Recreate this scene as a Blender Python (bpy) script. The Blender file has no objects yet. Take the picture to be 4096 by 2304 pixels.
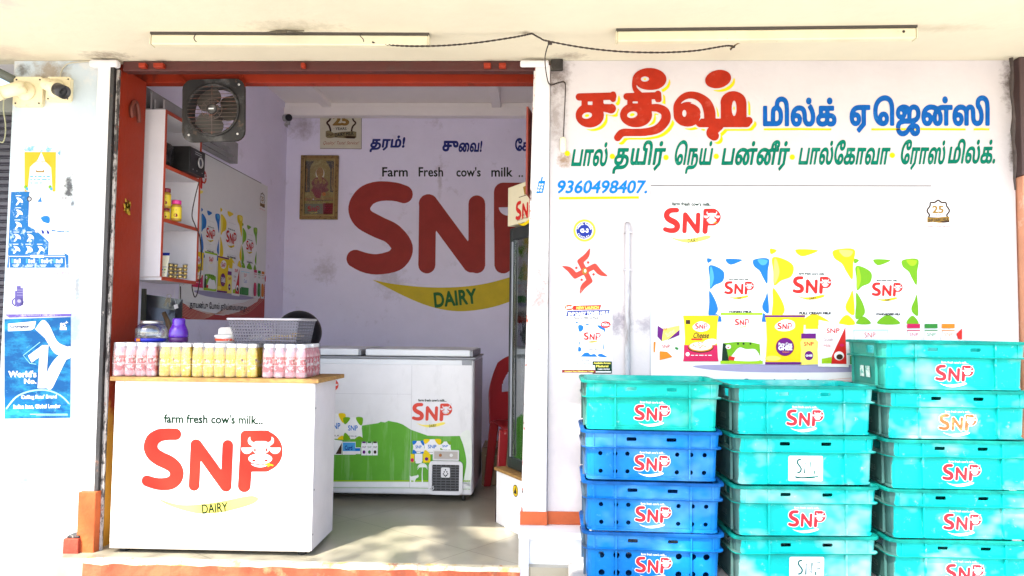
import bpy, math, random
import numpy as np
from mathutils import Vector, Matrix, Euler
from mathutils.geometry import tessellate_polygon
random.seed(7)
PI = math.pi; R = math.radians
S = bpy.context.scene; COL = S.collection

# ------------------------------------------------------------------ camera
CAM = Vector((0, -3.65, 1.10)); FPX = 3000.0
ROT = (Matrix.Rotation(R(1.8), 3, 'Z') @ Matrix.Rotation(R(93.0), 3, 'X') @ Matrix.Rotation(R(0.6), 3, 'Z'))
cd = bpy.data.cameras.new('camera'); cd.sensor_width = 36; cd.lens = 36*FPX/4096
cd.clip_start = .05; cd.clip_end = 500
cam = bpy.data.objects.new('camera', cd); COL.objects.link(cam)
cam.matrix_world = Matrix.Translation(CAM) @ ROT.to_4x4(); S.camera = cam

# ------------------------------------------------------------------ sky, sun, exposure
SUN_EL, SUN_AZ = 50.0, -28.0         # azimuth measured from straight out of the shop towards the left
LEAVES = 30
w = bpy.data.worlds.new('World'); S.world = w; w.use_nodes = True
nt = w.node_tree; bg = nt.nodes['Background']
sky = nt.nodes.new('ShaderNodeTexSky'); sky.sky_type = 'NISHITA'; sky.sun_disc = False
sky.sun_elevation = R(SUN_EL); sky.sun_rotation = R(180+SUN_AZ*-1)
sky.dust_density = 2.0; sky.air_density = 1.0
nt.links.new(sky.outputs[0], bg.inputs[0]); bg.inputs[1].default_value = .15
sdir = Vector((math.sin(R(SUN_AZ))*math.cos(R(SUN_EL)), -math.cos(R(SUN_AZ))*math.cos(R(SUN_EL)), math.sin(R(SUN_EL))))
sl = bpy.data.lights.new('sun', 'SUN'); sl.energy = 3.0; sl.angle = R(.53); sl.color = (1, .94, .84)
so = bpy.data.objects.new('sun', sl); COL.objects.link(so); so.rotation_euler = sdir.to_track_quat('Z', 'Y').to_euler()
so.location = sdir*20
S.view_settings.view_transform = 'Standard'; S.view_settings.look = 'None'
S.view_settings.exposure = 2.2; S.view_settings.gamma = 1
S.cycles.max_bounces = 10; S.cycles.diffuse_bounces = 7; S.cycles.transparent_max_bounces = 24
S.cycles.use_denoising = True

def P(px, py, Y=None, X=None, Z=None):
    """point where the sight line of a photo pixel meets a plane"""
    d = ROT @ Vector(((px-2048)/FPX, -(py-1152)/FPX, -1))
    t = (Y-CAM.y)/d.y if Y is not None else (X-CAM.x)/d.x if X is not None else (Z-CAM.z)/d.z
    return CAM + d*t

# ------------------------------------------------------------------ materials
MATS = {}
def mat(name, rgb, rough=.5, var=.08, scale=9, bump=0, bscale=60, metal=0, spec=.5, coat=0):
    if name in MATS: return MATS[name]
    m = bpy.data.materials.new(name); m.use_nodes = True; n = m.node_tree.nodes; l = m.node_tree.links
    b = n['Principled BSDF']; b.inputs['Roughness'].default_value = rough; b.inputs['Metallic'].default_value = metal
    b.inputs['Specular IOR Level'].default_value = spec
    if coat: b.inputs['Coat Weight'].default_value = coat
    tc = n.new('ShaderNodeTexCoord'); ns = n.new('ShaderNodeTexNoise'); ns.inputs['Scale'].default_value = scale
    ns.inputs['Detail'].default_value = 5; ns.inputs['Roughness'].default_value = .65
    l.new(tc.outputs['Object'], ns.inputs['Vector'])
    rp = n.new('ShaderNodeValToRGB'); rp.color_ramp.elements[0].position = .3; rp.color_ramp.elements[1].position = .7
    rp.color_ramp.elements[0].color = (*[max(0, c*(1-var)) for c in rgb], 1)
    rp.color_ramp.elements[1].color = (*[min(1, c*(1+var*.6)) for c in rgb], 1)
    l.new(ns.outputs[0], rp.inputs[0]); l.new(rp.outputs[0], b.inputs['Base Color'])
    if bump:
        n2 = n.new('ShaderNodeTexNoise'); n2.inputs['Scale'].default_value = bscale; n2.inputs['Detail'].default_value = 4
        l.new(tc.outputs['Object'], n2.inputs['Vector'])
        bp = n.new('ShaderNodeBump'); bp.inputs['Strength'].default_value = bump; bp.inputs['Distance'].default_value = .01
        l.new(n2.outputs[0], bp.inputs['Height']); l.new(bp.outputs[0], b.inputs['Normal'])
    m['ramp'] = rp.name
    MATS[name] = m; return m

def stain(m, rgb, scale, lo, hi, amount=1.0, stretch=(1, 1, 1), detail=6):
    """patches of another colour (dirt, chipped paint, rust, painted sun dapples) laid over a material's own colour"""
    n = m.node_tree.nodes; l = m.node_tree.links; b = n['Principled BSDF']
    src = b.inputs['Base Color'].links[0].from_socket
    tc = next(x for x in n if x.type == 'TEX_COORD')
    mp = n.new('ShaderNodeMapping'); mp.inputs['Scale'].default_value = stretch; l.new(tc.outputs['Object'], mp.inputs['Vector'])
    ns = n.new('ShaderNodeTexNoise'); ns.inputs['Scale'].default_value = scale; ns.inputs['Detail'].default_value = detail
    ns.inputs['Roughness'].default_value = .7; l.new(mp.outputs[0], ns.inputs['Vector'])
    mr = n.new('ShaderNodeMapRange'); mr.inputs['From Min'].default_value = lo; mr.inputs['From Max'].default_value = hi
    mr.inputs['To Max'].default_value = amount; l.new(ns.outputs[0], mr.inputs['Value'])
    mx = n.new('ShaderNodeMix'); mx.data_type = 'RGBA'; l.new(mr.outputs[0], mx.inputs[0])
    l.new(src, mx.inputs[6]); mx.inputs[7].default_value = (*rgb, 1); l.new(mx.outputs[2], b.inputs['Base Color'])
    return m

def zstain(m, rgb, z0, z1, scale=14, amount=1.0, axis='Z', off=(0, 0, 0)):
    """worn paint or painted shade from coordinate z0 (full) to z1 (none), with a ragged border"""
    n = m.node_tree.nodes; l = m.node_tree.links; b = n['Principled BSDF']
    src = b.inputs['Base Color'].links[0].from_socket
    tc = next(x for x in n if x.type == 'TEX_COORD')
    sp = n.new('ShaderNodeSeparateXYZ'); l.new(tc.outputs['Object'], sp.inputs[0])
    mr = n.new('ShaderNodeMapRange'); mr.inputs['From Min'].default_value = z0; mr.inputs['From Max'].default_value = z1
    mr.inputs['To Min'].default_value = 1; mr.inputs['To Max'].default_value = 0; l.new(sp.outputs[axis], mr.inputs['Value'])
    ns = n.new('ShaderNodeTexNoise'); ns.inputs['Scale'].default_value = scale; ns.inputs['Detail'].default_value = 6
    ns.inputs['Roughness'].default_value = .7; l.new(tc.outputs['Object'], ns.inputs['Vector'])
    a = n.new('ShaderNodeMath'); a.operation = 'ADD'; l.new(mr.outputs[0], a.inputs[0]); l.new(ns.outputs[0], a.inputs[1])
    r2 = n.new('ShaderNodeMapRange'); r2.inputs['From Min'].default_value = .85; r2.inputs['From Max'].default_value = 1.05
    r2.inputs['To Max'].default_value = amount; l.new(a.outputs[0], r2.inputs['Value'])
    mx = n.new('ShaderNodeMix'); mx.data_type = 'RGBA'; l.new(r2.outputs[0], mx.inputs[0])
    l.new(src, mx.inputs[6]); mx.inputs[7].default_value = (*rgb, 1); l.new(mx.outputs[2], b.inputs['Base Color'])
    return m

def spot(m, c, r, rgb, scale=18, amount=1.0, edge=.35, stretch=(1, 1, 1)):
    """one ragged stain of its own place and size"""
    n = m.node_tree.nodes; l = m.node_tree.links; b = n['Principled BSDF']
    src = b.inputs['Base Color'].links[0].from_socket
    tc = next(x for x in n if x.type == 'TEX_COORD')
    mp = n.new('ShaderNodeVectorMath'); mp.operation = 'SUBTRACT'; l.new(tc.outputs['Object'], mp.inputs[0]); mp.inputs[1].default_value = c
    sc = n.new('ShaderNodeVectorMath'); sc.operation = 'MULTIPLY'; l.new(mp.outputs[0], sc.inputs[0]); sc.inputs[1].default_value = [q/r for q in stretch]
    ln = n.new('ShaderNodeVectorMath'); ln.operation = 'LENGTH'; l.new(sc.outputs[0], ln.inputs[0])
    ns = n.new('ShaderNodeTexNoise'); ns.inputs['Scale'].default_value = scale; ns.inputs['Detail'].default_value = 7; ns.inputs['Roughness'].default_value = .75; l.new(tc.outputs['Object'], ns.inputs['Vector'])
    a = n.new('ShaderNodeMath'); a.operation = 'MULTIPLY_ADD'; l.new(ns.outputs[0], a.inputs[0]); a.inputs[1].default_value = 2.4; a.inputs[2].default_value = -.7
    d = n.new('ShaderNodeMath'); d.operation = 'SUBTRACT'; l.new(a.outputs[0], d.inputs[0]); l.new(ln.outputs['Value'], d.inputs[1])
    mr = n.new('ShaderNodeMapRange'); mr.inputs['From Min'].default_value = -edge; mr.inputs['From Max'].default_value = edge; mr.inputs['To Max'].default_value = amount; l.new(d.outputs[0], mr.inputs['Value'])
    mx = n.new('ShaderNodeMix'); mx.data_type = 'RGBA'; l.new(mr.outputs[0], mx.inputs[0])
    l.new(src, mx.inputs[6]); mx.inputs[7].default_value = (*rgb, 1); l.new(mx.outputs[2], b.inputs['Base Color'])
    return m

def glass(name, rgb=(1, 1, 1), rough=.02, ior=1.45):
    if name in MATS: return MATS[name]
    m = bpy.data.materials.new(name); m.use_nodes = True; b = m.node_tree.nodes['Principled BSDF']
    b.inputs['Base Color'].default_value = (*rgb, 1); b.inputs['Transmission Weight'].default_value = 1
    b.inputs['Roughness'].default_value = rough; b.inputs['IOR'].default_value = ior
    MATS[name] = m; return m

def film(name, rgb=(1, 1, 1), gloss=.12, rough=.08):
    """thin clear plastic or pane: see-through with a sheen"""
    if name in MATS: return MATS[name]
    m = bpy.data.materials.new(name); m.use_nodes = True; n = m.node_tree.nodes; l = m.node_tree.links
    n.remove(n['Principled BSDF'])
    t = n.new('ShaderNodeBsdfTransparent'); t.inputs[0].default_value = (*rgb, 1)
    g = n.new('ShaderNodeBsdfGlossy'); g.inputs['Roughness'].default_value = rough
    tc = n.new('ShaderNodeTexCoord'); ns = n.new('ShaderNodeTexNoise'); ns.inputs['Scale'].default_value = 25
    l.new(tc.outputs['Object'], ns.inputs['Vector'])
    bp = n.new('ShaderNodeBump'); bp.inputs['Strength'].default_value = .35; l.new(ns.outputs[0], bp.inputs['Height']); l.new(bp.outputs[0], g.inputs['Normal'])
    fr = n.new('ShaderNodeLayerWeight'); fr.inputs[0].default_value = .35
    ma = n.new('ShaderNodeMath'); ma.operation = 'MULTIPLY_ADD'; l.new(fr.outputs['Fresnel'], ma.inputs[0]); ma.inputs[1].default_value = .5; ma.inputs[2].default_value = gloss
    mx = n.new('ShaderNodeMixShader'); l.new(ma.outputs[0], mx.inputs[0]); l.new(t.outputs[0], mx.inputs[1]); l.new(g.outputs[0], mx.inputs[2])
    l.new(mx.outputs[0], n['Material Output'].inputs[0])
    MATS[name] = m; return m

# ------------------------------------------------------------------ objects
def tag(o, label=None, cat=None, group=None, kind=None):
    if label: o['label'] = label
    if cat: o['category'] = cat
    if group: o['group'] = group
    if kind: o['kind'] = kind
    return o
def thing(name, label, cat, loc=(0, 0, 0), group=None):
    o = bpy.data.objects.new(name, None); o.empty_display_size = .1; COL.objects.link(o); o.location = loc
    return tag(o, label, cat, group)
def children(o): return [c for c in COL.objects if c.parent == o]
def copy_tree(o, parent=None):
    c = o.copy(); COL.objects.link(c)
    if parent is not None: c.parent = parent
    for ch in children(o): copy_tree(ch, c)
    return c

class MB:
    def __init__(s): s.v = []; s.f = []; s.m = []; s.sm = []
    def add(s, v, f, m=0, smooth=False):
        k = len(s.v); s.v += [tuple(x) for x in v]; s.f += [tuple(i+k for i in q) for q in f]
        s.m += [m]*len(f); s.sm += [smooth]*len(f); return s
    def box(s, x0, y0, z0, x1, y1, z1, m=0, mx=None):
        x0, x1 = min(x0, x1), max(x0, x1); y0, y1 = min(y0, y1), max(y0, y1); z0, z1 = min(z0, z1), max(z0, z1)
        v = [Vector(p) for p in ((x0,y0,z0),(x1,y0,z0),(x1,y1,z0),(x0,y1,z0),(x0,y0,z1),(x1,y0,z1),(x1,y1,z1),(x0,y1,z1))]
        if mx is not None: v = [mx @ p for p in v]
        return s.add(v, [(0,3,2,1),(4,5,6,7),(0,1,5,4),(1,2,6,5),(2,3,7,6),(3,0,4,7)], m)
    def tube(s, pts, r, seg=8, m=0, cap=True):
        pts = [Vector(p) for p in pts]; n = len(pts); v = []; f = []
        rr = r if isinstance(r, (list, tuple)) else [r]*n
        up = None
        for i, p in enumerate(pts):
            d = (pts[min(i+1, n-1)]-pts[max(i-1, 0)]).normalized()
            if up is None: up = Vector((0, 0, 1)) if abs(d.z) < .9 else Vector((0, 1, 0))
            a = d.cross(up).normalized(); b = a.cross(d).normalized(); up = b
            for k in range(seg):
                t = 2*PI*k/seg; v.append(p + a*math.cos(t)*rr[i] + b*math.sin(t)*rr[i])
        for i in range(n-1):
            for k in range(seg):
                k2 = (k+1) % seg; f.append((i*seg+k, i*seg+k2, (i+1)*seg+k2, (i+1)*seg+k))
        if cap: f.append(tuple(range(seg))[::-1]); f.append(tuple((n-1)*seg+k for k in range(seg)))
        return s.add(v, f, m, True)
    def lathe(s, prof, seg=24, c=(0, 0, 0), m=0, ms=None, mx=None, ell=1.0, cap=True):
        v = []; n = len(prof)
        for (r, z) in prof:
            for k in range(seg):
                t = 2*PI*k/seg; p = Vector((r*math.cos(t), r*math.sin(t)*ell, z))
                v.append((mx @ p if mx is not None else p) + Vector(c))
        k0 = len(s.v); s.v += [tuple(x) for x in v]
        for i in range(n-1):
            for k in range(seg):
                k2 = (k+1) % seg
                s.f.append((k0+i*seg+k, k0+i*seg+k2, k0+(i+1)*seg+k2, k0+(i+1)*seg+k)); s.m.append(ms[i] if ms else m); s.sm.append(True)
        if cap:
            s.f.append(tuple(k0+k for k in range(seg))[::-1]); s.m.append(ms[0] if ms else m); s.sm.append(False)
            s.f.append(tuple(k0+(n-1)*seg+k for k in range(seg))); s.m.append(ms[-1] if ms else m); s.sm.append(False)
        return s
    def ext(s, loops, mapf, d0, d1, m=0, ms=None):
        """flat outline (with holes) given a thickness; mapf(u, v, d)"""
        tri = tessellate_polygon([[Vector((x, y, 0)) for x, y in L] for L in loops])
        flat = [q for L in loops for q in L]; n = len(flat)
        s.add([mapf(x, y, d0) for x, y in flat] + [mapf(x, y, d1) for x, y in flat],
              [tuple(t) for t in tri] + [tuple(i+n for i in t[::-1]) for t in tri], m)
        for L in loops:
            k = len(L); v = [mapf(x, y, d0) for x, y in L] + [mapf(x, y, d1) for x, y in L]
            s.add(v, [(i, (i+1) % k, k+(i+1) % k, k+i) for i in range(k)], m if ms is None else ms)
        return s
    def build(s, name, mats, parent=None, bevel=0, seg=2, fix=True):
        me = bpy.data.meshes.new(name); me.from_pydata(s.v, [], s.f)
        for x in (mats if isinstance(mats, (list, tuple)) else [mats]): me.materials.append(x)
        me.polygons.foreach_set('material_index', s.m); me.polygons.foreach_set('use_smooth', s.sm)
        if fix:
            import bmesh
            bm = bmesh.new(); bm.from_mesh(me); bmesh.ops.recalc_face_normals(bm, faces=bm.faces); bm.to_mesh(me); bm.free()
        me.update()
        o = bpy.data.objects.new(name, me); COL.objects.link(o)
        if parent is not None:
            o.parent = parent
            # points are given in scene coordinates: a part undoes its thing's place, a sub-part its part's nothing
            o.matrix_parent_inverse = Matrix.Translation(-parent.location) if parent.parent is None else Matrix.Identity(4)
        if bevel:
            b = o.modifiers.new('bevel', 'BEVEL'); b.width = bevel; b.segments = seg; b.limit_method = 'ANGLE'; b.angle_limit = R(40)
            b.harden_normals = False
        return o

# ------------------------------------------------------------------ flat shapes from distance fields
def contour(F, x0, x1, y0, y1, step, tol):
    nx = max(6, int((x1-x0)/step)+2); ny = max(6, int((y1-y0)/step)+2)
    xs = np.linspace(x0, x1, nx); ys = np.linspace(y0, y1, ny)
    G = F(*np.meshgrid(xs, ys)); G = np.pad(np.where(np.abs(G) < 1e-9, 1e-9, G), 1, constant_values=1e3)
    G = np.clip(G, -step*3, step*3)
    xs = np.concatenate([[xs[0]-step], xs, [xs[-1]+step]]); ys = np.concatenate([[ys[0]-step], ys, [ys[-1]+step]])
    I = G < 0
    code = I[:-1, :-1]*1 + I[:-1, 1:]*2 + I[1:, 1:]*4 + I[1:, :-1]*8
    seg = {}
    def ept(e):
        k, i, j = e
        if k == 0: a, b = G[i, j], G[i, j+1]; t = a/(a-b); return (xs[j]+(xs[j+1]-xs[j])*t, ys[i])
        a, b = G[i, j], G[i+1, j]; t = a/(a-b); return (xs[j], ys[i]+(ys[i+1]-ys[i])*t)
    T = {1: [(3, 0)], 2: [(0, 1)], 3: [(3, 1)], 4: [(1, 2)], 5: [(3, 2), (1, 0)], 6: [(0, 2)], 7: [(3, 2)], 8: [(2, 3)],
         9: [(2, 0)], 10: [(0, 3), (2, 1)], 11: [(2, 1)], 12: [(1, 3)], 13: [(1, 0)], 14: [(0, 3)]}
    for i, j in zip(*np.where((code > 0) & (code < 15))):
        E4 = [(0, i, j), (1, i, j+1), (0, i+1, j), (1, i, j)]
        for a, b in T[int(code[i, j])]: seg[E4[a]] = E4[b]
    loops = []
    while seg:
        s0, nxt = seg.popitem(); L = [s0]
        while nxt != s0 and nxt in seg: L.append(nxt); nxt = seg.pop(nxt)
        pts = [ept(e) for e in L]
        if len(pts) > 3: loops.append(simplify(pts, tol))
    return [L for L in loops if len(L) > 2]
def simplify(p, tol):
    p = np.array(p); n = len(p)
    a = 0; b = int(np.argmax(((p-p[0])**2).sum(1)))
    keep = {a, b}
    def dp(i, j):
        if j-i < 2: return
        q = p[np.arange(i+1, j) % n]; A = p[i % n]; d = p[j % n]-A; L = math.hypot(*d)+1e-12
        e = np.abs((q[:, 0]-A[0])*d[1]-(q[:, 1]-A[1])*d[0])/L; k = int(np.argmax(e))
        if e[k] > tol: keep.add((i+1+k) % n); dp(i, i+1+k); dp(i+1+k, j)
    dp(a, b); dp(b, n)
    return [tuple(p[i]) for i in sorted(keep)]
def area(L): return .5*sum(L[i][0]*L[(i+1) % len(L)][1]-L[(i+1) % len(L)][0]*L[i][1] for i in range(len(L)))
def inside(p, L):
    c = False; x, y = p
    for i in range(len(L)):
        (x0, y0), (x1, y1) = L[i], L[i-1]
        if (y0 > y) != (y1 > y) and x < (x1-x0)*(y-y0)/(y1-y0)+x0: c = not c
    return c
def fill(loops):
    """list of (points, triangles), holes kept open"""
    out = []; A = [area(L) for L in loops]
    if not loops: return out
    sgn = math.copysign(1, A[int(np.argmax(np.abs(A)))])
    outer = [i for i in range(len(loops)) if A[i]*sgn > 0]; hol = {i: [] for i in outer}
    for i in range(len(loops)):
        if A[i]*sgn <= 0:
            c = [o for o in outer if inside(loops[i][0], loops[o])]
            if c: hol[min(c, key=lambda o: abs(A[o]))].append(i)
    for o in outer:
        LL = [loops[o]]+[loops[h] for h in hol[o]]
        tri = tessellate_polygon([[Vector((x, y, 0)) for x, y in L] for L in LL])
        out.append(([q for L in LL for q in L], [tuple(t) for t in tri]))
    return out
def cap(X, Y, a, b, r0, r1=None):
    r1 = r0 if r1 is None else r1
    dx, dy = b[0]-a[0], b[1]-a[1]; t = np.clip(((X-a[0])*dx+(Y-a[1])*dy)/(dx*dx+dy*dy+1e-9), 0, 1)
    return np.hypot(X-a[0]-dx*t, Y-a[1]-dy*t)-(r0+(r1-r0)*t)
def smooth_pts(p, n=6):
    """Catmull-Rom through the points"""
    out = []; q = [p[0]]+list(p)+[p[-1]]
    for i in range(1, len(q)-2):
        for k in range(n):
            t = k/n; a, b, c, d = (np.array(q[i+j], float) for j in (-1, 0, 1, 2))
            out.append(tuple(.5*((2*b)+(c-a)*t+(2*a-5*b+4*c-d)*t*t+(3*b-a-3*c+d)*t**3)))
    out.append(tuple(float(x) for x in p[-1])); return out
def strk(X, Y, pts, r, sm=True):
    if sm and len(pts) > 2: pts = smooth_pts([q if len(q) == 3 else (q[0], q[1], r) for q in pts])
    else: pts = [q if len(q) == 3 else (q[0], q[1], r) for q in pts]
    d = None
    for a, b in zip(pts, pts[1:]):
        e = cap(X, Y, a, b, a[2], b[2]); d = e if d is None else np.minimum(d, e)
    return d
def ell(X, Y, cx, cy, rx, ry, rot=0):
    c, s_ = math.cos(R(rot)), math.sin(R(rot)); u = ((X-cx)*c+(Y-cy)*s_)/rx; v = (-(X-cx)*s_+(Y-cy)*c)/ry
    return (np.hypot(u, v)-1)*min(rx, ry)
def rbox(X, Y, x0, y0, x1, y1, r=0):
    qx = np.abs(X-(x0+x1)/2)-(x1-x0)/2+r; qy = np.abs(Y-(y0+y1)/2)-(y1-y0)/2+r
    return np.hypot(np.maximum(qx, 0), np.maximum(qy, 0))+np.minimum(np.maximum(qx, qy), 0)-r
def U(*a):
    d = a[0]
    for e in a[1:]: d = np.minimum(d, e)
    return d
def polyF(X, Y, loops):
    """signed distance to closed outlines, filled by winding"""
    d = np.full(X.shape, 1e9); wn = np.zeros(X.shape)
    for L in loops:
        n = len(L)
        for i in range(n):
            a, b = L[i], L[(i+1) % n]
            d = np.minimum(d, cap(X, Y, a, b, 0))
            cr = (b[0]-a[0])*(Y-a[1])-(X-a[0])*(b[1]-a[1])
            wn += np.where((a[1] <= Y) & (b[1] > Y) & (cr > 0), 1, 0) - np.where((a[1] > Y) & (b[1] <= Y) & (cr < 0), 1, 0)
    return np.where(wn != 0, -d, d)

# lettering: outlines of Blender's built-in font, thickened into brush or print strokes
_tx = bpy.data.curves.new('lettering', 'FONT'); _to = bpy.data.objects.new('lettering', _tx); COL.objects.link(_to)
_GC = {}
def glyphs(txt, bold=0, step=.03):
    key = (txt, bold, step)
    if key in _GC: return _GC[key]
    _tx.body = txt; _tx.resolution_u = 3; dg = bpy.context.evaluated_depsgraph_get(); dg.update()
    cv = _to.evaluated_get(dg).to_curve(dg); sp = []
    for s_ in cv.splines:
        bp = s_.bezier_points; L = []
        if len(bp):
            for i in range(len(bp)):
                a, b = bp[i], bp[(i+1) % len(bp)]
                p0, p1, p2, p3 = a.co, a.handle_right, b.co, b.handle_left
                straight = (p1-p0).length < 1e-5 and (p3-p2).length < 1e-5
                for k in range(1 if straight else 4):
                    t = k/4; q = p0*(1-t)**3+p1*3*t*(1-t)**2+p3*3*t*t*(1-t)+p2*t**3; L.append((q.x, q.y))
        else: L = [(q.co.x, q.co.y) for q in s_.points]
        if len(L) > 2: sp.append(L)
    _to.evaluated_get(dg).to_curve_clear()
    sp.sort(key=lambda L: min(q[0] for q in L)); groups = []
    for L in sp:
        x0 = min(q[0] for q in L)-bold*1.2; x1 = max(q[0] for q in L)+bold*1.2
        if groups and x0 < groups[-1][1]: groups[-1][0].append(L); groups[-1][1] = max(groups[-1][1], x1)
        else: groups.append([[L], x1])
    out = []
    for g, _ in groups:
        xs = [q[0] for L in g for q in L]; ys = [q[1] for L in g for q in L]; e = bold+step*1.5
        out += fill(contour(lambda X, Y: polyF(X, Y, g)-bold, min(xs)-e, max(xs)+e, min(ys)-e, max(ys)+e, step, step*.22))
    pts = [q for p, _ in out for q in p]
    bb = (min(q[0] for q in pts), min(q[1] for q in pts), max(q[0] for q in pts), max(q[1] for q in pts)) if pts else (0, 0, 1, 1)
    _GC[key] = (out, bb); return _GC[key]

class Print:
    """a flat printed or painted design: one mesh, one thin layer of colour over another. u right, v down."""
    STEP = .0005
    def __init__(s, mapf): s.mapf = mapf; s.mb = MB(); s.mats = []; s.L = 0
    def mi(s, m):
        if m not in s.mats: s.mats.append(m)
        return s.mats.index(m)
    def put(s, pts, tris, m, L=None):
        d = (s.L if L is None else L)*s.STEP
        s.mb.add([s.mapf(x, y, d) for x, y in pts], tris, s.mi(m)); return s
    def poly(s, pts, m, L=None):
        return s.put(pts, [tuple(t) for t in tessellate_polygon([[Vector((x, y, 0)) for x, y in pts]])], m, L)
    def rect(s, x0, y0, x1, y1, m, L=None): return s.put([(x0, y0), (x1, y0), (x1, y1), (x0, y1)], [(0, 1, 2, 3)], m, L)
    def ell(s, cx, cy, rx, ry, m, L=None, n=24, rot=0):
        c, q = math.cos(R(rot)), math.sin(R(rot))
        return s.put([(cx+rx*math.cos(2*PI*k/n)*c-ry*math.sin(2*PI*k/n)*q, cy+rx*math.cos(2*PI*k/n)*q+ry*math.sin(2*PI*k/n)*c) for k in range(n)], [tuple(range(n))], m, L)
    def sdf(s, F, x0, y0, x1, y1, step, m, L=None):
        for p, t in fill(contour(F, x0, x1, y0, y1, step, step*.15)): s.put(p, t, m, L)
        return s
    def blob(s, pts, m, L=None):
        p = [tuple(q) for q in pts]; p = smooth_pts([p[-1]]+p+[p[0], p[1]], 5)[5:-5]
        return s.poly(p[:-1], m, L)
    def line(s, pts, hw, m, L=None):
        n = len(pts); v = []
        for i in range(n):
            a = pts[max(i-1, 0)]; b = pts[min(i+1, n-1)]; dx, dy = b[0]-a[0], b[1]-a[1]; q = math.hypot(dx, dy)+1e-9
            h = hw[i] if isinstance(hw, (list, tuple)) else hw
            v += [(pts[i][0]-dy/q*h, pts[i][1]+dx/q*h), (pts[i][0]+dy/q*h, pts[i][1]-dx/q*h)]
        return s.put(v, [(2*i, 2*i+1, 2*i+3, 2*i+2) for i in range(n-1)], m, L)
    def text(s, txt, x0, y0, x1, y1, m, L=None, bold=0, shear=0, rot=0, step=.04, body=None):
        """lettering fitted into the box: y0 its top, y1 its bottom"""
        g, bb = glyphs(txt, bold, step); sx = (x1-x0)/(bb[2]-bb[0]); sy = (y1-y0)/(bb[3]-bb[1]) if body is None else body/.555; c, q = math.cos(R(rot)), math.sin(R(rot))
        cx, cy = (x0+x1)/2, (y0+y1)/2
        for p, t in g:
            o = []
            for x, y in p:
                yy = y1-(y-(bb[1] if body is None else 0))*sy; xx = x0+(x-bb[0])*sx+(y1-yy)*shear-cx; yy -= cy
                o.append((cx+xx*c-yy*q, cy+xx*q+yy*c))
            s.put(o, t, m, L)
        return s
    def build(s, name, parent=None): return s.mb.build(name, s.mats, parent, fix=False)

def facade(Y0):
    return lambda u, v, d: P(u, v, Y=Y0-d)
# ------------------------------------------------------------------ inks and paints
def ink(name, r, g, b, rough=.45, var=.06): return mat('print_'+name, (r, g, b), rough, var, 14, spec=.15)
WHITE = ink('white', .74, .74, .74); RED = ink('red', .50, .018, .014); DKGREEN = ink('dark_green', .001, .022, .007)
YEL = ink('yellow', .70, .50, .006); PALEY = ink('pale_yellow', .80, .68, .12); GREEN = ink('green', .14, .34, .008)
BLUE = ink('blue', .008, .14, .48); BLACK = ink('black', .02, .02, .025); GOLD = ink('gold', .27, .15, .02); BROWN = ink('brown', .045, .022, .012)
PURPLE = ink('purple', .11, .006, .15); PINK = ink('pink', .50, .012, .08); GREY = ink('grey', .38, .38, .40); LILAC = ink('lilac', .30, .28, .42)
ORANGE = ink('orange', .62, .19, .012); LBLUE = ink('light_blue', .06, .30, .60); MAROON = ink('maroon', .22, .02, .025); NAVY = ink('navy', .01, .025, .22)
CREAM = ink('cream', .78, .72, .55); LIME = ink('lime', .28, .48, .012); CYAN = ink('cyan', .30, .68, .78); DGREEN2 = ink('leaf_green', .03, .2, .03)

# ------------------------------------------------------------------ the dairy's logo (units: 1000 = width of the red letters)
def _logoF():
    """fields of the red letters and of the white cow face; coordinates as measured on the counter front"""
    def letters(X, Y, cow=True, grow=0):
        Sx = strk(X, Y, [(882, 452, 41), (825, 452, 42), (768, 460, 45), (722, 492, 48), (707, 543, 49), (727, 590, 50), (775, 625, 52),
                         (830, 650, 52), (872, 680, 50), (891, 722, 49), (882, 766, 47), (845, 795, 46), (785, 803, 43), (728, 795, 40), (683, 780, 39)], 44)
        N = U(cap(X, Y, (1026, 525), (1013, 812), 38), cap(X, Y, (1250, 530), (1238, 818), 38), cap(X, Y, (1030, 528), (1236, 815), 40))
        Pp = U(rbox(X, Y, 1338, 424, 1560, 716, 40), rbox(X, Y, 1390, 424, 1636, 716, 145), cap(X, Y, (1386, 480), (1366, 815), 45))
        d = U(Sx, N, Pp)-grow
        return np.maximum(d, -cowF(X, Y)) if cow else d
    def cowF(X, Y):
        head = np.maximum(rbox(X, Y, 1420, 500, 1545, 586, 38), Y-586)
        hl = np.maximum(ell(X, Y, 1425, 497, 34, 34), -ell(X, Y, 1441, 480, 34, 30)); hr = np.maximum(ell(X, Y, 1541, 497, 34, 34), -ell(X, Y, 1525, 480, 34, 30))
        el = np.maximum(ell(X, Y, 1385, 548, 40, 42, 18), 546-Y); er = np.maximum(ell(X, Y, 1582, 548, 40, 42, -18), 546-Y)
        mz = ell(X, Y, 1478, 624, 84, 38); sm = np.maximum(ell(X, Y, 1478, 640, 74, 44), -ell(X, Y, 1478, 622, 100, 46))
        d = U(head, hl, hr, el, er, mz, sm)
        eyes = U(ell(X, Y, 1441, 562, 7, 14), ell(X, Y, 1523, 562, 7, 14), ell(X, Y, 1433, 636, 12, 8), ell(X, Y, 1520, 636, 12, 8))
        return np.maximum(d, -eyes)
    return letters, cowF
LET, COW = _logoF()
_LC = {}
def _loops(key, F, step):
    if key not in _LC: _LC[key] = fill(contour(F, 600, 1700, 360, 920, step, step*.15))
    return _LC[key]
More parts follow.
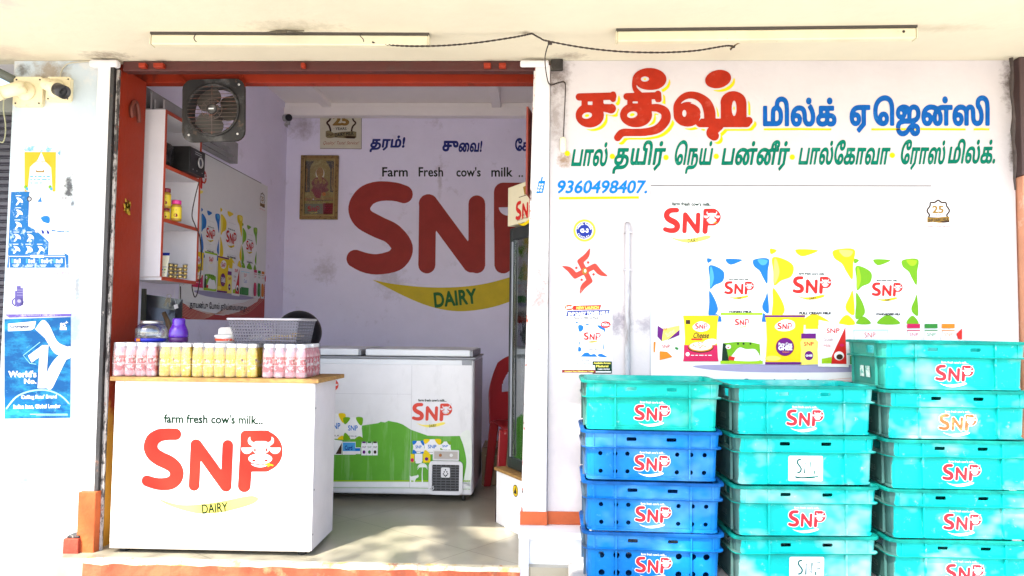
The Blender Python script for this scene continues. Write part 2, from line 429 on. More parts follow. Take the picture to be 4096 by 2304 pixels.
def logo(pr, x0, y0, x1, q=1, red=RED, outline=None, tag_=DKGREEN, dairy=DKGREEN, swoosh=PALEY, sw_kind='solid', L=1, cowm=None, tagtext=True, fine=True, r_mark=True):
    """x0..x1 span the red letters, y0 is the top of the letters; q = 0 tiny, 1 small, 2 large"""
    k = (x1-x0)/(1636-641); step = (9, 7, 4)[q]
    def put(shape, m, lay): 
        for p, t in shape: pr.put([(x0+(x-641)*k, y0+(y-412)*k) for x, y in p], t, m, lay)
    if outline is not None: put(_loops(('o', q), lambda X, Y: LET(X, Y, False, 17), step), outline, L)
    put(_loops(('l', q), LET, step), red, L+1)
    if cowm is not None: put(_loops(('c', q), COW, step), cowm, L+2)
    tx = lambda t, a, b, c, d, m, lay, **kw: pr.text(t, x0+(a-641)*k, y0+(b-412)*k, x0+(c-641)*k, y0+(d-412)*k, m, lay, **kw)
    if tagtext: tx("farm fresh cow's milk...", 800, 312, 1497, 378, tag_, L+1, rot=.8, step=.04, bold=.03)
    sw = lambda pts: [(x0+(x-641)*k, y0+(y-412)*k) for x, y in pts]
    up = smooth_pts([(755, 903), (900, 945), (1050, 945), (1200, 925), (1350, 893), (1430, 885), (1470, 905)], 5)
    lo = smooth_pts([(1470, 905), (1430, 940), (1330, 972), (1200, 1002), (1050, 1010), (930, 985), (820, 945), (755, 903)], 5)
    if swoosh is not None: pr.poly(sw(up[:-1]+lo[:-1]), swoosh, L)
    if dairy is not None: tx('DAIRY', 1068, 937, 1250, 1004, dairy, L+1, rot=-5, step=.04, bold=.02)
    if fine:
        pr.line(sw([(1515, 668), (1540, 662), (1570, 672)]), 4*k, YEL, L+2); pr.line(sw([(1530, 680), (1545, 672), (1560, 664)]), 3*k, GREEN, L+3)
    if r_mark: pr.ell(x0+(1612-641)*k, y0+(436-412)*k, 13*k, 17*k, GREY, L, 16); tx('R', 1604, 426, 1621, 447, WHITE, L+1, step=.06)

def lines(pr, x0, y0, x1, n, pitch, m, L, hw=1.6, last=.6):
    """rows of print too small to read"""
    for i in range(n):
        xe = x0+(x1-x0)*(last if i == n-1 else 1); x = x0
        while x < xe-4:
            wd = random.uniform(8, 22); pr.rect(x, y0+i*pitch-hw, min(x+wd, xe), y0+i*pitch+hw, m, L); x += wd+5

def emblem25(pr, x0, y0, x1, L, q=0):
    """anniversary badge: wavy shield outline, 25, ribbon"""
    k = (x1-x0)/165.; T = lambda x, y: (x0+(x-2080)*k, y0+(y-178)*k)
    out = [(2160, 180), (2185, 198), (2215, 200), (2222, 225), (2242, 258), (2222, 290), (2222, 310), (2098, 310), (2098, 290), (2080, 258), (2100, 225), (2105, 200), (2135, 198), (2160, 180)]
    o = smooth_pts(out, 4); pr.line([T(*p) for p in o], 5.5*k, BROWN, L)
    pr.text('25', *T(2117, 222), *T(2200, 277), GOLD, L+1, bold=.03); pr.text('·YEARS·', *T(2128, 283), *T(2196, 296), BLACK, L+1)
    pr.poly([T(*p) for p in [(2082, 305), (2120, 312), (2200, 303), (2242, 302), (2242, 342), (2200, 346), (2165, 346), (2120, 340), (2082, 345)]], GOLD, L+1)
    pr.poly([T(*p) for p in [(2168, 336), (2242, 328), (2242, 342), (2200, 346)]], BROWN, L+2)
    pr.text('SNP DAIRY MILK', *T(2088, 314), *T(2236, 336), BLACK, L+2, rot=-4, bold=.02)
    pr.text('Quality! Taste! Service!', *T(2068, 364), *T(2250, 382), RED, L+1, shear=.4)

# ------------------------------------------------------------------ the dairy's product poster (drawn at the size it has on the front wall)
def product_poster(pr, bottom=True):
    T = lambda x, y: (2560+x/1.811, 700+y/1.811); k = 1/1.811
    A = lambda pts: [T(*p) for p in pts]
    pr.rect(*T(79, 78), *T(2333, 1646), mat('poster_white', (.70, .70, .70), .4, .02, spec=.2), 0)
    pr.line(A([(79, 78), (2110, 80)]), 2.2, ink('edge_grey', .16, .15, .15), 1); pr.line(A([(79, 78), (79, 420)]), 1.2, GREY, 1); pr.line(A([(76, 940), (74, 1500)]), 1.6, GREY, 1)
    x0, y0 = T(165, 238); x1, _ = T(585, 0); logo(pr, x0, y0, x1, 1, L=2, r_mark=False)
    emblem25(pr, *T(2080, 178), T(2245, 0)[0], 2)
    def packet(x0, y0, x1, y1, c1, c2, name, big):
        w_, h_ = x1-x0, y1-y0
        f = lambda a, b: T(x0+a*w_, y0+b*h_)
        pr.poly([f(*q) for q in [(0, 0), (.5, .02), (1, 0), (.985, .1), (.965, .5), (.985, .9), (1, 1), (.5, .985), (0, 1), (.02, .9), (.04, .5), (.02, .1)]], WHITE, 2)
        B = lambda pts, m, L=3: pr.blob([f(*q) for q in pts], m, L)
        B([(.03, .12), (.15, .13), (.27, .22), (.25, .36), (.13, .42), (.05, .48), (.04, .3)], c1)
        B([(.05, .16), (.08, .15), (.11, .3), (.08, .42), (.05, .44)], c2, 4)
        B([(.035, .52), (.08, .56), (.15, .7), (.17, .82), (.1, .9), (.025, .9), (.035, .7)], c1)
        B([(.3, .012), (.55, .02), (.48, .07), (.36, .1)], c1); B([(0.005, .0), (.08, .02), (.05, .06), (.01, .07)], c1)
        B([(.74, .02), (.97, .01), (.96, .2), (.95, .4), (.88, .3), (.83, .2), (.74, .12)], c1); B([(.8, .02), (.95, .03), (.92, .1), (.85, .1)], c2, 4)
        B([(.955, .55), (.975, .85), (.9, .83), (.87, .75), (.92, .62)], c1)
        for a, b, c in ((.04, .26, .09), (.36, .70, .11), (.8, .98, .1)):
            B([(a, .985), ((a*.75+b*.25), .985-c), ((a+b)/2+.02, .985-c*1.15), (b, .985)], c1)
        lx0, ly0 = f(.27 if not big else .26, .36); lx1, _ = f(.74 if not big else .71, 0)
        logo(pr, lx0, ly0, lx1, 1, L=5, r_mark=False, fine=False, swoosh=YEL)
        pr.text('Pasteurised & homogenised', *f(.3, .79), *f(.72, .812), GREY, 5); pr.text(name, *f(.34, .823), *f(.71, .858), BLACK, 5, bold=.06)
        pr.text('Since 1998', *f(.43, .685), *f(.56, .7), GREY, 5); pr.text('farm fresh', *f(.36, .2), *f(.66, .215), GREY, 5)
    packet(485, 603, 945, 1065, BLUE, LBLUE, 'TONED MILK', False); packet(1548, 606, 2028, 1085, GREEN, LIME, 'STANDARDISED MILK', False)
    packet(940, 533, 1570, 1090, YEL, PALEY, 'FULL CREAM MILK', True)
    pr.L = 9; H = 9                                                   # the small packs stand in front of the milk pouches
    pr.blob(A([(400, 1380), (900, 1372), (1600, 1378), (2000, 1390), (1600, 1425), (900, 1430), (520, 1412)]), LILAC, 1)
    # butter box, triangle
    pr.poly(A([(128, 1090), (170, 1112), (158, 1205), (126, 1170)]), PURPLE, H); pr.poly(A([(128, 1090), (280, 1076), (286, 1090), (170, 1118)]), WHITE, H)
    pr.poly(A([(170, 1112), (286, 1088), (286, 1160), (158, 1205)]), PALEY, H); pr.poly(A([(200, 1195), (286, 1120), (286, 1160)]), PURPLE, H+1)
    pr.text('SNP', *T(165, 1108), *T(198, 1128), RED, H+2); pr.text('Butter', *T(186, 1125), *T(255, 1160), GREY, H+2, rot=-32)
    pr.poly(A([(142, 1276), (195, 1280), (236, 1318), (142, 1342)]), ORANGE, H); pr.text('SNP', *T(160, 1228), *T(216, 1254), RED, H)
    pr.poly(A([(98, 1205), (114, 1210), (108, 1282), (98, 1290)]), ORANGE, H); pr.ell(*T(266, 1256), 8, 5, DGREEN2, H, 10, 25)
    # cheese pouch
    pk = lambda x0, y0, x1, y1, m, L: pr.poly(A([(x0, y0), (x1, y0), (x1-8, y0+(y1-y0)*.15), (x1-14, y0+(y1-y0)*.5), (x1-6, y1-30), (x1, y1), (x0, y1), (x0+6, y1-30), (x0+14, y0+(y1-y0)*.5), (x0+8, y0+(y1-y0)*.15)]), m, L)
    pk(312, 1018, 570, 1350, YEL, H); pr.poly(A([(320, 1232), (560, 1232), (564, 1320), (570, 1350), (312, 1350), (318, 1320)]), PINK, H+1)
    pr.blob(A([(385, 1090), (440, 1060), (500, 1085), (495, 1120), (440, 1135), (392, 1120)]), WHITE, H+1); logo(pr, *T(398, 1074), T(490, 0)[0], 0, L=H+2, r_mark=False, tagtext=False, fine=False, swoosh=None, dairy=None)
    pr.text('Cheese', *T(382, 1140), *T(496, 1182), BROWN, H+2, shear=.25, bold=.02); pr.rect(*T(372, 1184), *T(452, 1196), RED, H+2)
    pr.ell(*T(440, 1248), 94*k, 40*k, BROWN, H+2); pr.ell(*T(440, 1243), 90*k, 36*k, ORANGE, H+3); pr.ell(*T(440, 1240), 82*k, 31*k, CREAM, H+4)
    rs = random.Random(3)
    for i in range(34):
        t = rs.uniform(0, 6.28); q = rs.random()**.5
        pr.ell(*T(440+76*q*math.cos(t), 1240+27*q*math.sin(t)), 5*k, 3*k, rs.choice([RED, GREEN, WHITE, RED, ORANGE]), H+5, 6)
    pr.blob(A([(470, 1200), (520, 1186), (556, 1196), (552, 1222), (500, 1236), (455, 1228)]), WHITE, H+6); pr.rect(*T(332, 1050), *T(364, 1080), BROWN, H+1)
    lines(pr, *T(370, 1306), T(520, 0)[0], 1, 6, WHITE, H+2, 1.4, 1)
    pr.ell(*T(345, 1298), 8, 8, WHITE, H+2)
    # paneer pouch
    pk(583, 998, 890, 1368, WHITE, H); pr.rect(*T(585, 998), *T(887, 1015), LIME, H+1); pr.rect(*T(583, 1346), *T(889, 1368), LIME, H+1)
    pr.poly(A([(600, 1218), (700, 1208), (800, 1210), (868, 1225), (874, 1346), (592, 1346)]), GREEN, H+1); pr.poly(A([(600, 1218), (620, 1225), (645, 1346), (592, 1346)]), DKGREEN, H+2)
    pr.blob(A([(680, 1290), (720, 1250), (770, 1262), (830, 1262), (862, 1300), (862, 1345), (690, 1345), (655, 1330)]), WHITE, H+2)
    pr.ell(*T(640, 1245), 20*k, 16*k, WHITE, H+3, 12); pr.ell(*T(640, 1248), 8*k, 5*k, RED, H+4, 8); pr.poly(A([(645, 1310), (690, 1320), (680, 1345), (640, 1340)]), RED, H+3)
    for x in (710, 750, 800): pr.ell(*T(x, 1222), 8*k, 8*k, DKGREEN, H+3, 8)
    logo(pr, *T(686, 1042), T(792, 0)[0], 0, L=H+2, r_mark=False, tagtext=False, fine=False, dairy=None); pr.text('Paneer', *T(676, 1128), *T(790, 1166), CREAM, H+2, shear=.25)
    # ghee pouch and jar
    pk(905, 1013, 1196, 1372, YEL, H); pr.rect(*T(905, 1016), *T(1196, 1030), PURPLE, H+1); pr.rect(*T(907, 1355), *T(1170, 1372), PURPLE, H+1)
    pr.blob(A([(978, 1090), (1040, 1048), (1110, 1060), (1120, 1105), (1070, 1130), (1000, 1125)]), WHITE, H+1); logo(pr, *T(994, 1070), T(1102, 0)[0], 0, L=H+2, r_mark=False, tagtext=False, fine=False, swoosh=None, dairy=None)
    pr.ell(*T(1050, 1245), 67*k, 67*k, MAROON, H+1); pr.ell(*T(1050, 1245), 62*k, 62*k, PURPLE, H+2); pr.text('Pure Cow', *T(1004, 1214), *T(1102, 1236), WHITE, H+3, bold=.03); pr.text('GHEE', *T(1002, 1236), *T(1104, 1270), WHITE, H+3, bold=.05); pr.text('ெநய்', *T(1032, 1276), *T(1080, 1290), ORANGE, H+3, bold=.02)
    pr.ell(*T(962, 1328), 55*k, 18*k, PALEY, H+2)
    pr.rect(*T(1168, 1148), *T(1274, 1186), PURPLE, H+1); pr.poly(A([(1178, 1186), (1270, 1186), (1292, 1210), (1285, 1270), (1294, 1370), (1160, 1376), (1168, 1270), (1160, 1210)]), PALEY, H+1)
    pr.text('SNP', *T(1188, 1208), *T(1258, 1238), RED, H+2, bold=.02); pr.ell(*T(1224, 1308), 32*k, 34*k, PURPLE, H+2); pr.text('GHEE', *T(1200, 1300), *T(1250, 1316), WHITE, H+3, bold=.04)
    # milk powder carton
    pr.poly(A([(1295, 1050), (1510, 1090), (1512, 1392), (1290, 1388)]), WHITE, H+2); pr.poly(A([(1488, 1100), (1496, 1370), (1385, 1368), (1390, 1310)]), RED, H+3); pr.poly(A([(1316, 1330), (1388, 1318), (1388, 1366), (1316, 1366)]), LIME, H+3)
    pr.rect(*T(1200, 1075), *T(1290, 1115), YEL, H)
    pr.text('SNP', *T(1352, 1110), *T(1446, 1146), RED, H+4, bold=.02); pr.text('Gulab', *T(1330, 1180), *T(1398, 1202), MAROON, H+4); pr.text('Milk', *T(1330, 1226), *T(1384, 1246), RED, H+4)
    pr.ell(*T(1442, 1310), 36*k, 32*k, WHITE, H+4); pr.ell(*T(1446, 1318), 24*k, 20*k, BROWN, H+5); pr.ell(*T(1462, 1232), 16*k, 11*k, PINK, H+4)
    # curd tub, bottles
    pr.poly(A([(1545, 1120), (1800, 1120), (1785, 1165), (1560, 1165)]), CYAN, H); pr.poly(A([(1552, 1128), (1792, 1128), (1770, 1372), (1575, 1372)]), WHITE, H+1); pr.text('SNP', *T(1626, 1140), *T(1706, 1178), RED, H+2)
    pr.text('Curd', *T(1630, 1200), *T(1720, 1240), BLUE, H+2); pr.rect(*T(1560, 1290), *T(1780, 1372), DGREEN2, H+2); pr.poly(A([(1522, 1310), (1560, 1292), (1560, 1372), (1522, 1372)]), DGREEN2, H)
    for x, c in ((1935, PINK), (2062, DGREEN2), (2186, ORANGE)):
        pr.poly(A([(x+10, 1130), (x+86, 1130), (x+100, 1180), (x+96, 1390), (x, 1390), (x-4, 1180)]), WHITE, H); pr.rect(*T(x, 1078), *T(x+94, 1110), c, H+1); pr.rect(*T(x, 1122), *T(x+94, 1129), c, H+1)
        pr.text('SNP', *T(x+18, 1144), *T(x+80, 1166), c, H+1); pr.blob(A([(x+8, 1240), (x+50, 1220), (x+88, 1250), (x+86, 1360), (x+10, 1360)]), c, H+1)
    pr.poly(A([(2292, 1150), (2333, 1110), (2333, 1190), (2305, 1188)]), RED, H)
    if bottom:
        red = ink('wave_red', .42, .04, .03)
        pr.poly(A([(2333, 1200), (2230, 1330), (2080, 1430), (1800, 1500), (1500, 1560), (1100, 1600), (700, 1590), (300, 1540), (79, 1480), (79, 1646), (2333, 1646)]), red, 1)
        pale = ink('wave_line', .62, .35, .25)
        for i in range(9):
            pr.line(A(smooth_pts([(79, 1490+i*14), (600, 1570+i*9), (1300, 1590-i*12), (1800, 1560-i*16), (2333, 1380-i*24)], 5)), 1.0, pale, 2)
        pr.poly(A([(79, 1440), (79, 1480), (300, 1540), (700, 1590), (1000, 1590), (1500, 1500), (1300, 1450)]), CREAM, 1) if False else None
        pr.text('தாயன்பு ேபால் தூய்ைமயானது...!', *T(300, 1475), *T(1830, 1565), BLACK, 4, bold=.02, step=.05)

# ------------------------------------------------------------------ hand-traced shop name
def titleF(X, Y):
    sa = U(cap(X, Y, (335, 595), (720, 585), 42), cap(X, Y, (722, 565), (722, 620), 34), rbox(X, Y, 360, 580, 612, 800, 10), ell(X, Y, 455, 805, 162, 140), rbox(X, Y, 480, 700, 612, 860, 20), cap(X, Y, (600, 712), (700, 728), 46, 56))
    sa = np.maximum(sa, -U(rbox(X, Y, 433, 646, 486, 687), ell(X, Y, 424, 808, 58, 36, -12), rbox(X, Y, 618, 640, 702, 677, 6)))
    ti = U(cap(X, Y, (880, 590), (1235, 580), 40), cap(X, Y, (1236, 560), (1240, 622), 38), rbox(X, Y, 885, 580, 1165, 800, 10), ell(X, Y, 985, 800, 184, 142))
    ti = np.maximum(ti, -U(rbox(X, Y, 946, 646, 1006, 668), ell(X, Y, 942, 798, 60, 38, -12), rbox(X, Y, 1170, 655, 1300, 680, 5)))
    tail = strk(X, Y, [(1140, 722, 40), (1240, 722, 46), (1318, 770, 52), (1322, 860, 54), (1240, 955, 50), (1110, 995, 44), (950, 1002, 42), (830, 1005, 44), (775, 1060, 42)], 45)
    loop = U(ell(X, Y, 1140, 392, 194, 130), strk(X, Y, [(985, 380, 40), (968, 455, 30), (985, 520, 30), (1040, 575, 32)], 30))
    loop = np.maximum(loop, -ell(X, Y, 1087, 390, 47, 30)); loop = np.maximum(loop, -np.maximum(ell(X, Y, 1130, 470, 140, 62), -ell(X, Y, 1150, 440, 160, 76)))
    gap = np.maximum(ell(X, Y, 1168, 840, 62, 82), -ell(X, Y, 985, 800, 184, 142))
    ti = U(ti, np.maximum(tail, -gap), loop)
    sh = U(ell(X, Y, 1925, 390, 151, 104, -12), ell(X, Y, 1575, 800, 160, 135), strk(X, Y, [(1480, 790, 66), (1480, 690, 62), (1560, 610, 66), (1670, 600, 62), (1780, 660, 62), (1825, 760, 66), (1830, 880, 64)], 60),
           cap(X, Y, (1720, 892), (2250, 892), 50), cap(X, Y, (2245, 890), (2275, 868), 46), rbox(X, Y, 1955, 640, 2250, 900, 30), ell(X, Y, 2100, 660, 148, 132),
           strk(X, Y, [(1930, 920, 60), (1850, 1000, 60), (1880, 1040, 55)], 58))
    sh = np.maximum(sh, -U(ell(X, Y, 1538, 783, 24, 40), ell(X, Y, 2108, 725, 28, 88), np.maximum(ell(X, Y, 1610, 760, 142, 148), -ell(X, Y, 1580, 790, 146, 140)), ell(X, Y, 1735, 800, 16, 30)))
    return U(sa, ti, sh)
# ================================================================== the ground
ZC = 2.42                                             # height of the porch ceiling above the shop floor
GROUND = -.42; STAND = .035
m_ground = mat('street_concrete', (.56, .53, .48), .9, .25, .7, .4, 40)
g = MB(); g.box(-40, -45, GROUND-.2, 40, .9, GROUND); tag(g.build('ground', m_ground), kind='structure')
def floor_mat():
    m = mat('floor_tile', (.31, .285, .215), .28, .14, 6); n = m.node_tree.nodes; l = m.node_tree.links; b = n['Principled BSDF']
    src = b.inputs['Base Color'].links[0].from_socket; tc = next(x for x in n if x.type == 'TEX_COORD')
    mp = n.new('ShaderNodeMapping'); mp.inputs['Rotation'].default_value = (0, 0, R(38)); mp.inputs['Location'].default_value = (.31, .12, 0); l.new(tc.outputs['Object'], mp.inputs[0])
    br = n.new('ShaderNodeTexBrick'); br.offset = 0; br.inputs['Scale'].default_value = 1; br.inputs['Mortar Size'].default_value = .003
    br.inputs['Brick Width'].default_value = .9; br.inputs['Row Height'].default_value = .9; br.inputs['Color1'].default_value = (1, 1, 1, 1); br.inputs['Color2'].default_value = (1, 1, 1, 1); br.inputs['Mortar'].default_value = (.6, .58, .55, 1)
    l.new(mp.outputs[0], br.inputs['Vector'])
    mx = n.new('ShaderNodeMix'); mx.data_type = 'RGBA'; mx.blend_type = 'MULTIPLY'; mx.inputs[0].default_value = 1
    l.new(src, mx.inputs[6]); l.new(br.outputs[0], mx.inputs[7]); l.new(mx.outputs[2], b.inputs['Base Color'])
    return stain(m, (.20, .18, .14), 3, .55, .75, .6)
m_floor = floor_mat()
g = MB(); g.box(-2.4, -.14, -.30, 1.6, 3.3, 0); tag(g.build('floor', m_floor), kind='structure')
m_step = stain(stain(mat('step_orange', (.36, .075, .028), .8, .25, 10, .8, 30), (.50, .33, .15), 7, .54, .68, .8), (.22, .07, .04), 16, .58, .7, .8)
m_worn = stain(stain(mat('step_worn_top', (.58, .52, .36), .75, .2, 12, .6, 50), (.62, .36, .05), 5, .52, .6, .8), (.42, .15, .07), 18, .58, .66, .9)
g = MB()
n = 44; xs = [-2.09+(2.03)*i/n for i in range(n+1)]; rs = random.Random(5)
v = []; f = []
for i, x in enumerate(xs):                            # a chipped, uneven front edge
    j = rs.uniform(-.006, .006); z = -.004-abs(rs.gauss(0, .003)); yy = -.168+j
    v += [(x, -.128, .003), (x, yy+.012, .002), (x, yy, z-.010), (x, yy-.004, -.06+rs.uniform(-.004, .004)), (x, yy-.002, -.12), (x, yy, GROUND+.004)]
for i in range(n):
    for k in range(5): f.append((i*6+k, i*6+k+1, i*6+k+7, i*6+k+6))
g.add(v, f, 0); g.m = [1 if q % 5 < 2 else 0 for q in range(len(f))]
g.v += [(-2.09, -.128, GROUND+.004), (-.06, -.128, GROUND+.004)]; a = len(g.v)-2
g.f += [(0, a, 5, 4, 3, 2, 1), tuple(n*6+k for k in range(6))+(a+1,)]; g.m += [0, 0]; g.sm += [False, False]
tag(g.build('doorstep', [m_step, m_worn]), kind='structure')
m_plinth = stain(mat('plinth_concrete', (.45, .43, .40), .9, .2, 5, .5, 40), (.2, .19, .18), 4, .55, .7, .7)
g = MB(); g.box(.16, -1.15, GROUND+.004, 2.9, -.16, STAND); tag(g.build('pavement', m_plinth, bevel=.01), kind='structure')

# ================================================================== the shop building
shop = thing('shop_building', 'white painted dairy shop with an open red framed doorway and a hand lettered right wall', 'shop')
m_wall = mat('wall_white', (.54, .50, .50), .85, .05, 3, .35, 25, spec=.2)
stain(m_wall, (.20, .16, .15), 5, .66, .86, .5); stain(m_wall, (.09, .07, .06), 34, .71, .76, .7)
m_pillar = mat('wall_pale_blue', (.46, .53, .57), .85, .06, 3, .35, 25, spec=.2); stain(m_pillar, (.56, .57, .56), 3.2, .48, .56, .9); stain(m_pillar, (.10, .11, .11), 30, .70, .76, .6)
m_ceil = mat('ceiling_cream', (.63, .575, .44), .9, .06, 2, .3, 12, spec=.2); stain(m_ceil, (.55, .47, .36), 1.6, .62, .8, .4)
m_trim = mat('post_white', (.68, .655, .645), .7, .05, 6, .25, 40); stain(m_trim, (.22, .11, .08), 9, .66, .74, .6, (1, 1, .35)); stain(m_trim, (.08, .05, .045), 40, .70, .76, .7)
m_red = mat('door_red', (.27, .024, .007), .5, .15, 5, .2, 40, spec=.25); stain(m_red, (.10, .014, .008), 9, .58, .68, .75, (1, 1, .4)); stain(m_red, (.5, .3, .2), 46, .71, .74, .8)
m_hood = mat('hood_red_shaded', (.065, .009, .006), .6, .25, 5, .3, 30); stain(m_hood, (.05, .02, .015), 6, .56, .7, .8, (.5, 1, 1)); stain(m_hood, (.36, .045, .02), 14, .68, .71, .8)  # door red darkened to paint the shade below the porch ceiling
m_jamb = zstain(stain(mat('jamb_red', (.28, .026, .008), .55, .12, 4, .2, 40, spec=.25), (.12, .016, .009), 8, .58, .70, .7, (1, 1, .3)), (.52, .25, .03), .25, 1.0, 7, .95)
m_guide = stain(mat('guide_black', (.022, .02, .02), .55, .3, 12, .5, 60), (.36, .32, .28), 34, .63, .68, .8, (1, 1, .5)); stain(m_guide, (.16, .06, .03), 12, .6, .68, .8)
m_inner = mat('inner_lavender', (.80, .755, .92), .75, .05, 2.5, .15, 30); stain(m_inner, (.46, .41, .47), 4, .60, .74, .6); stain(m_inner, (.33, .27, .28), 22, .70, .75, .7)
m_innerc = mat('inner_ceiling_panel', (.92, .87, .84), .6, .03, 3)
spot(m_inner, tuple(P(1210, 500, Y=3.02)), .16, (.26, .19, .20), 14, .6, .5); spot(m_inner, tuple(P(1300, 1080, Y=3.02)), .14, (.34, .28, .30), 22, .5, .4); spot(m_inner, tuple(P(1560, 1120, Y=3.02)), .2, (.40, .34, .38), 18, .5, .4); spot(m_inner, tuple(P(1760, 720, Y=3.02)), .12, (.42, .36, .40), 16, .5, .4, (4, 1, .5))
m_band = stain(mat('skirting_orange', (.45, .085, .018), .7, .15, 9, .3, 40), (.4, .07, .02), 10, .6, .7, .8)

def at(px, py, Y=0): return tuple(P(px, py, Y=Y))
spot(m_wall, at(2225, 300), .10, (.12, .09, .075), 26, .8, .4, (1, 1, .7)); spot(m_wall, at(2258, 640), .055, (.22, .12, .05), 30, .8); spot(m_wall, at(2225, 480), .06, (.18, .14, .12), 30, .6, .4, (1, 1, .35))
spot(m_wall, at(4040, 330), .05, (.08, .06, .05), 24, .9, .4, (1, 1, .3)); spot(m_wall, at(4052, 600), .03, (.08, .06, .05), 24, .9, .4, (1, 1, .2)); spot(m_wall, at(2470, 1290), .10, (.17, .15, .19), 30, .7); spot(m_wall, at(2585, 1300), .07, (.19, .17, .21), 34, .6)
spot(m_trim, at(2160, 1180), .09, (.16, .055, .035), 26, .75, .5, (1, 1, .35)); spot(m_trim, at(2150, 1420), .06, (.14, .05, .035), 30, .7, .5, (1, 1, .35)); spot(m_trim, at(2140, 860), .05, (.2, .08, .05), 30, .6, .5, (1, 1, .4))
spot(m_pillar, at(85, 1960), .06, (.13, .19, .22), 24, .8, .3, (1, 1, .3)); spot(m_pillar, at(80, 2170), .06, (.13, .20, .23), 24, .8, .3, (1, 1, .5)); spot(m_pillar, at(105, 1740), .05, (.15, .21, .24), 34, .6); spot(m_pillar, at(300, 1310), .09, (.17, .21, .25), 20, .6, .4, (1.4, 1, .5))
spot(m_pillar, at(200, 300), .14, (.26, .19, .11), 20, .75); spot(m_pillar, at(90, 280), .05, (.10, .09, .07), 26, .8); spot(m_pillar, at(170, 2270), .16, (.10, .095, .08), 36, .7, .3, (1, 1, 2)); spot(m_pillar, at(275, 752), .035, (.04, .04, .045), 45, .9, .25, (1, 1, .3)); spot(m_pillar, at(290, 815), .02, (.08, .08, .09), 50, .8, .25); spot(m_pillar, at(310, 1150), .05, (.13, .13, .14), 44, .6, .3, (2, 1, .4))
spot(m_ceil, tuple(P(45, 215, Z=ZC)), .16, (.46, .38, .30), 14, .6); spot(m_ceil, tuple(P(420, 222, Z=ZC)), .08, (.2, .16, .12), 30, .8, .4, (.5, 1, 1)); spot(m_ceil, tuple(P(2280, 225, Z=ZC)), .06, (.25, .2, .16), 30, .7, .4, (.5, 1, 1)); spot(m_ceil, tuple(P(1180, 112, Z=ZC)), .10, (.3, .26, .18), 24, .6, .5, (.4, 1, 1)); spot(m_ceil, tuple(P(2100, 130, Z=ZC)), .03, (.2, .15, .1), 30, .7); spot(m_ceil, tuple(P(3760, 112, Z=ZC)), .10, (.38, .32, .22), 14, .6, .6, (.5, 2, 1)); spot(m_ceil, tuple(P(20, 10, Z=ZC)), .10, (.5, .4, .38), 20, .5)
g = MB(); g.box(.065, .0, STAND-.4, 2.302, .12, ZC-.001)
wall = g.build('front_wall', m_wall, shop)
g = MB(); g.box(-2.645, 0, GROUND, -2.2, .28, ZC-.001); pil = g.build('pillar', m_pillar, shop)
g = MB(); g.box(-2.198, -.03, GROUND, -2.128, .28, ZC-.03); g.build('pillar_trim', m_trim, shop, bevel=.006)
# door post right of the opening: leans a little
g = MB(); 
g.add([(-.057, -.03, -.02), (.062, -.03, -.02), (.062, .2, -.02), (-.057, .2, -.02), (-.010, -.03, ZC-.03), (.062, -.03, ZC-.03), (.062, .2, ZC-.03), (-.010, .2, ZC-.03)],
      [(0,3,2,1),(4,5,6,7),(0,1,5,4),(1,2,6,5),(2,3,7,6),(3,0,4,7)])
post = g.build('door_post', m_trim, shop, bevel=.006)
m_edge = stain(stain(mat('post_edge_paint', (.42, .07, .03), .7, .25, 14, .5, 60), (.62, .58, .55), 40, .38, .43, .97, (1, 1, .5)), (.05, .03, .025), 18, .62, .68, .9, (1, 1, .5))
g = MB(); g.add([(-.065, -.024, -.02), (-.0575, -.024, -.02), (-.0575, .19, -.02), (-.065, .19, -.02), (-.018, -.024, ZC-.06), (-.0105, -.024, ZC-.06), (-.0105, .19, ZC-.06), (-.018, .19, ZC-.06)],
      [(0,3,2,1),(4,5,6,7),(0,1,5,4),(1,2,6,5),(2,3,7,6),(3,0,4,7)]); g.build('post_edge', m_edge, shop)
# canopy
g = MB(); g.box(-4.6, -1.121, ZC, 4.6, .05, ZC+.16); g.box(-2.7, .0505, 2.56, .2, .286, ZC+.16); g.box(-4.6, -1.24, ZC-.02, 4.6, -1.1205, ZC+.42); g.build('canopy_slab', m_ceil, shop)
m_upper = mat('upper_wall', (.78, .74, .68), .85, .08, 2); g = MB(); g.box(-4.6, .302, 3.22, 4.6, 3.4, 5.6); g.box(-4.6, .20, ZC+.17, 4.6, .284, 5.6); g.build('upper_storey', m_upper, shop)
# shutter hood, lintel, jambs, guides
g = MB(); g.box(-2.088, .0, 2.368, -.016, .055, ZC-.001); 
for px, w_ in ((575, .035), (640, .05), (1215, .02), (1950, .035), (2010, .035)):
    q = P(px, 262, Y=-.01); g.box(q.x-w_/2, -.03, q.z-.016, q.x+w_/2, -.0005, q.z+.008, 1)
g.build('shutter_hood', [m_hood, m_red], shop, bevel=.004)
g = MB(); g.box(-2.36, .2895, 2.405, 1.5, .36, 3.21); g.build('lintel', m_red, shop, bevel=.004)
g = MB(); g.box(-2.21, .1, GROUND, -2.116, .289, 2.404); g.box(-2.128, .04, GROUND, -2.114, .1, 2.40); g.build('door_jamb', m_jamb, shop, bevel=.003)
g = MB(); g.box(-2.129, -.035, -.10, -2.110, -.022, 2.39); g.box(-2.129, -.022, -.10, -2.122, .04, 2.39); g.build('shutter_guide', m_guide, shop)
g = MB(); g.box(-2.109, -.014, -.10, -2.094, -.002, 2.37); g.build('guide_lip', stain(stain(mat('guide_grey', (.42, .38, .35), .7, .3, 24, .5, 60, spec=.2), (.03, .025, .025), 34, .48, .55, .9, (1, 1, .4)), (.22, .06, .03), 16, .6, .66, .8), shop)
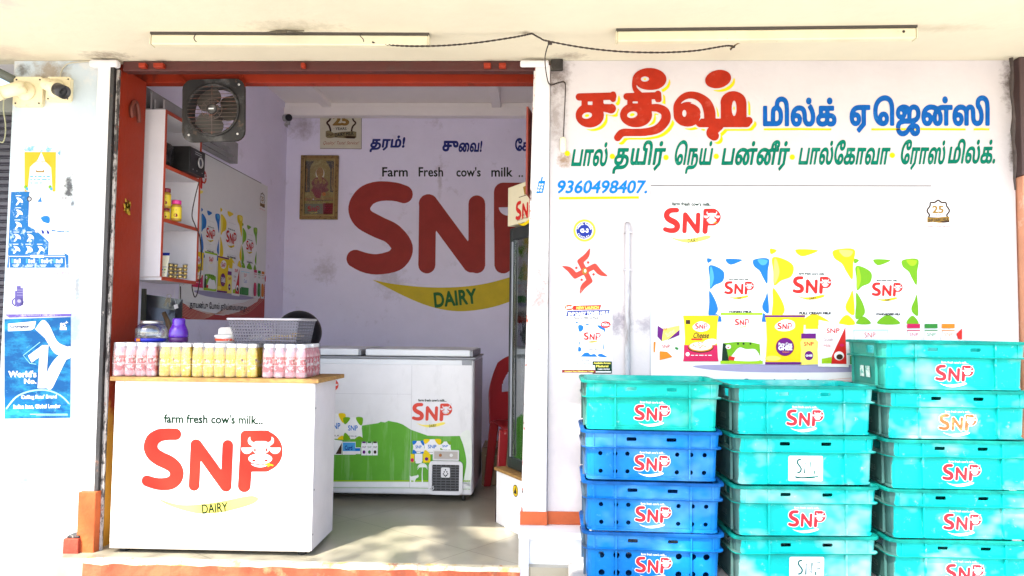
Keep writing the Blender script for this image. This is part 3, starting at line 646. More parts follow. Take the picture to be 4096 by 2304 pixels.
g = MB(); g.box(-2.235, -.05, 2.375, -2.09, -.005, 2.412); g.build('guide_bracket', m_trim, shop, bevel=.012)
g = MB(); g.box(-.085, -.05, 2.372, .055, -.031, 2.405); g.build('guide_bracket', m_trim, shop, bevel=.008)
g = MB(); g.box(.066, -.03, 2.365, .125, -.001, 2.417); g.build('beam_stub', stain(mat('sooty_black', (.03, .025, .02), .9, .4, 30), (.3, .25, .2), 20, .6, .7, .6), shop, bevel=.004)
# base of the left guide: orange painted lock boxes
m_lock = stain(mat('lock_orange', (.44, .085, .014), .75, .2, 8, .5, 40), (.30, .06, .02), 6, .55, .75, .8)
g = MB(); a = P(313, 1968, Y=-.06); b = P(372, 2252, Y=-.06); g.box(a.x, -.06, b.z, b.x, -.001, a.z); g.build('guide_foot', m_lock, shop, bevel=.004)
g = MB(); a = P(252, 2155, Y=-.08); b = P(310, 2232, Y=-.08); g.box(a.x, -.08, b.z, b.x, -.001, a.z); g.box(a.x+.012, -.07, a.z+.001, b.x-.004, -.004, a.z+.012, 1)
g.build('lock_box', [stain(mat('lock_red', (.30, .04, .018), .8, .2, 12, .6, 40), (.2, .04, .02), 10, .6, .7, .8), m_guide], shop, bevel=.003)
# skirting band and stone ledge at the foot of the right wall
g = MB(); g.box(-.064, -.036, .164, .064, -.0305, .226); g.box(.066, -.008, .1615, 1.9, -.0005, .222); g.build('skirting', m_band, shop)
m_ledge = mat('ledge_white', (.82, .82, .83), .5, .03, 5); 
g = MB(); g.box(-.068, -.155, .130, 1.95, -.0005, .160); g.box(-.066, -.145, GROUND, -.0205, -.002, .1295); g.box(-.02, -.09, GROUND, 1.95, -.002, .1295); g.build('ledge', m_ledge, shop, bevel=.004)

# ---- inside
XW, YB, ZI = -2.27, 3.02, 3.10
g = MB(); g.box(XW-.1, YB, -.02, 1.5, YB+.1, ZI+.1); back = g.build('back_wall', m_inner, shop)
g = MB(); g.box(XW-.1, .30, -.02, XW, YB-.001, ZI+.1); side = g.build('side_wall', m_inner, shop)
g = MB(); g.box(1.4, .125, -.02, 1.5, YB-.001, ZI+.1); g.build('side_wall', m_inner, shop)
g = MB(); g.box(.07, .122, -.02, 1.399, .17, 2.404); g.build('inner_face', m_inner, shop)
g = MB(); g.box(XW, .37, ZI, 1.4, YB, ZI+.05)
g.build('inner_ceiling', m_innerc, shop)
g = MB(); zc0 = P(1600, 462, Y=2.92).z; zc1 = P(1600, 428, Y=2.92).z
g.box(XW, 2.92, zc0, 1.4, 3.018, zc1); g.box(XW, 2.935, zc1+.0005, 1.4, 3.018, ZI-.001); g.build('cornice', m_innerc, shop, bevel=.006)
for px in (1300, 1985): q = P(px, 400, Z=ZI); g = MB(); g.box(q.x-.04, .4, ZI-.05, q.x+.04, 2.934, ZI-.001); g.build('ceiling_batten', m_innerc, shop, bevel=.004)

# ---- lettering painted on the right wall
def paint(parent, name): 
    pr = Print(facade(-.0015)); return pr
p_red = stain(mat('paint_red', (.34, .022, .008), .75, .18, 20, spec=.1), (.52, .11, .075), 9, .56, .74, .5)
p_yel = mat('paint_yellow', (.70, .50, .006), .7, .1, 20, spec=.1); p_blu = stain(mat('paint_blue', (.004, .085, .32), .75, .2, 22, spec=.1), (.03, .18, .42), 24, .58, .7, .5)
p_grn = stain(mat('paint_green', (.001, .14, .085), .75, .25, 22, spec=.1), (.06, .30, .21), 26, .56, .7, .6); p_sky = stain(mat('paint_sky_blue', (.006, .16, .50), .75, .15, 22, spec=.1), (.15, .40, .65), 26, .58, .7, .6)
TT = lambda x, y: (2200+x/2.862, 180+y/2.862)
pr = Print(lambda u, v, d: P(*TT(u, v), Y=-.0015-d))
pr.sdf(lambda X, Y: np.maximum(titleF(X-44, Y-40), -(titleF(X, Y)-20)), 250, 220, 2450, 1160, 7, p_yel, 0)
pr.sdf(titleF, 250, 220, 2450, 1160, 6, p_red, 1)
pr.build('painted_name', wall)
pr = Print(facade(-.0015)); k = 1.3445; W2 = lambda x, y: (2180+x/k, 200+y/k)
def word(pr, t, x0, y0, x1, y1, m, **kw): a = W2(x0, y0); b = W2(x1, y1); pr.text(t, a[0], a[1], b[0], b[1], m, 0, **kw)
def bword(pr, t, x0, x1, base, hb, m, **kw): a = W2(x0, 0); b = W2(x1, base); pr.text(t, a[0], 0, b[0], b[1], m, 0, body=hb/k, **kw)
bword(pr, 'மில்க்', 1172, 1568, 403, 96, p_blu, bold=.045, step=.022); bword(pr, 'ஏ', 1638, 1750, 400, 98, p_blu, bold=.045, step=.022)
bword(pr, 'ெஜன்ஸி', 1765, 2392, 400, 98, p_blu, bold=.045, step=.022)
for a, b in ((1176, 1540), (1755, 2262), (2305, 2390)): pr.line([W2(a, 427), W2((a+b)/2, 425), W2(b, 427)], 4, p_yel, 0)
pr.build('painted_trade', wall)
pr = Print(facade(-.0015))
for t, x0, x1, base in (('பால்', 140, 330, 620), ('தயிர்', 368, 638, 614), ('ெநய்', 690, 892, 614), ('பன்னீர்', 948, 1306, 614), ('பால்ேகாவா', 1362, 1846, 612), ('ேராஸ்', 1906, 2146, 610), ('மில்க்.', 2166, 2420, 606)):
    bword(pr, t, x0, x1, base, 82, p_grn, bold=.034, step=.024, shear=.16)
for x, y in ((120, 556), (362, 572), (651, 578), (921, 572), (1330, 576), (1868, 566)): pr.ell(*W2(x, y), 11, 11, p_yel, 1, 14)
pr.build('painted_goods', wall)
pr = Print(facade(-.0015)); word(pr, '9360498407.', 58, 700, 548, 772, p_sky, bold=.025, shear=.2, step=.03); pr.line([W2(75, 797), W2(300, 795), W2(505, 793)], 5, p_yel, 0); pr.build('painted_number', wall)
pr = Print(lambda u, v, d: P(u, v, Y=-.0315-d)); q = lambda x, y: (2050+x/1.685, 700+y/1.685)
pr.poly([q(*t) for t in [(176, 40), (222, 38), (206, 120), (160, 125)]], p_sky, 0); pr.poly([q(*t) for t in [(196, 12), (206, 10), (200, 40), (188, 42)]], p_sky, 0)
for i, j in ((0, 0), (1, 0), (0, 1), (1, 1), (0, 2), (1, 2)): pr.rect(*q(178+i*18-j*5, 58+j*20), *q(190+i*18-j*5, 70+j*20), WHITE, 1)
pr.build('painted_telephone', post)

# ---- the dairy sign painted on the back wall
BK = lambda u, v, d: P(u, v, Y=YB-.002-d)
b_red = stain(mat('back_red', (.33, .030, .022), .75, .12, 9), (.22, .022, .018), 5, .6, .72, .5); b_yel = mat('back_yellow', (.62, .46, .02), .75, .1, 8)
b_blk = mat('back_black', (.015, .02, .02), .7); b_grn = mat('back_green', (.01, .12, .02), .7); b_nav = mat('back_navy', (.012, .02, .18), .7)
pr = Print(BK)
bx = lambda x, y: (1080+x/1.61, 400+y/1.61)
# letters of this sign have their own proportions
def bigF(X, Y):
    Sx = strk(X, Y, [(862, 607, 58), (800, 590, 60), (700, 588, 64), (620, 618, 68), (575, 690, 70), (600, 762, 70), (690, 815, 70), (785, 860, 68), (845, 930, 68), (845, 985, 70), (800, 1035, 70), (700, 1058, 66), (620, 1050, 64), (550, 1022, 58)], 60)
    N = U(cap(X, Y, (1015, 668), (1010, 1062), 55), cap(X, Y, (1332, 668), (1332, 1062), 54), cap(X, Y, (1020, 668), (1300, 1050), 62))
    return U(Sx, N)
def bigP(X, Y):
    d = U(rbox(X, Y, 1442, 532, 1900, 880, 60), cap(X, Y, (1500, 600), (1502, 1060), 57))
    return np.maximum(d, -np.maximum(ell(X, Y, 1535, 690, 62, 55), 690-Y))
pr2 = Print(lambda u, v, d: P(*bx(u, v), Y=YB-.002-d))
pr2.sdf(lambda X, Y: U(bigF(X, Y), bigP(X, Y)), 470, 510, 1930, 1150, 7, b_red, 0)
up = smooth_pts([(660, 1158), (800, 1185), (1000, 1205), (1200, 1205), (1400, 1180), (1620, 1120), (1800, 1080)], 5); lo = smooth_pts([(1900, 1100), (1750, 1210), (1540, 1300), (1380, 1345), (1210, 1360), (1050, 1335), (880, 1270), (660, 1158)], 5)
pr2.poly(up[:-1]+lo[:-1], b_yel, 0)
pr2.text('DAIRY', 1055, 1225, 1330, 1325, b_grn, 1, bold=.035, rot=-6)
for t, a, b in (('Farm', 722, 888), ('Fresh', 957, 1115), ("cow's", 1200, 1357), ('milk', 1425, 1562)): pr2.text(t, a, 432, b, 494, b_blk, 0, bold=.02)
pr2.ell(1606, 490, 5, 7, b_blk, 0, 10); pr2.ell(1624, 490, 5, 7, b_blk, 0, 10)
pr2.text('தரம்!', 640, 228, 862, 336, b_nav, 0, bold=.04, shear=.12); pr2.text('சு', 1110, 262, 1215, 332, b_nav, 0, bold=.04); pr2.text('ைவ!', 1212, 262, 1362, 336, b_nav, 0, bold=.04, shear=.1); pr2.text('ேசைவ!', 1578, 244, 1830, 330, b_nav, 0, bold=.04)
pr2.build('painted_sign', back)
# ================================================================== milk crates
def dusty(name, rgb, dust_dapple, shade_grime=(.055, .07, .062)):  # pale patches paint sun dapples besides dust; side colour paints shade with grime
    m = mat(name, rgb, .5, .16, 6, .08, 60, spec=.18)
    stain(m, dust_dapple, 3.2, .50, .80, .6, (1, 1, 1.4), 3); stain(m, dust_dapple, 34, .62, .76, .45); stain(m, dust_dapple, 60, .68, .72, .6, (.25, 1, 2)); stain(m, [c*.25 for c in rgb], 12, .68, .78, .5); zstain(m, shade_grime, -.288, -.268, 10, .85, 'X')
    n = m.node_tree.nodes; l = m.node_tree.links; tc = next(x for x in n if x.type == 'TEX_COORD'); oi = n.new('ShaderNodeObjectInfo'); ad = n.new('ShaderNodeVectorMath'); ad.operation = 'MULTIPLY_ADD'      # every crate worn and dappled in its own places
    l.new(oi.outputs['Random'], ad.inputs[0]); ad.inputs[1].default_value = (7, 3, 5); l.new(tc.outputs['Object'], ad.inputs[2])
    for k in list(tc.outputs['Object'].links):
        if k.to_node.type != 'SEPXYZ' and k.to_node != ad: l.new(ad.outputs[0], k.to_socket)
    return m
M_TEAL = dusty('crate_teal', (.001, .36, .30), (.55, .74, .68)); M_TEAL2 = dusty('crate_teal_pale', (.001, .42, .39), (.68, .78, .75)); M_BLUE = dusty('crate_blue', (.0015, .15, .46), (.16, .42, .66))  # dusty also paints sun dapples and the shade on the sides
M_LOGO = ink('crate_red', .46, .024, .035); M_LOGOF = stain(ink('crate_red_faded', .55, .09, .03), (.75, .45, .2), 14, .5, .7, .7)
def rring(w_, d_, o, z, r=.035, n=3):
    x0, x1, y0, y1 = -w_/2-o, w_/2+o, -o, d_+o; r = r+o*.5; out = []
    for cx, cy, a0 in ((x1-r, y0+r, -90), (x1-r, y1-r, 0), (x0+r, y1-r, 90), (x0+r, y0+r, 180)):
        for k in range(n+1): a = R(a0+90*k/n); out.append(Vector((cx+r*math.cos(a), cy+r*math.sin(a), z)))
    return out
def crate(name, W, D, H, m, holes=False, slots=True, card=False, logo_m=None, bighole=False, blurred=False):
    root = thing(name, 'plastic milk crate', 'crate', (0, 0, 0), 'milk crates stacked against the right wall')
    zb = .645*H; zt = .955*H
    rim_m = mat('rim_blue_shaded', (.0015, .075, .27), .55, .3, 20, spec=.15) if holes else mat('rim_teal_shaded', (.002, .20, .165), .55, .35, 20, spec=.15)
    prof = [(-.022, 0), (-.006, .003), (-.006, .010), (-.010, .012), (-.003, zb), (.015, zb+.0015), (.015, zb+.006), (.002, zb+.009), (.006, zt-.004), (.019, zt-.002), (.019, H-.003), (.017, H), (.002, H), (-.002, zt-.01), (-.008, .02)]
    rings = [rring(W, D, o, z) for o, z in prof]; g = MB(); k = len(rings[0]); n4 = 4
    special = {}                                          # (profile step, straight side): hole outlines in 0..1, 0..1
    def rr(cx, cy, hx, hy, r=.4, n=4):
        out = []
        for sx, sy, a0 in ((1, -1, -90), (1, 1, 0), (-1, 1, 90), (-1, -1, 180)):
            for i in range(n+1): a = R(a0+90*i/n); q = min(hx*9, 1)*r; out.append((cx+sx*(hx-hy*r*.18)+hy*r*.18*math.cos(a), cy+sy*hy*(1-r)+hy*r*math.sin(a)))
        return out
    def circ(cx, cy, rx, ry, n=14): return [(cx+rx*math.cos(2*PI*i/n), cy+ry*math.sin(2*PI*i/n)) for i in range(n)]
    if slots: special[(7, 3)] = [rr(.327, .58, .042, .15), rr(.665, .56, .042, .15)]
    special[(7, 2)] = [rr(.72, .5, .13, .34)]; special[(7, 0)] = [rr(.3, .5, .13, .34)]
    if holes:
        q = .0095 if not bighole else .0135; rx, ry = q/(W-.07), q/(zb-.012)
        special[(3, 3)] = [circ(x, y, rx, ry) for x in (.055, .185, .29, .72, .84, .955) for y in (.21, .81)]
    for i in range(len(rings)-1):
        a, b = rings[i], rings[i+1]; fs = []
        for j in range(k):
            j2 = (j+1) % k; side_ = {n4-1: 0, 2*n4-1: 1, 3*n4-1: 2, 4*n4-1: 3}.get(j)
            if i == len(rings)-2 and side_ in (0, 2, 3): continue
            if side_ is not None and (i, side_) in special:
                p00, p10, p01, p11 = a[j], a[j2], b[j], b[j2]
                f = lambda u, v: (p00*(1-u)+p10*u)*(1-v)+(p01*(1-u)+p11*u)*v
                nrm = (p10-p00).cross(p01-p00).normalized(); hs = special[(i, side_)]
                L = [[(0, 0), (1, 0), (1, 1), (0, 1)]]+[h[::-1] for h in hs]
                tri = tessellate_polygon([[Vector((x, y, 0)) for x, y in q] for q in L]); fl = [q for h in L for q in h]
                g.add([f(*q) for q in fl], [tuple(t) for t in tri])
                for h in hs:
                    hn = len(h); g.add([f(*q) for q in h]+[f(*q)-nrm*.0065 for q in h], [(x, (x+1) % hn, hn+(x+1) % hn, hn+x) for x in range(hn)])
                    
            else: fs.append((j, j2, k+j2, k+j))
        g.add(a+b, fs, 1 if i in (4, 5, 8, 9, 10, 11) else 0, False)      # darker lip colour paints the shadow between stacked crates
    g.add(rings[-1], [tuple(range(k))]); g.add(rings[0], [tuple(range(k))[::-1]])
    for s_ in (-.288, .288): 
        x = s_*(W-.02); g.box(x-.003, -.0125, .013, x+.003, .0, zb); g.box(x-.003, -.0135, zb+.0062, x+.003, -.003, zt-.003)
    for s_ in (-.44, .44): x = s_*(W); g.box(x-.0025, -.0105, zb+.0062, x+.0025, -.003, zt-.003)
    for y in (.06, D-.06): g.box(-W/2-.011, y-.003, zb+.0062, -W/2-.002, y+.003, zt-.003); g.box(-W/2-.0085, y-.003, .013, -W/2+.002, y+.003, zb)
    g.build('crate_body', [m, rim_m], root, fix=False)
    tilt = .007/zb
    fm = lambda u, v, d: Vector((u, -.0006+.0095-tilt*(v-.012)-d-.001*0, v)) + Vector((0, -.0018, 0))
    if card:
        pr = Print(lambda u, v, d: fm(u, v, d)); x0, x1, y0, y1 = -.073, .073, .017, zb-.011
        c_ = (x0+x1)/2; pr.sdf(lambda X, Y: rbox(X, Y, x0, y0, x1, y1, .006), x0-.01, y0-.01, x1+.01, y1+.01, .004, WHITE, 0)
        tc = ink('card_teal', .001, .10, .09); flip = lambda pts: [(c_+(x-.5)*.1, y0+(y1-y0)*y) for x, y in pts]
        pr.line(flip(smooth_pts([(.30, .86), (.18, .83), (.15, .72), (.24, .60), (.31, .48), (.26, .36), (.14, .32)], 5)), .0034, tc, 1)
        pr.line(flip([(.46, .30), (.48, .74), (.70, .36), (.72, .76)]), .0034, tc, 1); pr.line(flip([(.88, .42), (.88, .28)]), .003, tc, 1); pr.line(flip([(.86, .80), (1.08, .78)]), .0018, tc, 1)
        pr.line(flip([(.92, .52), (1.08, .54)]), .002, tc, 1); pr.line(flip(smooth_pts([(.05, .17), (.35, .13), (.7, .16), (1.05, .18)], 4)), .003, tc, 1); pr.line(flip([(.1, .12), (.9, .12)]), .0016, tc, 1)
        pr.build('stencil_card', root)
    else:
        top = zb-.026; k_ = .155*W/.56/995
        lm = logo_m or M_LOGO
        pr = Print(lambda u, v, d: fm(u, v, d)); x0 = -.075*W/.56; pr0 = pr.mapf
        pr.mapf = lambda u, v, d: pr0(u, top-v, d)
        logo(pr, x0, 0, -x0*1.02, 1, red=lm, outline=WHITE, tag_=WHITE, dairy=None, swoosh=WHITE, cowm=WHITE, fine=False)
        pr.build('crate_logo', root)
    if not card and not holes:                            # date stencil on the left end
        pr = Print(lambda u, v, d: Vector((-W/2-.0005+.007-tilt*v-d-.0016, u, v))); gm = ink('stencil_grey', .16, .24, .21)
        pr.mapf = (lambda f: lambda u, v, d: f(D-.05-u, .105-v, d))(pr.mapf)
        if blurred:
            gb = stain(ink('stencil_worn', .62, .70, .66), (.05, .35, .30), 70, .48, .56, .9)
            for x in (.075, .135): pr.rect(x, .012, x+.042, .062, gb, 0)
        else: pr.text('2025', .09, .028, .17, .052, gm, 0, bold=.01); pr.rect(.10, .060, .15, .062, gm, 0)
        pr.build('date_stencil', root)
    return root
H_ = .2085
def place(root, px, top, yaw, sz, label, wob=(0, 0)):
    """px: where the crate's middle is in the photo; top: its row's height"""
    root.location = px; root.rotation_euler = (wob[0], wob[1], R(yaw)); root.scale = (1, 1, sz); root['label'] = label
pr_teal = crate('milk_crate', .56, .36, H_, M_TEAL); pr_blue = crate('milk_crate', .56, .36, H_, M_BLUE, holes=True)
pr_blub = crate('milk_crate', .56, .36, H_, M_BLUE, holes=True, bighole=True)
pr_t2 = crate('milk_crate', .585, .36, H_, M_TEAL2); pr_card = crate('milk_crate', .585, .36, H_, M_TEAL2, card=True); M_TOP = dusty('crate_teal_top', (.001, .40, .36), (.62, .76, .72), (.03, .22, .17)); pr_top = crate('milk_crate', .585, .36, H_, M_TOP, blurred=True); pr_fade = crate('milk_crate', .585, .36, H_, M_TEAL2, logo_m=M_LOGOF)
used = set()
def inst(proto):
    if proto not in used: used.add(proto); return proto
    return copy_tree(proto)
YF = -.44
def stack(rows, px, ytop, yaw):
    n = len(rows); top = P(px, ytop, Y=YF).z; pitch = (top-STAND)/n; ctr = P(px, 1900, Y=YF).x
    for i, (proto, dx, dyaw, lab) in enumerate(rows):
        a = R(yaw+dyaw); place(inst(proto), (ctr+dx, YF+.006*math.sin(i*2.3), top-(i+1)*pitch+.0005), 0, yaw+dyaw, pitch/H_*.998, lab)
stack([(pr_teal, 0, 0, 'teal milk crate on top of three blue crates'), (pr_blue, 0, .3, 'blue milk crate directly under the teal one, first of three blue crates'),
       (pr_blue, .003, -.4, 'middle one of the three blue milk crates'), (pr_blub, .006, .2, 'blue milk crate with larger round holes at the bottom of its stack')], 2608, 1523, -1.6)
stack([(pr_t2, 0, 0, 'open teal milk crate on top of the middle stack of four'), (pr_card, .004, .3, 'teal milk crate with a white logo card, second from the top of the middle stack'),
       (pr_t2, .002, -.2, 'teal milk crate with a red logo between two crates with white cards'), (pr_card, .004, .5, 'teal milk crate with a white logo card at the bottom of the middle stack')], 3222, 1543, 3.0)
stack([(pr_top, -.012, -1.2, 'open teal milk crate on top of the tallest stack, rising over the others'), (pr_fade, 0, .6, 'teal milk crate with a faded orange logo in the tallest stack'),
       (pr_t2, .006, -.3, 'teal milk crate below the one with the faded logo, middle of the tallest stack'), (pr_t2, .010, .4, 'teal milk crate second from the bottom of the tallest stack at the right edge'),
       (pr_t2, .014, -.2, 'teal milk crate at the bottom of the tallest stack at the right edge')], 3838, 1366, .6)

# ================================================================== counter and what stands on it
m_lam = zstain(mat('counter_white', (.76, .755, .75), .35, .03, 4), (.26, .19, .10), .01, .12, 24, .6); stain(m_lam, (.3, .26, .22), 50, .73, .76, .8); m_lams = mat('counter_side_shaded', (.60, .57, .60), .5, .06, 6); m_ply = stain(mat('plywood_edge', (.34, .19, .05), .7, .3, 40), (.2, .09, .03), 45, .5, .6, .8, (.4, 1, 2.5))  # lilac grey of the side panel paints the shade on white laminate
a = P(472, 1530, Y=-.05); b = P(1240, 2225, Y=-.05); CX0, CX1, CZ = -2.032, b.x, .822; CY = -.055; CYB = .33
ct = thing('counter', 'white laminated shop counter with a big red dairy logo on its front', 'counter', (0, 0, 0))
g = MB(); g.box(CX0, CY, .022, CX1, CYB, CZ); g.build('cabinet', m_lam, ct, bevel=.003)
g = MB(); g.box(CX1+.0005, CY+.004, .026, CX1+.006, CYB-.01, CZ-.004); g.build('side_panel', m_lams, ct, bevel=.001)
for y, z in ((-.035, .70), (-.03, .31), (-.035, .10)): g = MB(); g.lathe([(.005, 0), (.004, .001)], 10, (CX1+.0062, y, z), mx=Matrix.Rotation(PI/2, 3, 'Y')); g.build('screw', mat('screw_black', (.02, .02, .02), .6), ct)
g = MB(); q = P(350, 1800, Y=CY); g.box(CX0+.045, CY-.0008, .024, CX0+.048, CY-.0002, CZ-.002); g.build('seam', GREY, ct)
g = MB(); t0 = P(440, 1500, Y=CY-.035); t1 = P(1318, 1512, Y=CY-.035); 
g.add([(t0.x, CY-.035, CZ+.001), (-1.03, CY-.035, CZ+.001), (-1.012, CYB+.0, CZ+.001), (t0.x, CYB, CZ+.001), (t0.x, CY-.035, CZ+.021), (-1.03, CY-.035, CZ+.021), (-1.012, CYB, CZ+.021), (t0.x, CYB, CZ+.021)],
      [(0,3,2,1),(4,5,6,7),(0,1,5,4),(1,2,6,5),(2,3,7,6),(3,0,4,7)]); g.build('counter_top', m_ply, ct, bevel=.002)
pr = Print(facade(CY-.001)); C7 = lambda x, y: (200+x/1.7583, 1480+y/1.7583)
x0, y0 = C7(641, 412); x1, _ = C7(1636, 0); logo(pr, x0, y0, x1, 2, red=ink('counter_red', .52, .022, .012), swoosh=ink('faded_yellow', .72, .62, .12), L=0); pr.build('counter_logo', ct)
for (x, y) in ((CX0+.05, CY+.05), (CX1-.05, CY+.05), (CX0+.05, CYB-.05), (CX1-.05, CYB-.05)):
    g = MB(); g.lathe([(.022, .0005), (.022, .02), (.012, .0215)], 12, (x, y, 0)); g.build('foot', mat('black_rubber', (.02, .02, .02), .8), ct)
# shrink-wrapped milk drink bottles
TOPZ = CZ+.0212
m_cap = mat('bottle_cap', (.90, .90, .90), .4, .03); 
m_pinkmilk = stain(mat('bottle_pink', (.78, .33, .38), .3, .15, 30), (.80, .66, .66), 26, .5, .6, .85); m_pinklab = stain(mat('bottle_label_red', (.62, .11, .14), .4, .15, 40), (.82, .78, .78), 40, .5, .58, .9)
m_yelmilk = stain(mat('bottle_yellow', (.76, .52, .02), .3, .12, 30), (.78, .68, .35), 30, .52, .64, .6); m_yellab = stain(mat('bottle_label_yellow', (.80, .62, .05), .4, .15, 40), (.80, .76, .62), 42, .52, .6, .9); m_band = mat('bottle_print_dark', (.20, .06, .05), .5)
m_film = film('shrink_film', (.97, .97, .98), .085, .14)
BH = .163; BR = .0268
def bottle_mesh(milk, lab):
    g = MB(); pf = [(.020, 0), (.0255, .003), (.0268, .012), (.0262, .028), (.0268, .030), (.0268, .098), (.0258, .101), (.0262, .108), (.0255, .118), (.0215, .131), (.0185, .138), (.0180, .1435)]
    g.lathe(pf, 14, ms=[0, 0, 0, 1, 1, 1, 0, 0, 0, 0, 0])
    pr = Print(lambda u, v, d: Vector((math.sin(u)*(.0270+d*.3), -math.cos(u)*(.0270+d*.3), v)))
    pr.mats = [milk, lab]; pr.mb = g
    for i in range(5): pr.rect(-.5+.03*i, .052+i*.006, .12+.05*(i % 3), .0545+i*.006, m_band if i % 2 else RED, 1)
    pr.ell(.1, .085, .22, .006, m_band, 1, 10); pr.rect(.5, .035, .56, .09, m_band, 1)
    o = g.build('bottle', pr.mats); 
    c = MB(); c.lathe([(.0215, .144), (.0225, .146), (.0222, BH-.002), (.0205, BH)], 14); cp = c.build('cap', m_cap)
    return o, cp
def pack(label, group, x0, ncol, nrow, kind, y0=-.032, bow=0):
    milk, lab = (m_pinkmilk, m_pinklab) if kind == 'pink' else (m_yelmilk, m_yellab)
    key = 'B'+kind
    if key not in MATS:
        o, c = bottle_mesh(milk, lab); MATS[key] = (o.data, c.data); bpy.data.objects.remove(o); bpy.data.objects.remove(c)
    bd, cdm = MATS[key]; root = thing('bottle_pack', label, 'drinks', (x0, y0, TOPZ), group); P_ = .0538; rs = random.Random(int(x0*1000))
    for j in range(nrow):
        for i in range(ncol):
            o = bpy.data.objects.new('bottle', bd); COL.objects.link(o); o.parent = root; o.location = ((i+.5)*P_, j*P_, .0005); o.rotation_euler = (rs.uniform(-.02, .02), rs.uniform(-.02, .02), rs.uniform(-1.2, 1.2))
            c = bpy.data.objects.new('cap', cdm); COL.objects.link(c); c.parent = o
    # film drawn tight round the bottles, dipping between them
    g = MB(); rows = []
    for z, e in ((.0008, .0), (.03, .002), (.06, .0008), (.10, .002), (.13, -.001), (.150, -.0035), (BH+.0012, -.006)):
        ring = []
        def edge(ax, ay, bx, by, n, nx, ny):
            for t in range(n*6):
                u = t/(n*6); bump_ = abs(math.sin(u*n*PI))**.6; q = BR+e-.0045*(1-bump_)+.0008+rs.uniform(-.0006, .0006); ring.append(Vector((ax+(bx-ax)*u+nx*q, ay+(by-ay)*u+ny*q, z)))
        W_, D_ = ncol*P_, (nrow-1)*P_
        edge(.004, 0, W_-.004, 0, ncol, 0, -1); edge(W_-P_/2, -P_/2+.004, W_-P_/2, D_+P_/2-.004, nrow, 1, 0); edge(W_-.004, D_, .004, D_, ncol, 0, 1); edge(P_/2, D_+P_/2-.004, P_/2, -P_/2+.004, nrow, -1, 0)
        rows.append(ring)
    k = len(rows[0]); off = root.location
    g.add([p+off for r_ in rows for p in r_], [(i*k+j, i*k+(j+1) % k, (i+1)*k+(j+1) % k, (i+1)*k+j) for i in range(len(rows)-1) for j in range(k)], 0, True)
    g.add([p+off for p in rows[-1]], [tuple(range(k))])
    wr = g.build('shrink_wrap', m_film, root)
    g = MB(); zz = TOPZ+.062
    g.tube([p+off+Vector((0, 0, .062+rs.uniform(-.0015, .0015)-.001)) for p in [Vector((q.x, q.y-.0 if q.y > 0 else q.y-.0012, 0)) for q in rows[2]]][::3], .0007, 4, cap=False)
    g.build('film_seam', mat('film_white', (.8, .8, .82), .4), root)
    return root
grp = 'shrink-wrapped bottles lined up on the counter'
pack('pack of pink milk drink bottles at the left end of the counter', grp, P(449, 1480, Y=-.05).x, 4, 3, 'pink')
pack('smaller pack of yellow milk drink bottles, three across, beside the left pink pack', grp, P(632, 1480, Y=-.05).x, 3, 3, 'yellow')
pack('wider pack of yellow milk drink bottles, six across, in the middle of the row', grp, P(764, 1480, Y=-.05).x, 6, 3, 'yellow')
pack('pack of pink milk drink bottles at the right end of the counter', grp, P(1046, 1480, Y=-.05).x, 4, 5, 'pink')
ST = TOPZ+BH+.0018                                       # things set on top of the bottles
# glass jar
q = P(605, 1340, Y=.10); jar = thing('glass_jar', 'ribbed round glass jar with a blue base and steel rim behind the pink bottles', 'jar', (q.x, .10, ST))
k = .152/2/.60; g = MB(); seg = 48; prof = [(.52, .10), (.58, .2), (.60, .42), (.585, .6), (.52, .76), (.43, .86), (.40, .90)]
v = []; 
for r_, z in prof:
    for i in range(seg): a = 2*PI*i/seg; rr_ = r_*(1+.025*math.cos(a*18)*(1 if .15 < z < .85 else 0)); v.append((q.x+rr_*k*math.cos(a), .10+rr_*k*math.sin(a), ST+z*.104))
g.add(v, [(i*seg+j, i*seg+(j+1) % seg, (i+1)*seg+(j+1) % seg, (i+1)*seg+j) for i in range(len(prof)-1) for j in range(seg)], 0, True)
g.build('jar_body', film('jar_glass', (.90, .92, .93), .16, .04), jar)
g = MB(); g.lathe([(.50*k, .0003), (.57*k, .002), (.60*k, .010), (.575*k, .018)], 32, (q.x, .10, ST)); g.box(q.x-.035, .10-.61*k, ST+.003, q.x-.017, .10-.565*k, ST+.017, 1); g.build('jar_base', [mat('blue_plastic', (.012, .02, .42), .35), ORANGE], jar)
g = MB(); g.lathe([(.40*k, .090), (.43*k, .091), (.43*k, .104), (.40*k, .106), (.37*k, .105), (.37*k, .092)], 32, (q.x, .10, ST), cap=False); g.build('rim', mat('jar_steel', (.5, .5, .5), .35, metal=.9), jar)
# purple flask standing on its cap
q = P(714, 1340, Y=.10); fl = thing('flask', 'glossy purple drinking flask standing upside down on its dark cap', 'flask', (q.x, .10, ST)); s_ = .094/2/.047
m_pur = mat('purple_gloss', (.085, .012, .34), .22, .05, coat=.4)
g = MB(); g.lathe([(r_*s_, z*1.0) for r_, z in [(.044, .0005), (.046, .002), (.046, .021), (.045, .0225)]], 28, (q.x, .10, ST)); g.build('cap', mat('purple_dark', (.06, .008, .10), .35), fl)
g = MB(); g.lathe([(r_*s_, z) for r_, z in [(.0445, .023), (.047, .026), (.047, .040), (.0455, .054), (.041, .068), (.0345, .081), (.032, .086), (.0315, .092), (.031, .094), (.0305, .112), (.029, .118), (.024, .120)]], 28, (q.x, .10, ST)); g.build('flask_body', m_pur, fl)
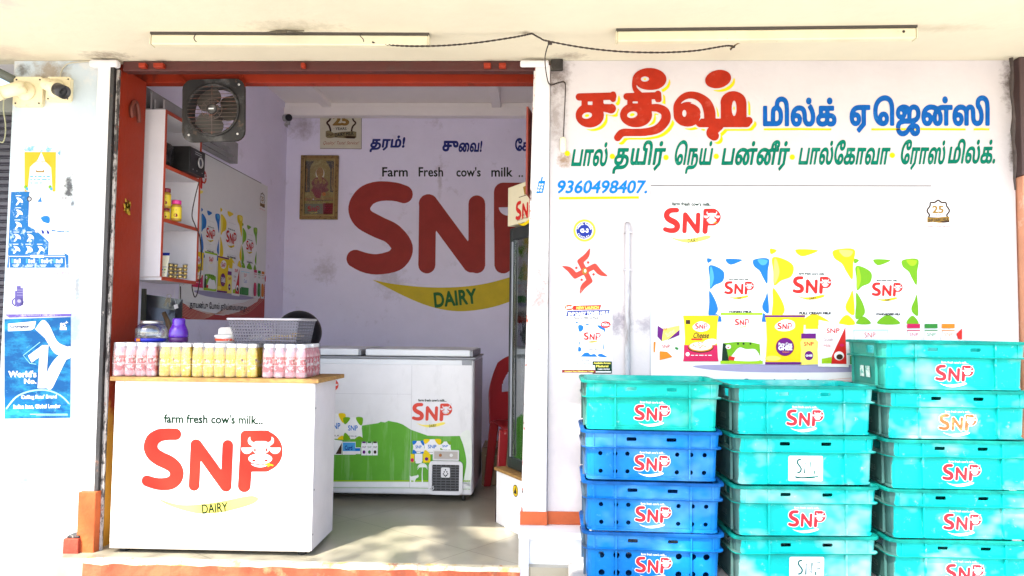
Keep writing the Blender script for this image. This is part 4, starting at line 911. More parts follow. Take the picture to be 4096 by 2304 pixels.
# tub with a grey box on it
q = P(905, 1345, Y=.09); tb = thing('plastic_tub', 'low white round tub with a red printed band left of the wire grey basket', 'tub', (q.x, .09, ST)); tb['label'] = 'low white round tub with a red printed band, half behind the basket'
g = MB(); g.lathe([(.047, .0005), (.052, .026), (.052, .0262)], 28, (q.x, .09, ST)); g.build('tub_body', mat('tub_white', (.8, .78, .76), .4), tb)
g = MB(); g.lathe([(.0525, .0095), (.0538, .021)], 28, (q.x, .09, ST), cap=False); g.v = [x for x in g.v]; g.build('printed_band', stain(mat('tub_print', (.55, .06, .02), .4), (.8, .75, .7), 22, .55, .57, 1), tb)
g = MB(); g.lathe([(.055, .0265), (.056, .028), (.056, .036), (.053, .039)], 28, (q.x, .09, ST)); g.build('tub_lid', mat('tub_lid_white', (.82, .82, .8), .35), tb)
bx_ = thing('paper_bundle', 'pale grey folded paper bundle lying on the white tub', 'paper', (0, 0, 0)); z0 = ST+.0395
g = MB(); g.add([(q.x-.033, .065, z0), (q.x+.055, .065, z0), (q.x+.055, .13, z0), (q.x-.033, .13, z0), (q.x-.033, .065, z0+.026), (q.x-.020, .065, z0+.037), (q.x+.055, .065, z0+.040), (q.x+.055, .13, z0+.04), (q.x-.02, .13, z0+.037), (q.x-.033, .13, z0+.026)],
      [(0,3,2,1),(0,1,6,5,4),(2,3,9,8,7),(1,2,7,6),(5,6,7,8),(4,5,8,9),(0,4,9,3)]); g.build('wrapper', mat('bundle_grey', (.50, .48, .45), .8, .15, 30, .3), bx_, bevel=.004)
# perforated basket
bk = thing('basket', 'grey perforated plastic basket resting on the bottles', 'basket', (0, 0, 0)); m_bk = mat('basket_grey', (.10, .095, .125), .4, .08, 20)
A = P(945, 1358, Y=.0); B = P(1222, 1362, Y=.0); bx0, bx1, by0, by1, bz0, bz1 = A.x, B.x-.045, -.012, .235, ST+.001, ST+.118; fl_ = .034
def bwall(g, p0, p1, q0, q1, n, rows, th):
    """lattice wall between the bottom edge p0-p1 and the top edge q0-q1"""
    nrm = (p1-p0).cross(q0-p0).normalized()*th
    L = lambda u, v: (p0*(1-u)+p1*u)*(1-v)+(q0*(1-u)+q1*u)*v
    def bar(u0, v0, u1, v1):
        c = [L(u0, v0), L(u1, v0), L(u1, v1), L(u0, v1)]; g.add([x-nrm for x in c]+[x for x in c], [(0,1,2,3),(7,6,5,4),(0,4,5,1),(1,5,6,2),(2,6,7,3),(3,7,4,0)])
    bu = .42/n; bv = .40/rows
    for i in range(n+1): u = i/n; bar(max(0, u-bu/2), 0, min(1, u+bu/2), 1)
    for j in range(rows+1): v = j/rows; bar(0, max(0, v-bv/2), 1, min(1, v+bv/2))
g = MB(); V = Vector
lo = [V((bx0, by0, bz0)), V((bx1, by0, bz0)), V((bx1, by1, bz0)), V((bx0, by1, bz0))]; hi = [V((bx0-fl_, by0-.018, bz1)), V((bx1+fl_*.55, by0-.018, bz1)), V((bx1+fl_*.55, by1+.018, bz1)), V((bx0-fl_, by1+.018, bz1))]
for i in range(4): bwall(g, lo[i], lo[(i+1) % 4], hi[i], hi[(i+1) % 4], 24 if i % 2 == 0 else 15, 8, .0015)
g.box(bx0, by0, bz0, bx1, by1, bz0+.003); g.build('lattice', m_bk, bk)
g = MB(); rim = rring(bx1-bx0+fl_*1.55+.014, by1-by0+.036+.014, 0, 0, .03, 5); cx = (bx0-fl_+bx1+fl_*.55)/2
pts = [V((p.x+cx, p.y+by0-.025, bz1+.001)) for p in rim]; g.tube(pts+[pts[0]], .0055, 8, cap=False); g.build('rim', mat('basket_rim', (.36, .35, .38), .35), bk)
m_pk1 = stain(mat('packet_yellow', (.55, .36, .04), .3, .3, 60), (.7, .66, .5), 50, .5, .55, .9); m_pk2 = stain(mat('packet_blue', (.55, .58, .62), .25, .3, 50), (.05, .12, .5), 50, .55, .6, .9)
for i, (x, w_, h0, h1, m_, lab) in enumerate(((.085, .09, .030, .022, m_pk2, 'white and blue snack packet inside the basket, left of the yellow ones'), (.175, .08, .022, .034, m_pk1, 'yellow snack packet in the middle of the basket'), (.255, .075, .034, .056, m_pk1, 'yellow snack packet heaped at the right end of the basket'))):
    g = MB(); x0 = bx0+x-w_/2; x1 = bx0+x+w_/2; n = 8; v = []; f = []
    for a in range(n+1):
        for b in range(5):
            u = a/n; t = b/4; e = (math.sin(u*PI)*math.sin(t*PI))**.4 if 0 < u < 1 and 0 < t < 1 else 0; base = .006+(h0*(1-u)+h1*u)*.55
            v.append((x0+(x1-x0)*u, .02+t*.13, bz0+base+e*.020)); v.append((x0+(x1-x0)*u, .02+t*.13, bz0+max(.0035, base-e*.022)))
    for a in range(n):
        for b in range(4):
            i0 = (a*5+b)*2; i1 = i0+10; f += [(i0, i0+2, i1+2, i1), (i0+1, i1+1, i1+3, i0+3)]
    g.add(v, f, 0, True); o = g.build('snack_packet', m_); tag(o, lab, 'packet', 'snack packets in the basket')
# ================================================================== posters and stickers on the outside
def panel(name, label, cat, pr, group=None): o = pr.build(name); tag(o, label, cat, group); return o
pr = Print(facade(-.0012)); product_poster(pr)
panel('product_poster', 'large white product poster of milk pouches on the outside wall behind the crates', 'poster', pr)
# round door number sticker
pr = Print(facade(-.0012)); cx, cy = 2338, 922; yr = mat('ring_yellow', (.80, .70, .02), .7, .1, 30)
pr.sdf(lambda X, Y: np.abs(np.hypot(X-cx, Y-cy)-40)-4.5, cx-50, cy-50, cx+50, cy+50, 3, yr, 0); pr.ell(cx, cy, 36, 36, WHITE, 0); pr.ell(cx-1, cy, 32, 33, NAVY, 1)
pr.text('G-3', cx-17, cy-8, cx+16, cy+9, WHITE, 2, bold=.05)
def arc(txt, r, a0, a1, h, flip):
    for i, c in enumerate(txt):
        if c == ' ': continue
        a = R(a0+(a1-a0)*i/(len(txt)-1)); x, y = cx-1+r*math.cos(a), cy+r*math.sin(a)
        pr.text(c, x-2.3, y-h/2, x+2.3, y+h/2, WHITE, 2, bold=.04, rot=math.degrees(a)+(90 if not flip else -90), step=.07)
arc('VADIVEL PANDIAR', 27, -165, -12, 7, False); arc('COMPLEX', 27, 150, 50, 7, True)
panel('number_sticker', 'round navy door number sticker with a yellow painted ring', 'sticker', pr)
# red swastika charm with four dots
pr = Print(facade(-.0012)); q = lambda x, y: (2050+x/1.685, 700+y/1.685); c_red = stain(ink('charm_red', .60, .045, .03), (.75, .3, .25), 20, .6, .7, .6)
def charm(X, Y):
    d = None
    for a in range(4):
        t = R(90*a-90-27); u = X-488; v = Y-648; x = u*math.cos(t)+v*math.sin(t); y = -u*math.sin(t)+v*math.cos(t)
        e = U(cap(x, y, (0, 0), (74, 0), 18), strk(x, y, [(74, 0, 18), (78, 28, 19), (90, 62, 16), (120, 98, 3)], 14), np.hypot(x-42, y-46)-9)
        d = e if d is None else np.minimum(d, e)
    return d
pr.mapf = lambda u, v, d: P(*q(u, v), Y=-.0012-d); pr.sdf(charm, 320, 480, 660, 820, 6, c_red, 0); pr.ell(487, 648, 17, 22, GOLD, 1, 12); pr.ell(490, 646, 8, 12, CREAM, 2, 8)
panel('wall_charm', 'red pinwheel shaped auspicious sign with four dots and a small gold figure at its centre', 'sticker', pr)
# launch notice
pr = Print(lambda u, v, d: P(2240+u/4.832, 1200+v/4.832, Y=-.0012-d)); cy_ = stain(ink('sky_tint', .50, .74, .80), (.8, .82, .82), 3, .45, .6, .9)
pr.rect(60, 50, 1008, 1420, WHITE, 0); pr.poly([(60, 50), (300, 60), (180, 210), (60, 420)], cy_, 1); pr.poly([(780, 70), (1008, 60), (1008, 420), (960, 380), (900, 180)], cy_, 1)
pr.poly([(260, 110), (800, 95), (770, 185), (250, 195)], RED, 2); pr.ell(178, 145, 88, 55, YEL, 2); pr.ell(178, 145, 82, 49, RED, 3); pr.text('NEW', 112, 120, 245, 172, WHITE, 4, bold=.06, rot=-3, shear=.15); pr.text('NEW LAUNCH', 315, 120, 750, 178, PALEY, 3, bold=.05, rot=-1, shear=.1)
pr.poly([(145, 210), (965, 192), (930, 280), (118, 315)], NAVY, 2); pr.text('SNP DAIRY TONED MILK', 152, 222, 932, 296, WHITE, 3, bold=.06, rot=-1.5, shear=.1); pr.text('Now in 400 ml Pack', 268, 325, 745, 365, BROWN, 2, bold=.02)
pb = lambda pts, m=BLUE, L=2: pr.blob(pts, m, L)
pr.poly([(305, 418), (880, 450), (865, 700), (870, 1000), (915, 1108), (300, 1090), (360, 900), (350, 600)], ink('pouch_white', .82, .82, .83), 1)
pb([(350, 500), (400, 478), (455, 520), (430, 590), (370, 610)]); pb([(480, 460), (570, 468), (520, 490)]); pb([(718, 490), (800, 500), (872, 560), (860, 640), (845, 590), (760, 545)]); pb([(305, 420), (350, 428), (320, 455)]); pb([(365, 790), (385, 830), (372, 880)]); pb([(360, 900), (410, 930), (405, 985), (350, 995)]); pb([(840, 830), (860, 980), (835, 930)])
pb([(300, 1090), (400, 1085), (470, 1025), (540, 1015), (590, 1055), (660, 1040), (700, 1070), (690, 1098)]); pb([(730, 1060), (790, 1035), (880, 1080), (910, 1108), (760, 1096)])
logo(pr, 455, 625, 790, 1, L=3, r_mark=False, tagtext=False, fine=False, swoosh=YEL, dairy=None); pr.text('DAIRY', 555, 778, 680, 808, DKGREEN, 5); pr.text('Since 1998', 555, 845, 680, 862, GREY, 3); pr.text('Pasteurised & homogenised', 435, 890, 800, 912, GREY, 3); pr.text('TONED MILK', 510, 935, 735, 962, BLACK, 3, bold=.03); pr.text('farm fresh cow milk', 460, 580, 820, 600, GREY, 3)
pr.sdf(lambda X, Y: ell(X, Y, 882, 476, 98, 66)-5*np.cos(26*np.arctan2(Y-476, X-882)), 770, 390, 1000, 560, 9, RED, 3); pr.text('₹25/-', 806, 452, 960, 506, WHITE, 4, bold=.06); pr.text('MRP', 855, 428, 900, 442, WHITE, 4)
for i, t in enumerate(("✓ Farm Fresh Cow's Milk", '✓ Pasteurised & Homogenised', '✓ Pure · Fresh · Healthy')): pr.text(t.replace('✓', 'v'), 85, 1152+i*64, (570, 595, 548)[i], 1180+i*64, BLACK, 2, shear=.15)
pr.rect(630, 1185, 1003, 1422, ink('deep_green', .002, .03, .014), 2); pr.rect(40, 1350, 690, 1405, MAROON, 3); pr.text('Available Across', 650, 1200, 975, 1236, PALEY, 3, bold=.04, shear=.1); pr.text('Madurai', 695, 1256, 935, 1300, PALEY, 3, bold=.05); pr.text('9489193783', 725, 1324, 960, 1352, WHITE, 3, bold=.03); pr.text('Contact Your Distributor Today', 88, 1366, 655, 1398, PALEY, 4, bold=.05); pr.rect(690, 1378, 990, 1400, WHITE, 4); pr.poly([(640, 1260), (672, 1260), (682, 1350), (632, 1350)], WHITE, 3)
panel('launch_poster', 'small toned milk launch notice with a blue blotched pouch below the red charm', 'poster', pr)
# left pillar posters
PK = lambda u, v, d: P(u, v, Y=-.0012-d)
pr = Print(PK); yc = ink('drape_yellow', .60, .34, .015); pr.rect(97, 588, 236, 766, WHITE, 0)
pr.poly([(90, 584), (243, 586), (240, 622), (222, 608), (98, 606), (88, 622)], stain(ink('torn_blue', .16, .36, .62), (.75, .8, .82), 20, .45, .55, .8), 1)
pr.poly([(98, 608), (165, 608), (150, 640), (120, 668), (110, 766), (98, 766)], yc, 2); pr.poly([(165, 608), (224, 608), (222, 766), (210, 766), (204, 670), (180, 645)], yc, 2)
pr.text('Grand Opening', 124, 640, 200, 654, yc, 2); pr.poly([(140, 676), (150, 684), (170, 684), (178, 676), (176, 690), (145, 690)], GOLD, 2); lines(pr, 120, 706, 200, 3, 13, LBLUE, 2, 2.4)
for x in (103, 200): pr.ell(x, 748, 7, 8, GREEN, 3, 10); pr.ell(x+5, 756, 6, 7, LBLUE, 4, 10)
panel('drape_poster', 'small torn notice with yellow curtains printed on it near the top of the left pillar', 'poster', pr)
pr = Print(PK); cb = stain(stain(ink('catalog_blue', .008, .115, .32), (.5, .65, .74), 30, .56, .64, .8), (.01, .10, .26), 18, .55, .7, .7); q = lambda x, y: (20+x/2.683, 740+y/2.683); A = lambda L: [q(*p) for p in L]
pr.poly(A([(60, 75), (710, 130), (690, 750), (680, 890), (20, 890)]), WHITE, 0); pr.poly(A([(65, 75), (262, 70), (250, 440), (340, 490), (470, 610), (466, 750), (30, 752), (52, 300)]), cb, 1); pr.poly(A([(36, 752), (640, 752), (632, 725), (682, 755), (680, 888), (20, 888)]), cb, 1)
tool = ink('tool_white', .78, .80, .82)
for x, y in ((150, 170), (148, 300), (138, 430), (128, 560), (268, 560), (120, 690), (255, 690), (380, 690)):
    pr.blob(A([(x-28, y-34), (x+8, y-30), (x+36, y-6), (x+40, y+22), (x+8, y+14), (x-14, y+42), (x-34, y+44), (x-10, y-2)]), tool, 2); pr.rect(*q(x-36, y-58), *q(x+24, y-52), tool, 2)
pr.line(A([(48, 886), (44, 765), (645, 768), (652, 886)]), 1.4, WHITE, 2); pr.sdf(lambda X, Y: rbox(X, Y, 272/2.683+20, 752/2.683+740, 420/2.683+20, 780/2.683+740, 3), 118, 1018, 180, 1034, 2, WHITE, 3)
for x in (70, 225, 365, 520):
    for j in range(4): pr.rect(*q(x+j*26, 790+(j*7) % 20), *q(x+j*26+18, 838), (tool, LBLUE)[(x+j) % 5 == 0], 2)
    pr.rect(*q(x+10, 856), *q(x+80, 862), WHITE, 2); pr.rect(*q(x+20, 870), *q(x+70, 875), WHITE, 2)
pr.ell(*q(262, 150), 10, 11, BLACK, 2, 14); pr.ell(*q(262, 150), 6, 7, GREY, 3, 12); pr.poly(A([(350, 182), (385, 122), (395, 180)]), BLUE, 1); pr.text('Cera', *q(352, 160), *q(425, 184), BLUE, 2)
pr.blob(A([(385, 350), (430, 330), (478, 345), (475, 410), (420, 400), (400, 385)]), BLUE, 1); pr.blob(A([(390, 480), (420, 500), (415, 524), (398, 520)]), NAVY, 1); pr.blob(A([(445, 480), (478, 508), (470, 526), (452, 520)]), NAVY, 1)
pr.poly(A([(498, 480), (600, 494), (690, 490), (690, 505), (600, 508), (500, 496)]), cb, 1); pr.ell(*q(340, 492), 8, 8, GREY, 2, 12); lines(pr, *q(525, 390), q(560, 0)[0], 2, 6, GREY, 1, .9); pr.text('RR', *q(610, 128), *q(672, 156), BLACK, 1); pr.text('KABEL', *q(600, 186), *q(680, 200), BLUE, 1)
panel('catalog_poster', 'torn blue and white hardware poster with rows of white tools printed down its left side', 'poster', pr)
pr = Print(PK); pr.poly(A([(8, 895), (320, 905), (350, 925), (380, 893), (715, 905), (708, 1380), (0, 1385)]), ink('leaflet_white', .81, .81, .82), 0); pr.text('Supreme', *q(508, 922), *q(686, 968), ink('magenta', .60, .02, .30), 1, shear=.35, bold=.01)
pr.text('HDPE corrugated pipes', *q(48, 925), *q(270, 940), BLACK, 1); pr.text('for a strong base', *q(108, 948), *q(214, 962), BLACK, 1); lines(pr, *q(70, 992), q(262, 0)[0], 4, 9, GREY, 1, .8); lines(pr, *q(326, 1010), q(650, 0)[0], 4, 7.6, GREY, 1, 1.0)
pc = ink('pipe_violet', .10, .08, .26)
for x0, y0, x1, y1 in ((126, 1082, 170, 1300), (106, 1135, 140, 1290), (150, 1105, 194, 1290)): pr.rect(*q(x0, y0), *q(x1, y1), pc, 1+(x0 > 120)+(x0 > 140))
for y in (1125, 1150, 1180): pr.rect(*q(128, y), *q(192, y+5), LILAC, 4)
pr.sdf(lambda X, Y: np.abs(ell(X, Y, 70, 1208, 21, 17))-2.6, 44, 1186, 96, 1230, 2, pc, 5); pr.ell(*q(150, 1255), 16, 14, pc, 5, 14); pr.ell(*q(152, 1245), 8, 7, LILAC, 6, 12)
for j in range(2):
    for i in range(4): pr.line([q(58+i*44, 1340+j*36), q(62+i*44, 1322+j*36), q(72+i*44, 1324+j*36)], .8, BLACK, 1)
panel('pipe_leaflet', 'white leaflet with purple pipes and pink lettering above the big blue fan poster', 'poster', pr)
pr = Print(PK); pr.poly(A([(0, 1388), (712, 1380), (710, 1408), (40, 1424)]), stain(ink('strip_violet', .12, .08, .30), (.45, .35, .6), 16, .5, .65, .8), 0); pr.text('www.supreme.co.in  |  info@supreme', *q(180, 1388), *q(536, 1404), WHITE, 1)
panel('paper_strip', 'narrow violet paper strip between the white pipe leaflet and the blue poster', 'poster', pr)
pr = Print(lambda u, v, d: P(u/1.249, 560+v/1.249, Y=-.0012-d)); fb = stain(stain(ink('fan_blue', .001, .075, .23, .35), (.015, .24, .42), 6, .46, .62, .9, (1, 1, 2.2)), (.2, .55, .66), 26, .62, .72, .6)
pr.poly([(22, 895), (354, 884), (352, 1388), (22, 1393)], fb, 0)
pr.poly([(40, 918), (180, 905), (172, 940), (155, 950), (40, 955)], ink('brand_box', .78, .82, .84), 1); pr.text('Crompton', 50, 922, 148, 944, ink('brand_blue', .001, .02, .08), 2, bold=.045)
pr.text('85', 300, 914, 328, 934, WHITE, 2, bold=.02); pr.rect(299, 936, 333, 949, WHITE, 1); pr.text('+', 326, 904, 340, 918, WHITE, 2)
bl = ink('blade_white', .78, .80, .82)
pr.poly(smooth_pts([(176, 945), (212, 900), (245, 925), (285, 1005), (330, 1030), (354, 1034), (354, 1085), (320, 1095), (300, 1075), (270, 1062), (225, 990)], 4), bl, 1)
pr.poly(smooth_pts([(300, 1070), (352, 1082), (330, 1100), (290, 1180), (255, 1245), (225, 1225), (240, 1150), (270, 1100)], 4), bl, 2); pr.line(smooth_pts([(272, 1000), (300, 1028), (352, 1034)], 4), 2, GREY, 3); pr.line(smooth_pts([(352, 1082), (318, 1096), (270, 1105)], 4), 1.5, GREY, 3)
pr.poly([(140, 1078), (212, 1025), (242, 1025), (228, 1240), (188, 1240), (196, 1085), (158, 1112)], WHITE, 4); pr.line([(180, 1120), (150, 1116), (116, 1076), (200, 1010)], 1.2, CYAN, 2)
pr.text("World's", 42, 1152, 182, 1186, WHITE, 4, bold=.045); pr.text('No.', 120, 1192, 182, 1218, WHITE, 4, bold=.045)
pr.line(smooth_pts([(30, 1345), (80, 1285), (150, 1255), (230, 1250), (300, 1275), (348, 1320)], 5), [1.0]+[3.5]*24+[1.0], CYAN, 2)
pr.text("Ceiling Fans' Brand", 106, 1272, 284, 1298, WHITE, 4, bold=.035, rot=-1); pr.text('Indian Icon, Global Leader', 68, 1320, 302, 1344, WHITE, 4, bold=.035, rot=-1); pr.rect(150, 1368, 338, 1372, CYAN, 2); pr.rect(180, 1376, 338, 1378, CYAN, 2)
panel('fan_poster', 'big blue poster with a white numeral one and white fan blades on the left pillar', 'poster', pr)

# ================================================================== things on the porch: lamps, wires, cameras, conduit
m_batten = mat('fitting_cream', (.64, .59, .42), .5, .08, 8); m_batd = stain(mat('fitting_cream_dark', (.64, .58, .40), .5, .1, 8), (.35, .22, .08), 40, .66, .7, .8); m_wire = mat('wire_black', (.025, .015, .012), .6)
def fitting(x0, y0, x1, y1, label, m, mark):
    a = P(x0, y0, Z=ZC); b = P(x1, y1, Z=ZC); L = (b-a).length; ang = math.atan2(b.y-a.y, b.x-a.x); o = thing('tube_light', label, 'light fitting', a, None)
    mx = Matrix.Translation(a) @ Matrix.Rotation(ang, 4, 'Z'); h = .058
    g = MB(); g.box(0, -.014, -.011, L, .014, -.0005, 0, mx); g.build('mounting_base', mat('fitting_shadow_gap', (.06, .05, .04), .7), o)
    g = MB(); g.box(.004, -.012, -h, L-.004, .030, -.0115, 0, mx); g.build('housing', m, o, bevel=.006)
    g = MB(); g.box(-.001, -.014, -h-.001, .0035, .032, -.011, 0, mx); g.build('end_cap', m_batten, o, bevel=.002); g = MB(); g.box(L-.0035, -.014, -h-.001, L+.001, .032, -.011, 0, mx); g.build('end_cap', m_batten, o, bevel=.002)
    if mark: g = MB(); q = mx @ Vector((L*.955, -.0125, -h*.5)); g.lathe([(.006, 0), (.006, .0015)], 12, q, mx=Matrix.Rotation(PI/2, 3, 'X')); g.build('stamp', m_wire, o)
    return mx, L
mx1, L1 = fitting(606, 131, 1718, 135, 'cream tube light fitting on the ceiling above the open doorway', m_batten, False)
mx2, L2 = fitting(2464, 118, 3664, 104, 'cream tube light fitting on the ceiling above the painted shop name', m_batd, True)
def cord(name, pts, r, m, label, cat, n=8, twist=0):
    g = MB(); sp = smooth_pts([tuple(p) for p in pts], n) if len(pts) > 2 else pts; sp = [Vector(p) for p in sp]
    if twist:
        for ph in (0, PI):
            g.tube([p+Vector((0, math.cos(i*twist+ph)*r*.8, math.sin(i*twist+ph)*r*.8)) for i, p in enumerate(sp)], r, 5)
    else: g.tube(sp, r, 6)
    o = g.build(name, m); 
    if label: tag(o, label, cat)
    return o
def sm3(pts, n=10):
    q = np.array([tuple(p) for p in pts]); out = []; q = np.vstack([q[:1], q, q[-1:]])
    for i in range(1, len(q)-2):
        for k in range(n):
            t = k/n; a, b, c, d = q[i-1], q[i], q[i+1], q[i+2]; out.append(Vector(.5*((2*b)+(c-a)*t+(2*a-5*b+4*c-d)*t*t+(3*b-a-3*c+d)*t**3)))
    out.append(Vector(q[-2])); return out
def wire(name, pts, r, m, label, cat='wire', tw=0, n=10):
    g = MB(); sp = sm3(pts, n)
    if tw:
        for ph in (0, PI): g.tube([p+Vector((0, math.cos(i*tw+ph)*r*.7, math.sin(i*tw+ph)*r*.7)) for i, p in enumerate(sp)], r, 5)
    else: g.tube(sp, r, 6)
    return tag(g.build(name, m), label, cat)
YW = P(2128, 134, Z=ZC-.004).y
wire('twisted_wire', [P(1490, 168, Y=-.36), P(1510, 174, Y=YW), P(1620, 184, Y=YW), P(1760, 183, Y=YW), P(1900, 172, Y=YW), P(2050, 150, Y=YW), P(2128, 134, Y=YW)], .0028, m_wire, 'dark twisted wire sagging from the left tube light to a hook in the ceiling', tw=1.3, n=16)
wire('twisted_wire', [P(2128, 134, Y=YW), P(2160, 152, Y=YW), P(2190, 164, Y=YW), P(2330, 190, Y=YW), P(2480, 206, Y=YW), P(2640, 210, Y=YW), P(2780, 203, Y=YW), P(2900, 184, Y=YW), P(2930, 186, Y=YW)], .0028, m_wire, 'dark twisted wire sagging from the ceiling hook towards the right tube light', tw=1.3, n=16)
wire('wire_tail', [P(2920, 196, Y=YW), P(2932, 186, Y=YW), P(2965, 168, Y=YW), P(3012, 155, Y=YW)], .0032, mat('wire_tan', (.20, .14, .06), .6), 'short tan wire end rising from the knot below the right tube light')
kn = MB(); q = P(2930, 190, Y=YW); 
for a in range(4): kn.tube([q, q+Vector((math.cos(a*1.9)*.012, -.004, math.sin(a*1.9+.5)*.014))], .003, 5)
tag(kn.build('wire_knot', m_wire), 'tangled black wire knot under the right tube light', 'wire')
kj = MB(); q = P(2200, 172, Y=YW); kj.box(q.x-.010, q.y-.006, q.z-.008, q.x+.010, q.y+.006, q.z+.006); tag(kj.build('wire_joint', m_wire, bevel=.003), 'small black taped wire joint below the ceiling hook', 'wire')
wire('drop_wire', [P(2195, 172, Y=YW), P(2180, 230, Y=-.2), P(2186, 300, Y=-.12), P(2200, 338, Y=-.06), P(2235, 330, Y=-.03), P(2256, 328, Y=-.012), P(2262, 350, Y=-.010), P(2258, 450, Y=-.010), P(2254, 545, Y=-.010)], .0026, m_wire, 'dark wire dropping from the ceiling joint to the little hanging switch', tw=1.1, n=12)
wire('loose_wire', [P(784, 134, Y=-.42), P(776, 150, Y=-.42), P(780, 162, Y=-.42), P(786, 167, Y=-.42)], .0022, m_wire, 'short dangling wire near the left end of the left tube light')
wire('loose_wire', [P(1448, 132, Y=-.42), P(1440, 142, Y=-.42), P(1452, 156, Y=-.42), P(1455, 167, Y=-.42)], .0022, m_wire, 'short dangling wire near the right end of the left tube light')
g = MB(); q = P(1130, 132, Y=-.39); rs = random.Random(2)
for i in range(6): g.tube(sm3([q+Vector((rs.uniform(-.10, -.02), rs.uniform(-.02, .0), rs.uniform(-.006, .010))), q+Vector((rs.uniform(-.02, .02), -.012, rs.uniform(-.004, .008))), q+Vector((rs.uniform(.02, .12), rs.uniform(-.02, 0), rs.uniform(-.004, .008)))], 6), .0025, 5)
tag(g.build('wire_bundle', mat('wire_dirty', (.10, .08, .05), .7, .5, 60)), 'bundle of dirty joined wires at the middle of the left tube light', 'wire')
sw_ = thing('bell_switch', 'small cream bell switch hanging from a wire at the left edge of the painted wall', 'switch', (0, 0, 0)); q = P(2252, 580, Y=-.012)
g = MB(); g.lathe([(.004, .040), (.013, .034), (.0155, .02), (.0155, -.022), (.012, -.034), (.004, -.038)][::-1], 14, q, ell=.7); g.build('switch_body', mat('switch_cream', (.72, .66, .48), .4), sw_)
g = MB(); g.lathe([(.0065, 0), (.006, .005), (.003, .006)], 12, q+Vector((0, -.0105, 0)), mx=Matrix.Rotation(PI/2, 3, 'X')); g.build('push_button', mat('button_white', (.8, .8, .75), .4), sw_)
# conduit on the wall
m_pipe = stain(mat('conduit_white', (.44, .43, .46), .6, .05, 8), (.13, .10, .09), 9, .52, .66, .85, (1, 1, .2)); cn = thing('conduit_pipe', 'vertical white conduit pipe on the wall between the small notice and the big poster', 'pipe', (0, 0, 0))
q = P(2514, 900, Y=-.014); q2 = P(2505, 1560, Y=-.014); g = MB(); g.tube([(q2.x+.006, -.0145, -.05), (q.x-.004, -.0145, q.z-.02), (q.x-.004, -.012, q.z-.004), (q.x-.004, -.002, q.z+.006)], .0135, 12); g.build('pipe_run', m_pipe, cn)
for px, py in ((2513, 930), (2511, 1080)): t = P(px, py, Y=-.015); g = MB(); g.box(t.x-.019, -.0285, t.z-.005, t.x+.017, -.0005, t.z+.005); g.build('clamp', m_pipe, cn, bevel=.003)
# surveillance cameras
m_cctv = stain(mat('camera_cream', (.72, .64, .42), .5, .12, 12), (.30, .20, .10), 22, .58, .7, .7); m_lens = mat('camera_black', (.02, .02, .025), .3); m_screw = mat('screw_dark', (.04, .03, .02), .6)
def cctv(label, px, py, half, aim, blen, br, hood, off=(0, 0)):
    q = P(px, py, Y=0); o = thing('security_camera', label, 'camera', (q.x, 0, q.z)); w_ = half
    g = MB(); g.ext([[(q.x+x, q.z+z) for x, z in ((-w_, -w_*.85), (-w_*.85, -w_), (w_*.85, -w_), (w_, -w_*.85), (w_, w_*.85), (w_*.85, w_), (-w_*.85, w_), (-w_, w_*.85))]], lambda u, v, d: (u, -d, v), .0005, .024); g.build('junction_box', m_cctv, o, bevel=.004)
    for sx in (-1, 1):
        for sz in (-1, 1): t = Vector((q.x+sx*w_*.8, -.0245, q.z+sz*w_*.8)); g = MB(); g.lathe([(.0045, 0), (.004, .002)], 8, t, mx=Matrix.Rotation(PI/2, 3, 'X')); g.build('screw', m_screw, o)
    c = Vector((q.x+off[0], -.024, q.z+off[1])); g = MB(); rx = Matrix.Rotation(PI/2, 3, 'X'); g.lathe([(.048, .0005), (.048, .008), (.036, .016), (.02, .026), (.013, .04)], 20, c, mx=rx); g.build('base_disc', m_cctv, o)
    p1 = c+Vector((0, -.055, .0)); g = MB(); g.tube([c+Vector((0, -.03, 0)), p1], .012, 10); g.lathe([(.004, -.02), (.014, -.014), (.018, 0), (.014, .014), (.004, .02)], 12, p1); g.build('joint', m_cctv, o)
    d = Vector(aim).normalized(); mt = d.to_track_quat('Z', 'Y').to_matrix(); s0 = p1-d*.02
    g = MB(); g.lathe([(br*.7, -.012), (br, -.002), (br, blen*.62)], 20, s0, mx=mt); g.build('camera_body', m_cctv, o)
    g = MB(); g.lathe([(br*1.06, blen*.6), (br*1.1, blen), (br*.9, blen), (br*.8, blen*.9)], 20, s0, mx=mt, m=0); g.build('lens_hood', hood, o)
    g = MB(); g.lathe([(br*.4, 0), (br*.3, .006)], 16, s0+d*(blen*.9), mx=mt); g.build('lens', m_lens, o)
cctv('security camera with a black lens hood pointing right, on a square box', 245, 362, .062, (.90, -.26, -.42), .135, .030, m_lens, (-.012, .002))
cctv('all cream security camera pointing left, mounted at the far left edge of the pillar', 124, 372, .075, (-.90, -.22, -.36), .16, .032, m_cctv, (-.008, .0))
wire('camera_cable', [P(240, 318, Y=-.01), P(246, 285, Y=-.01), P(270, 256, Y=-.01), P(320, 248, Y=-.01), P(372, 244, Y=-.01), P(405, 230, Y=-.02)], .0035, mat('cable_grey', (.46, .42, .32), .6), 'pale cable curving from the right security camera up to the door hood', 'cable')
wire('camera_cable', [P(15, 395, Y=-.08), P(14, 440, Y=-.05), P(22, 500, Y=-.03), P(20, 545, Y=-.03), P(10, 570, Y=-.03), P(-10, 560, Y=-.03)], .003, mat('cable_olive', (.30, .30, .18), .6), 'thin cable looping down from the left security camera', 'cable')
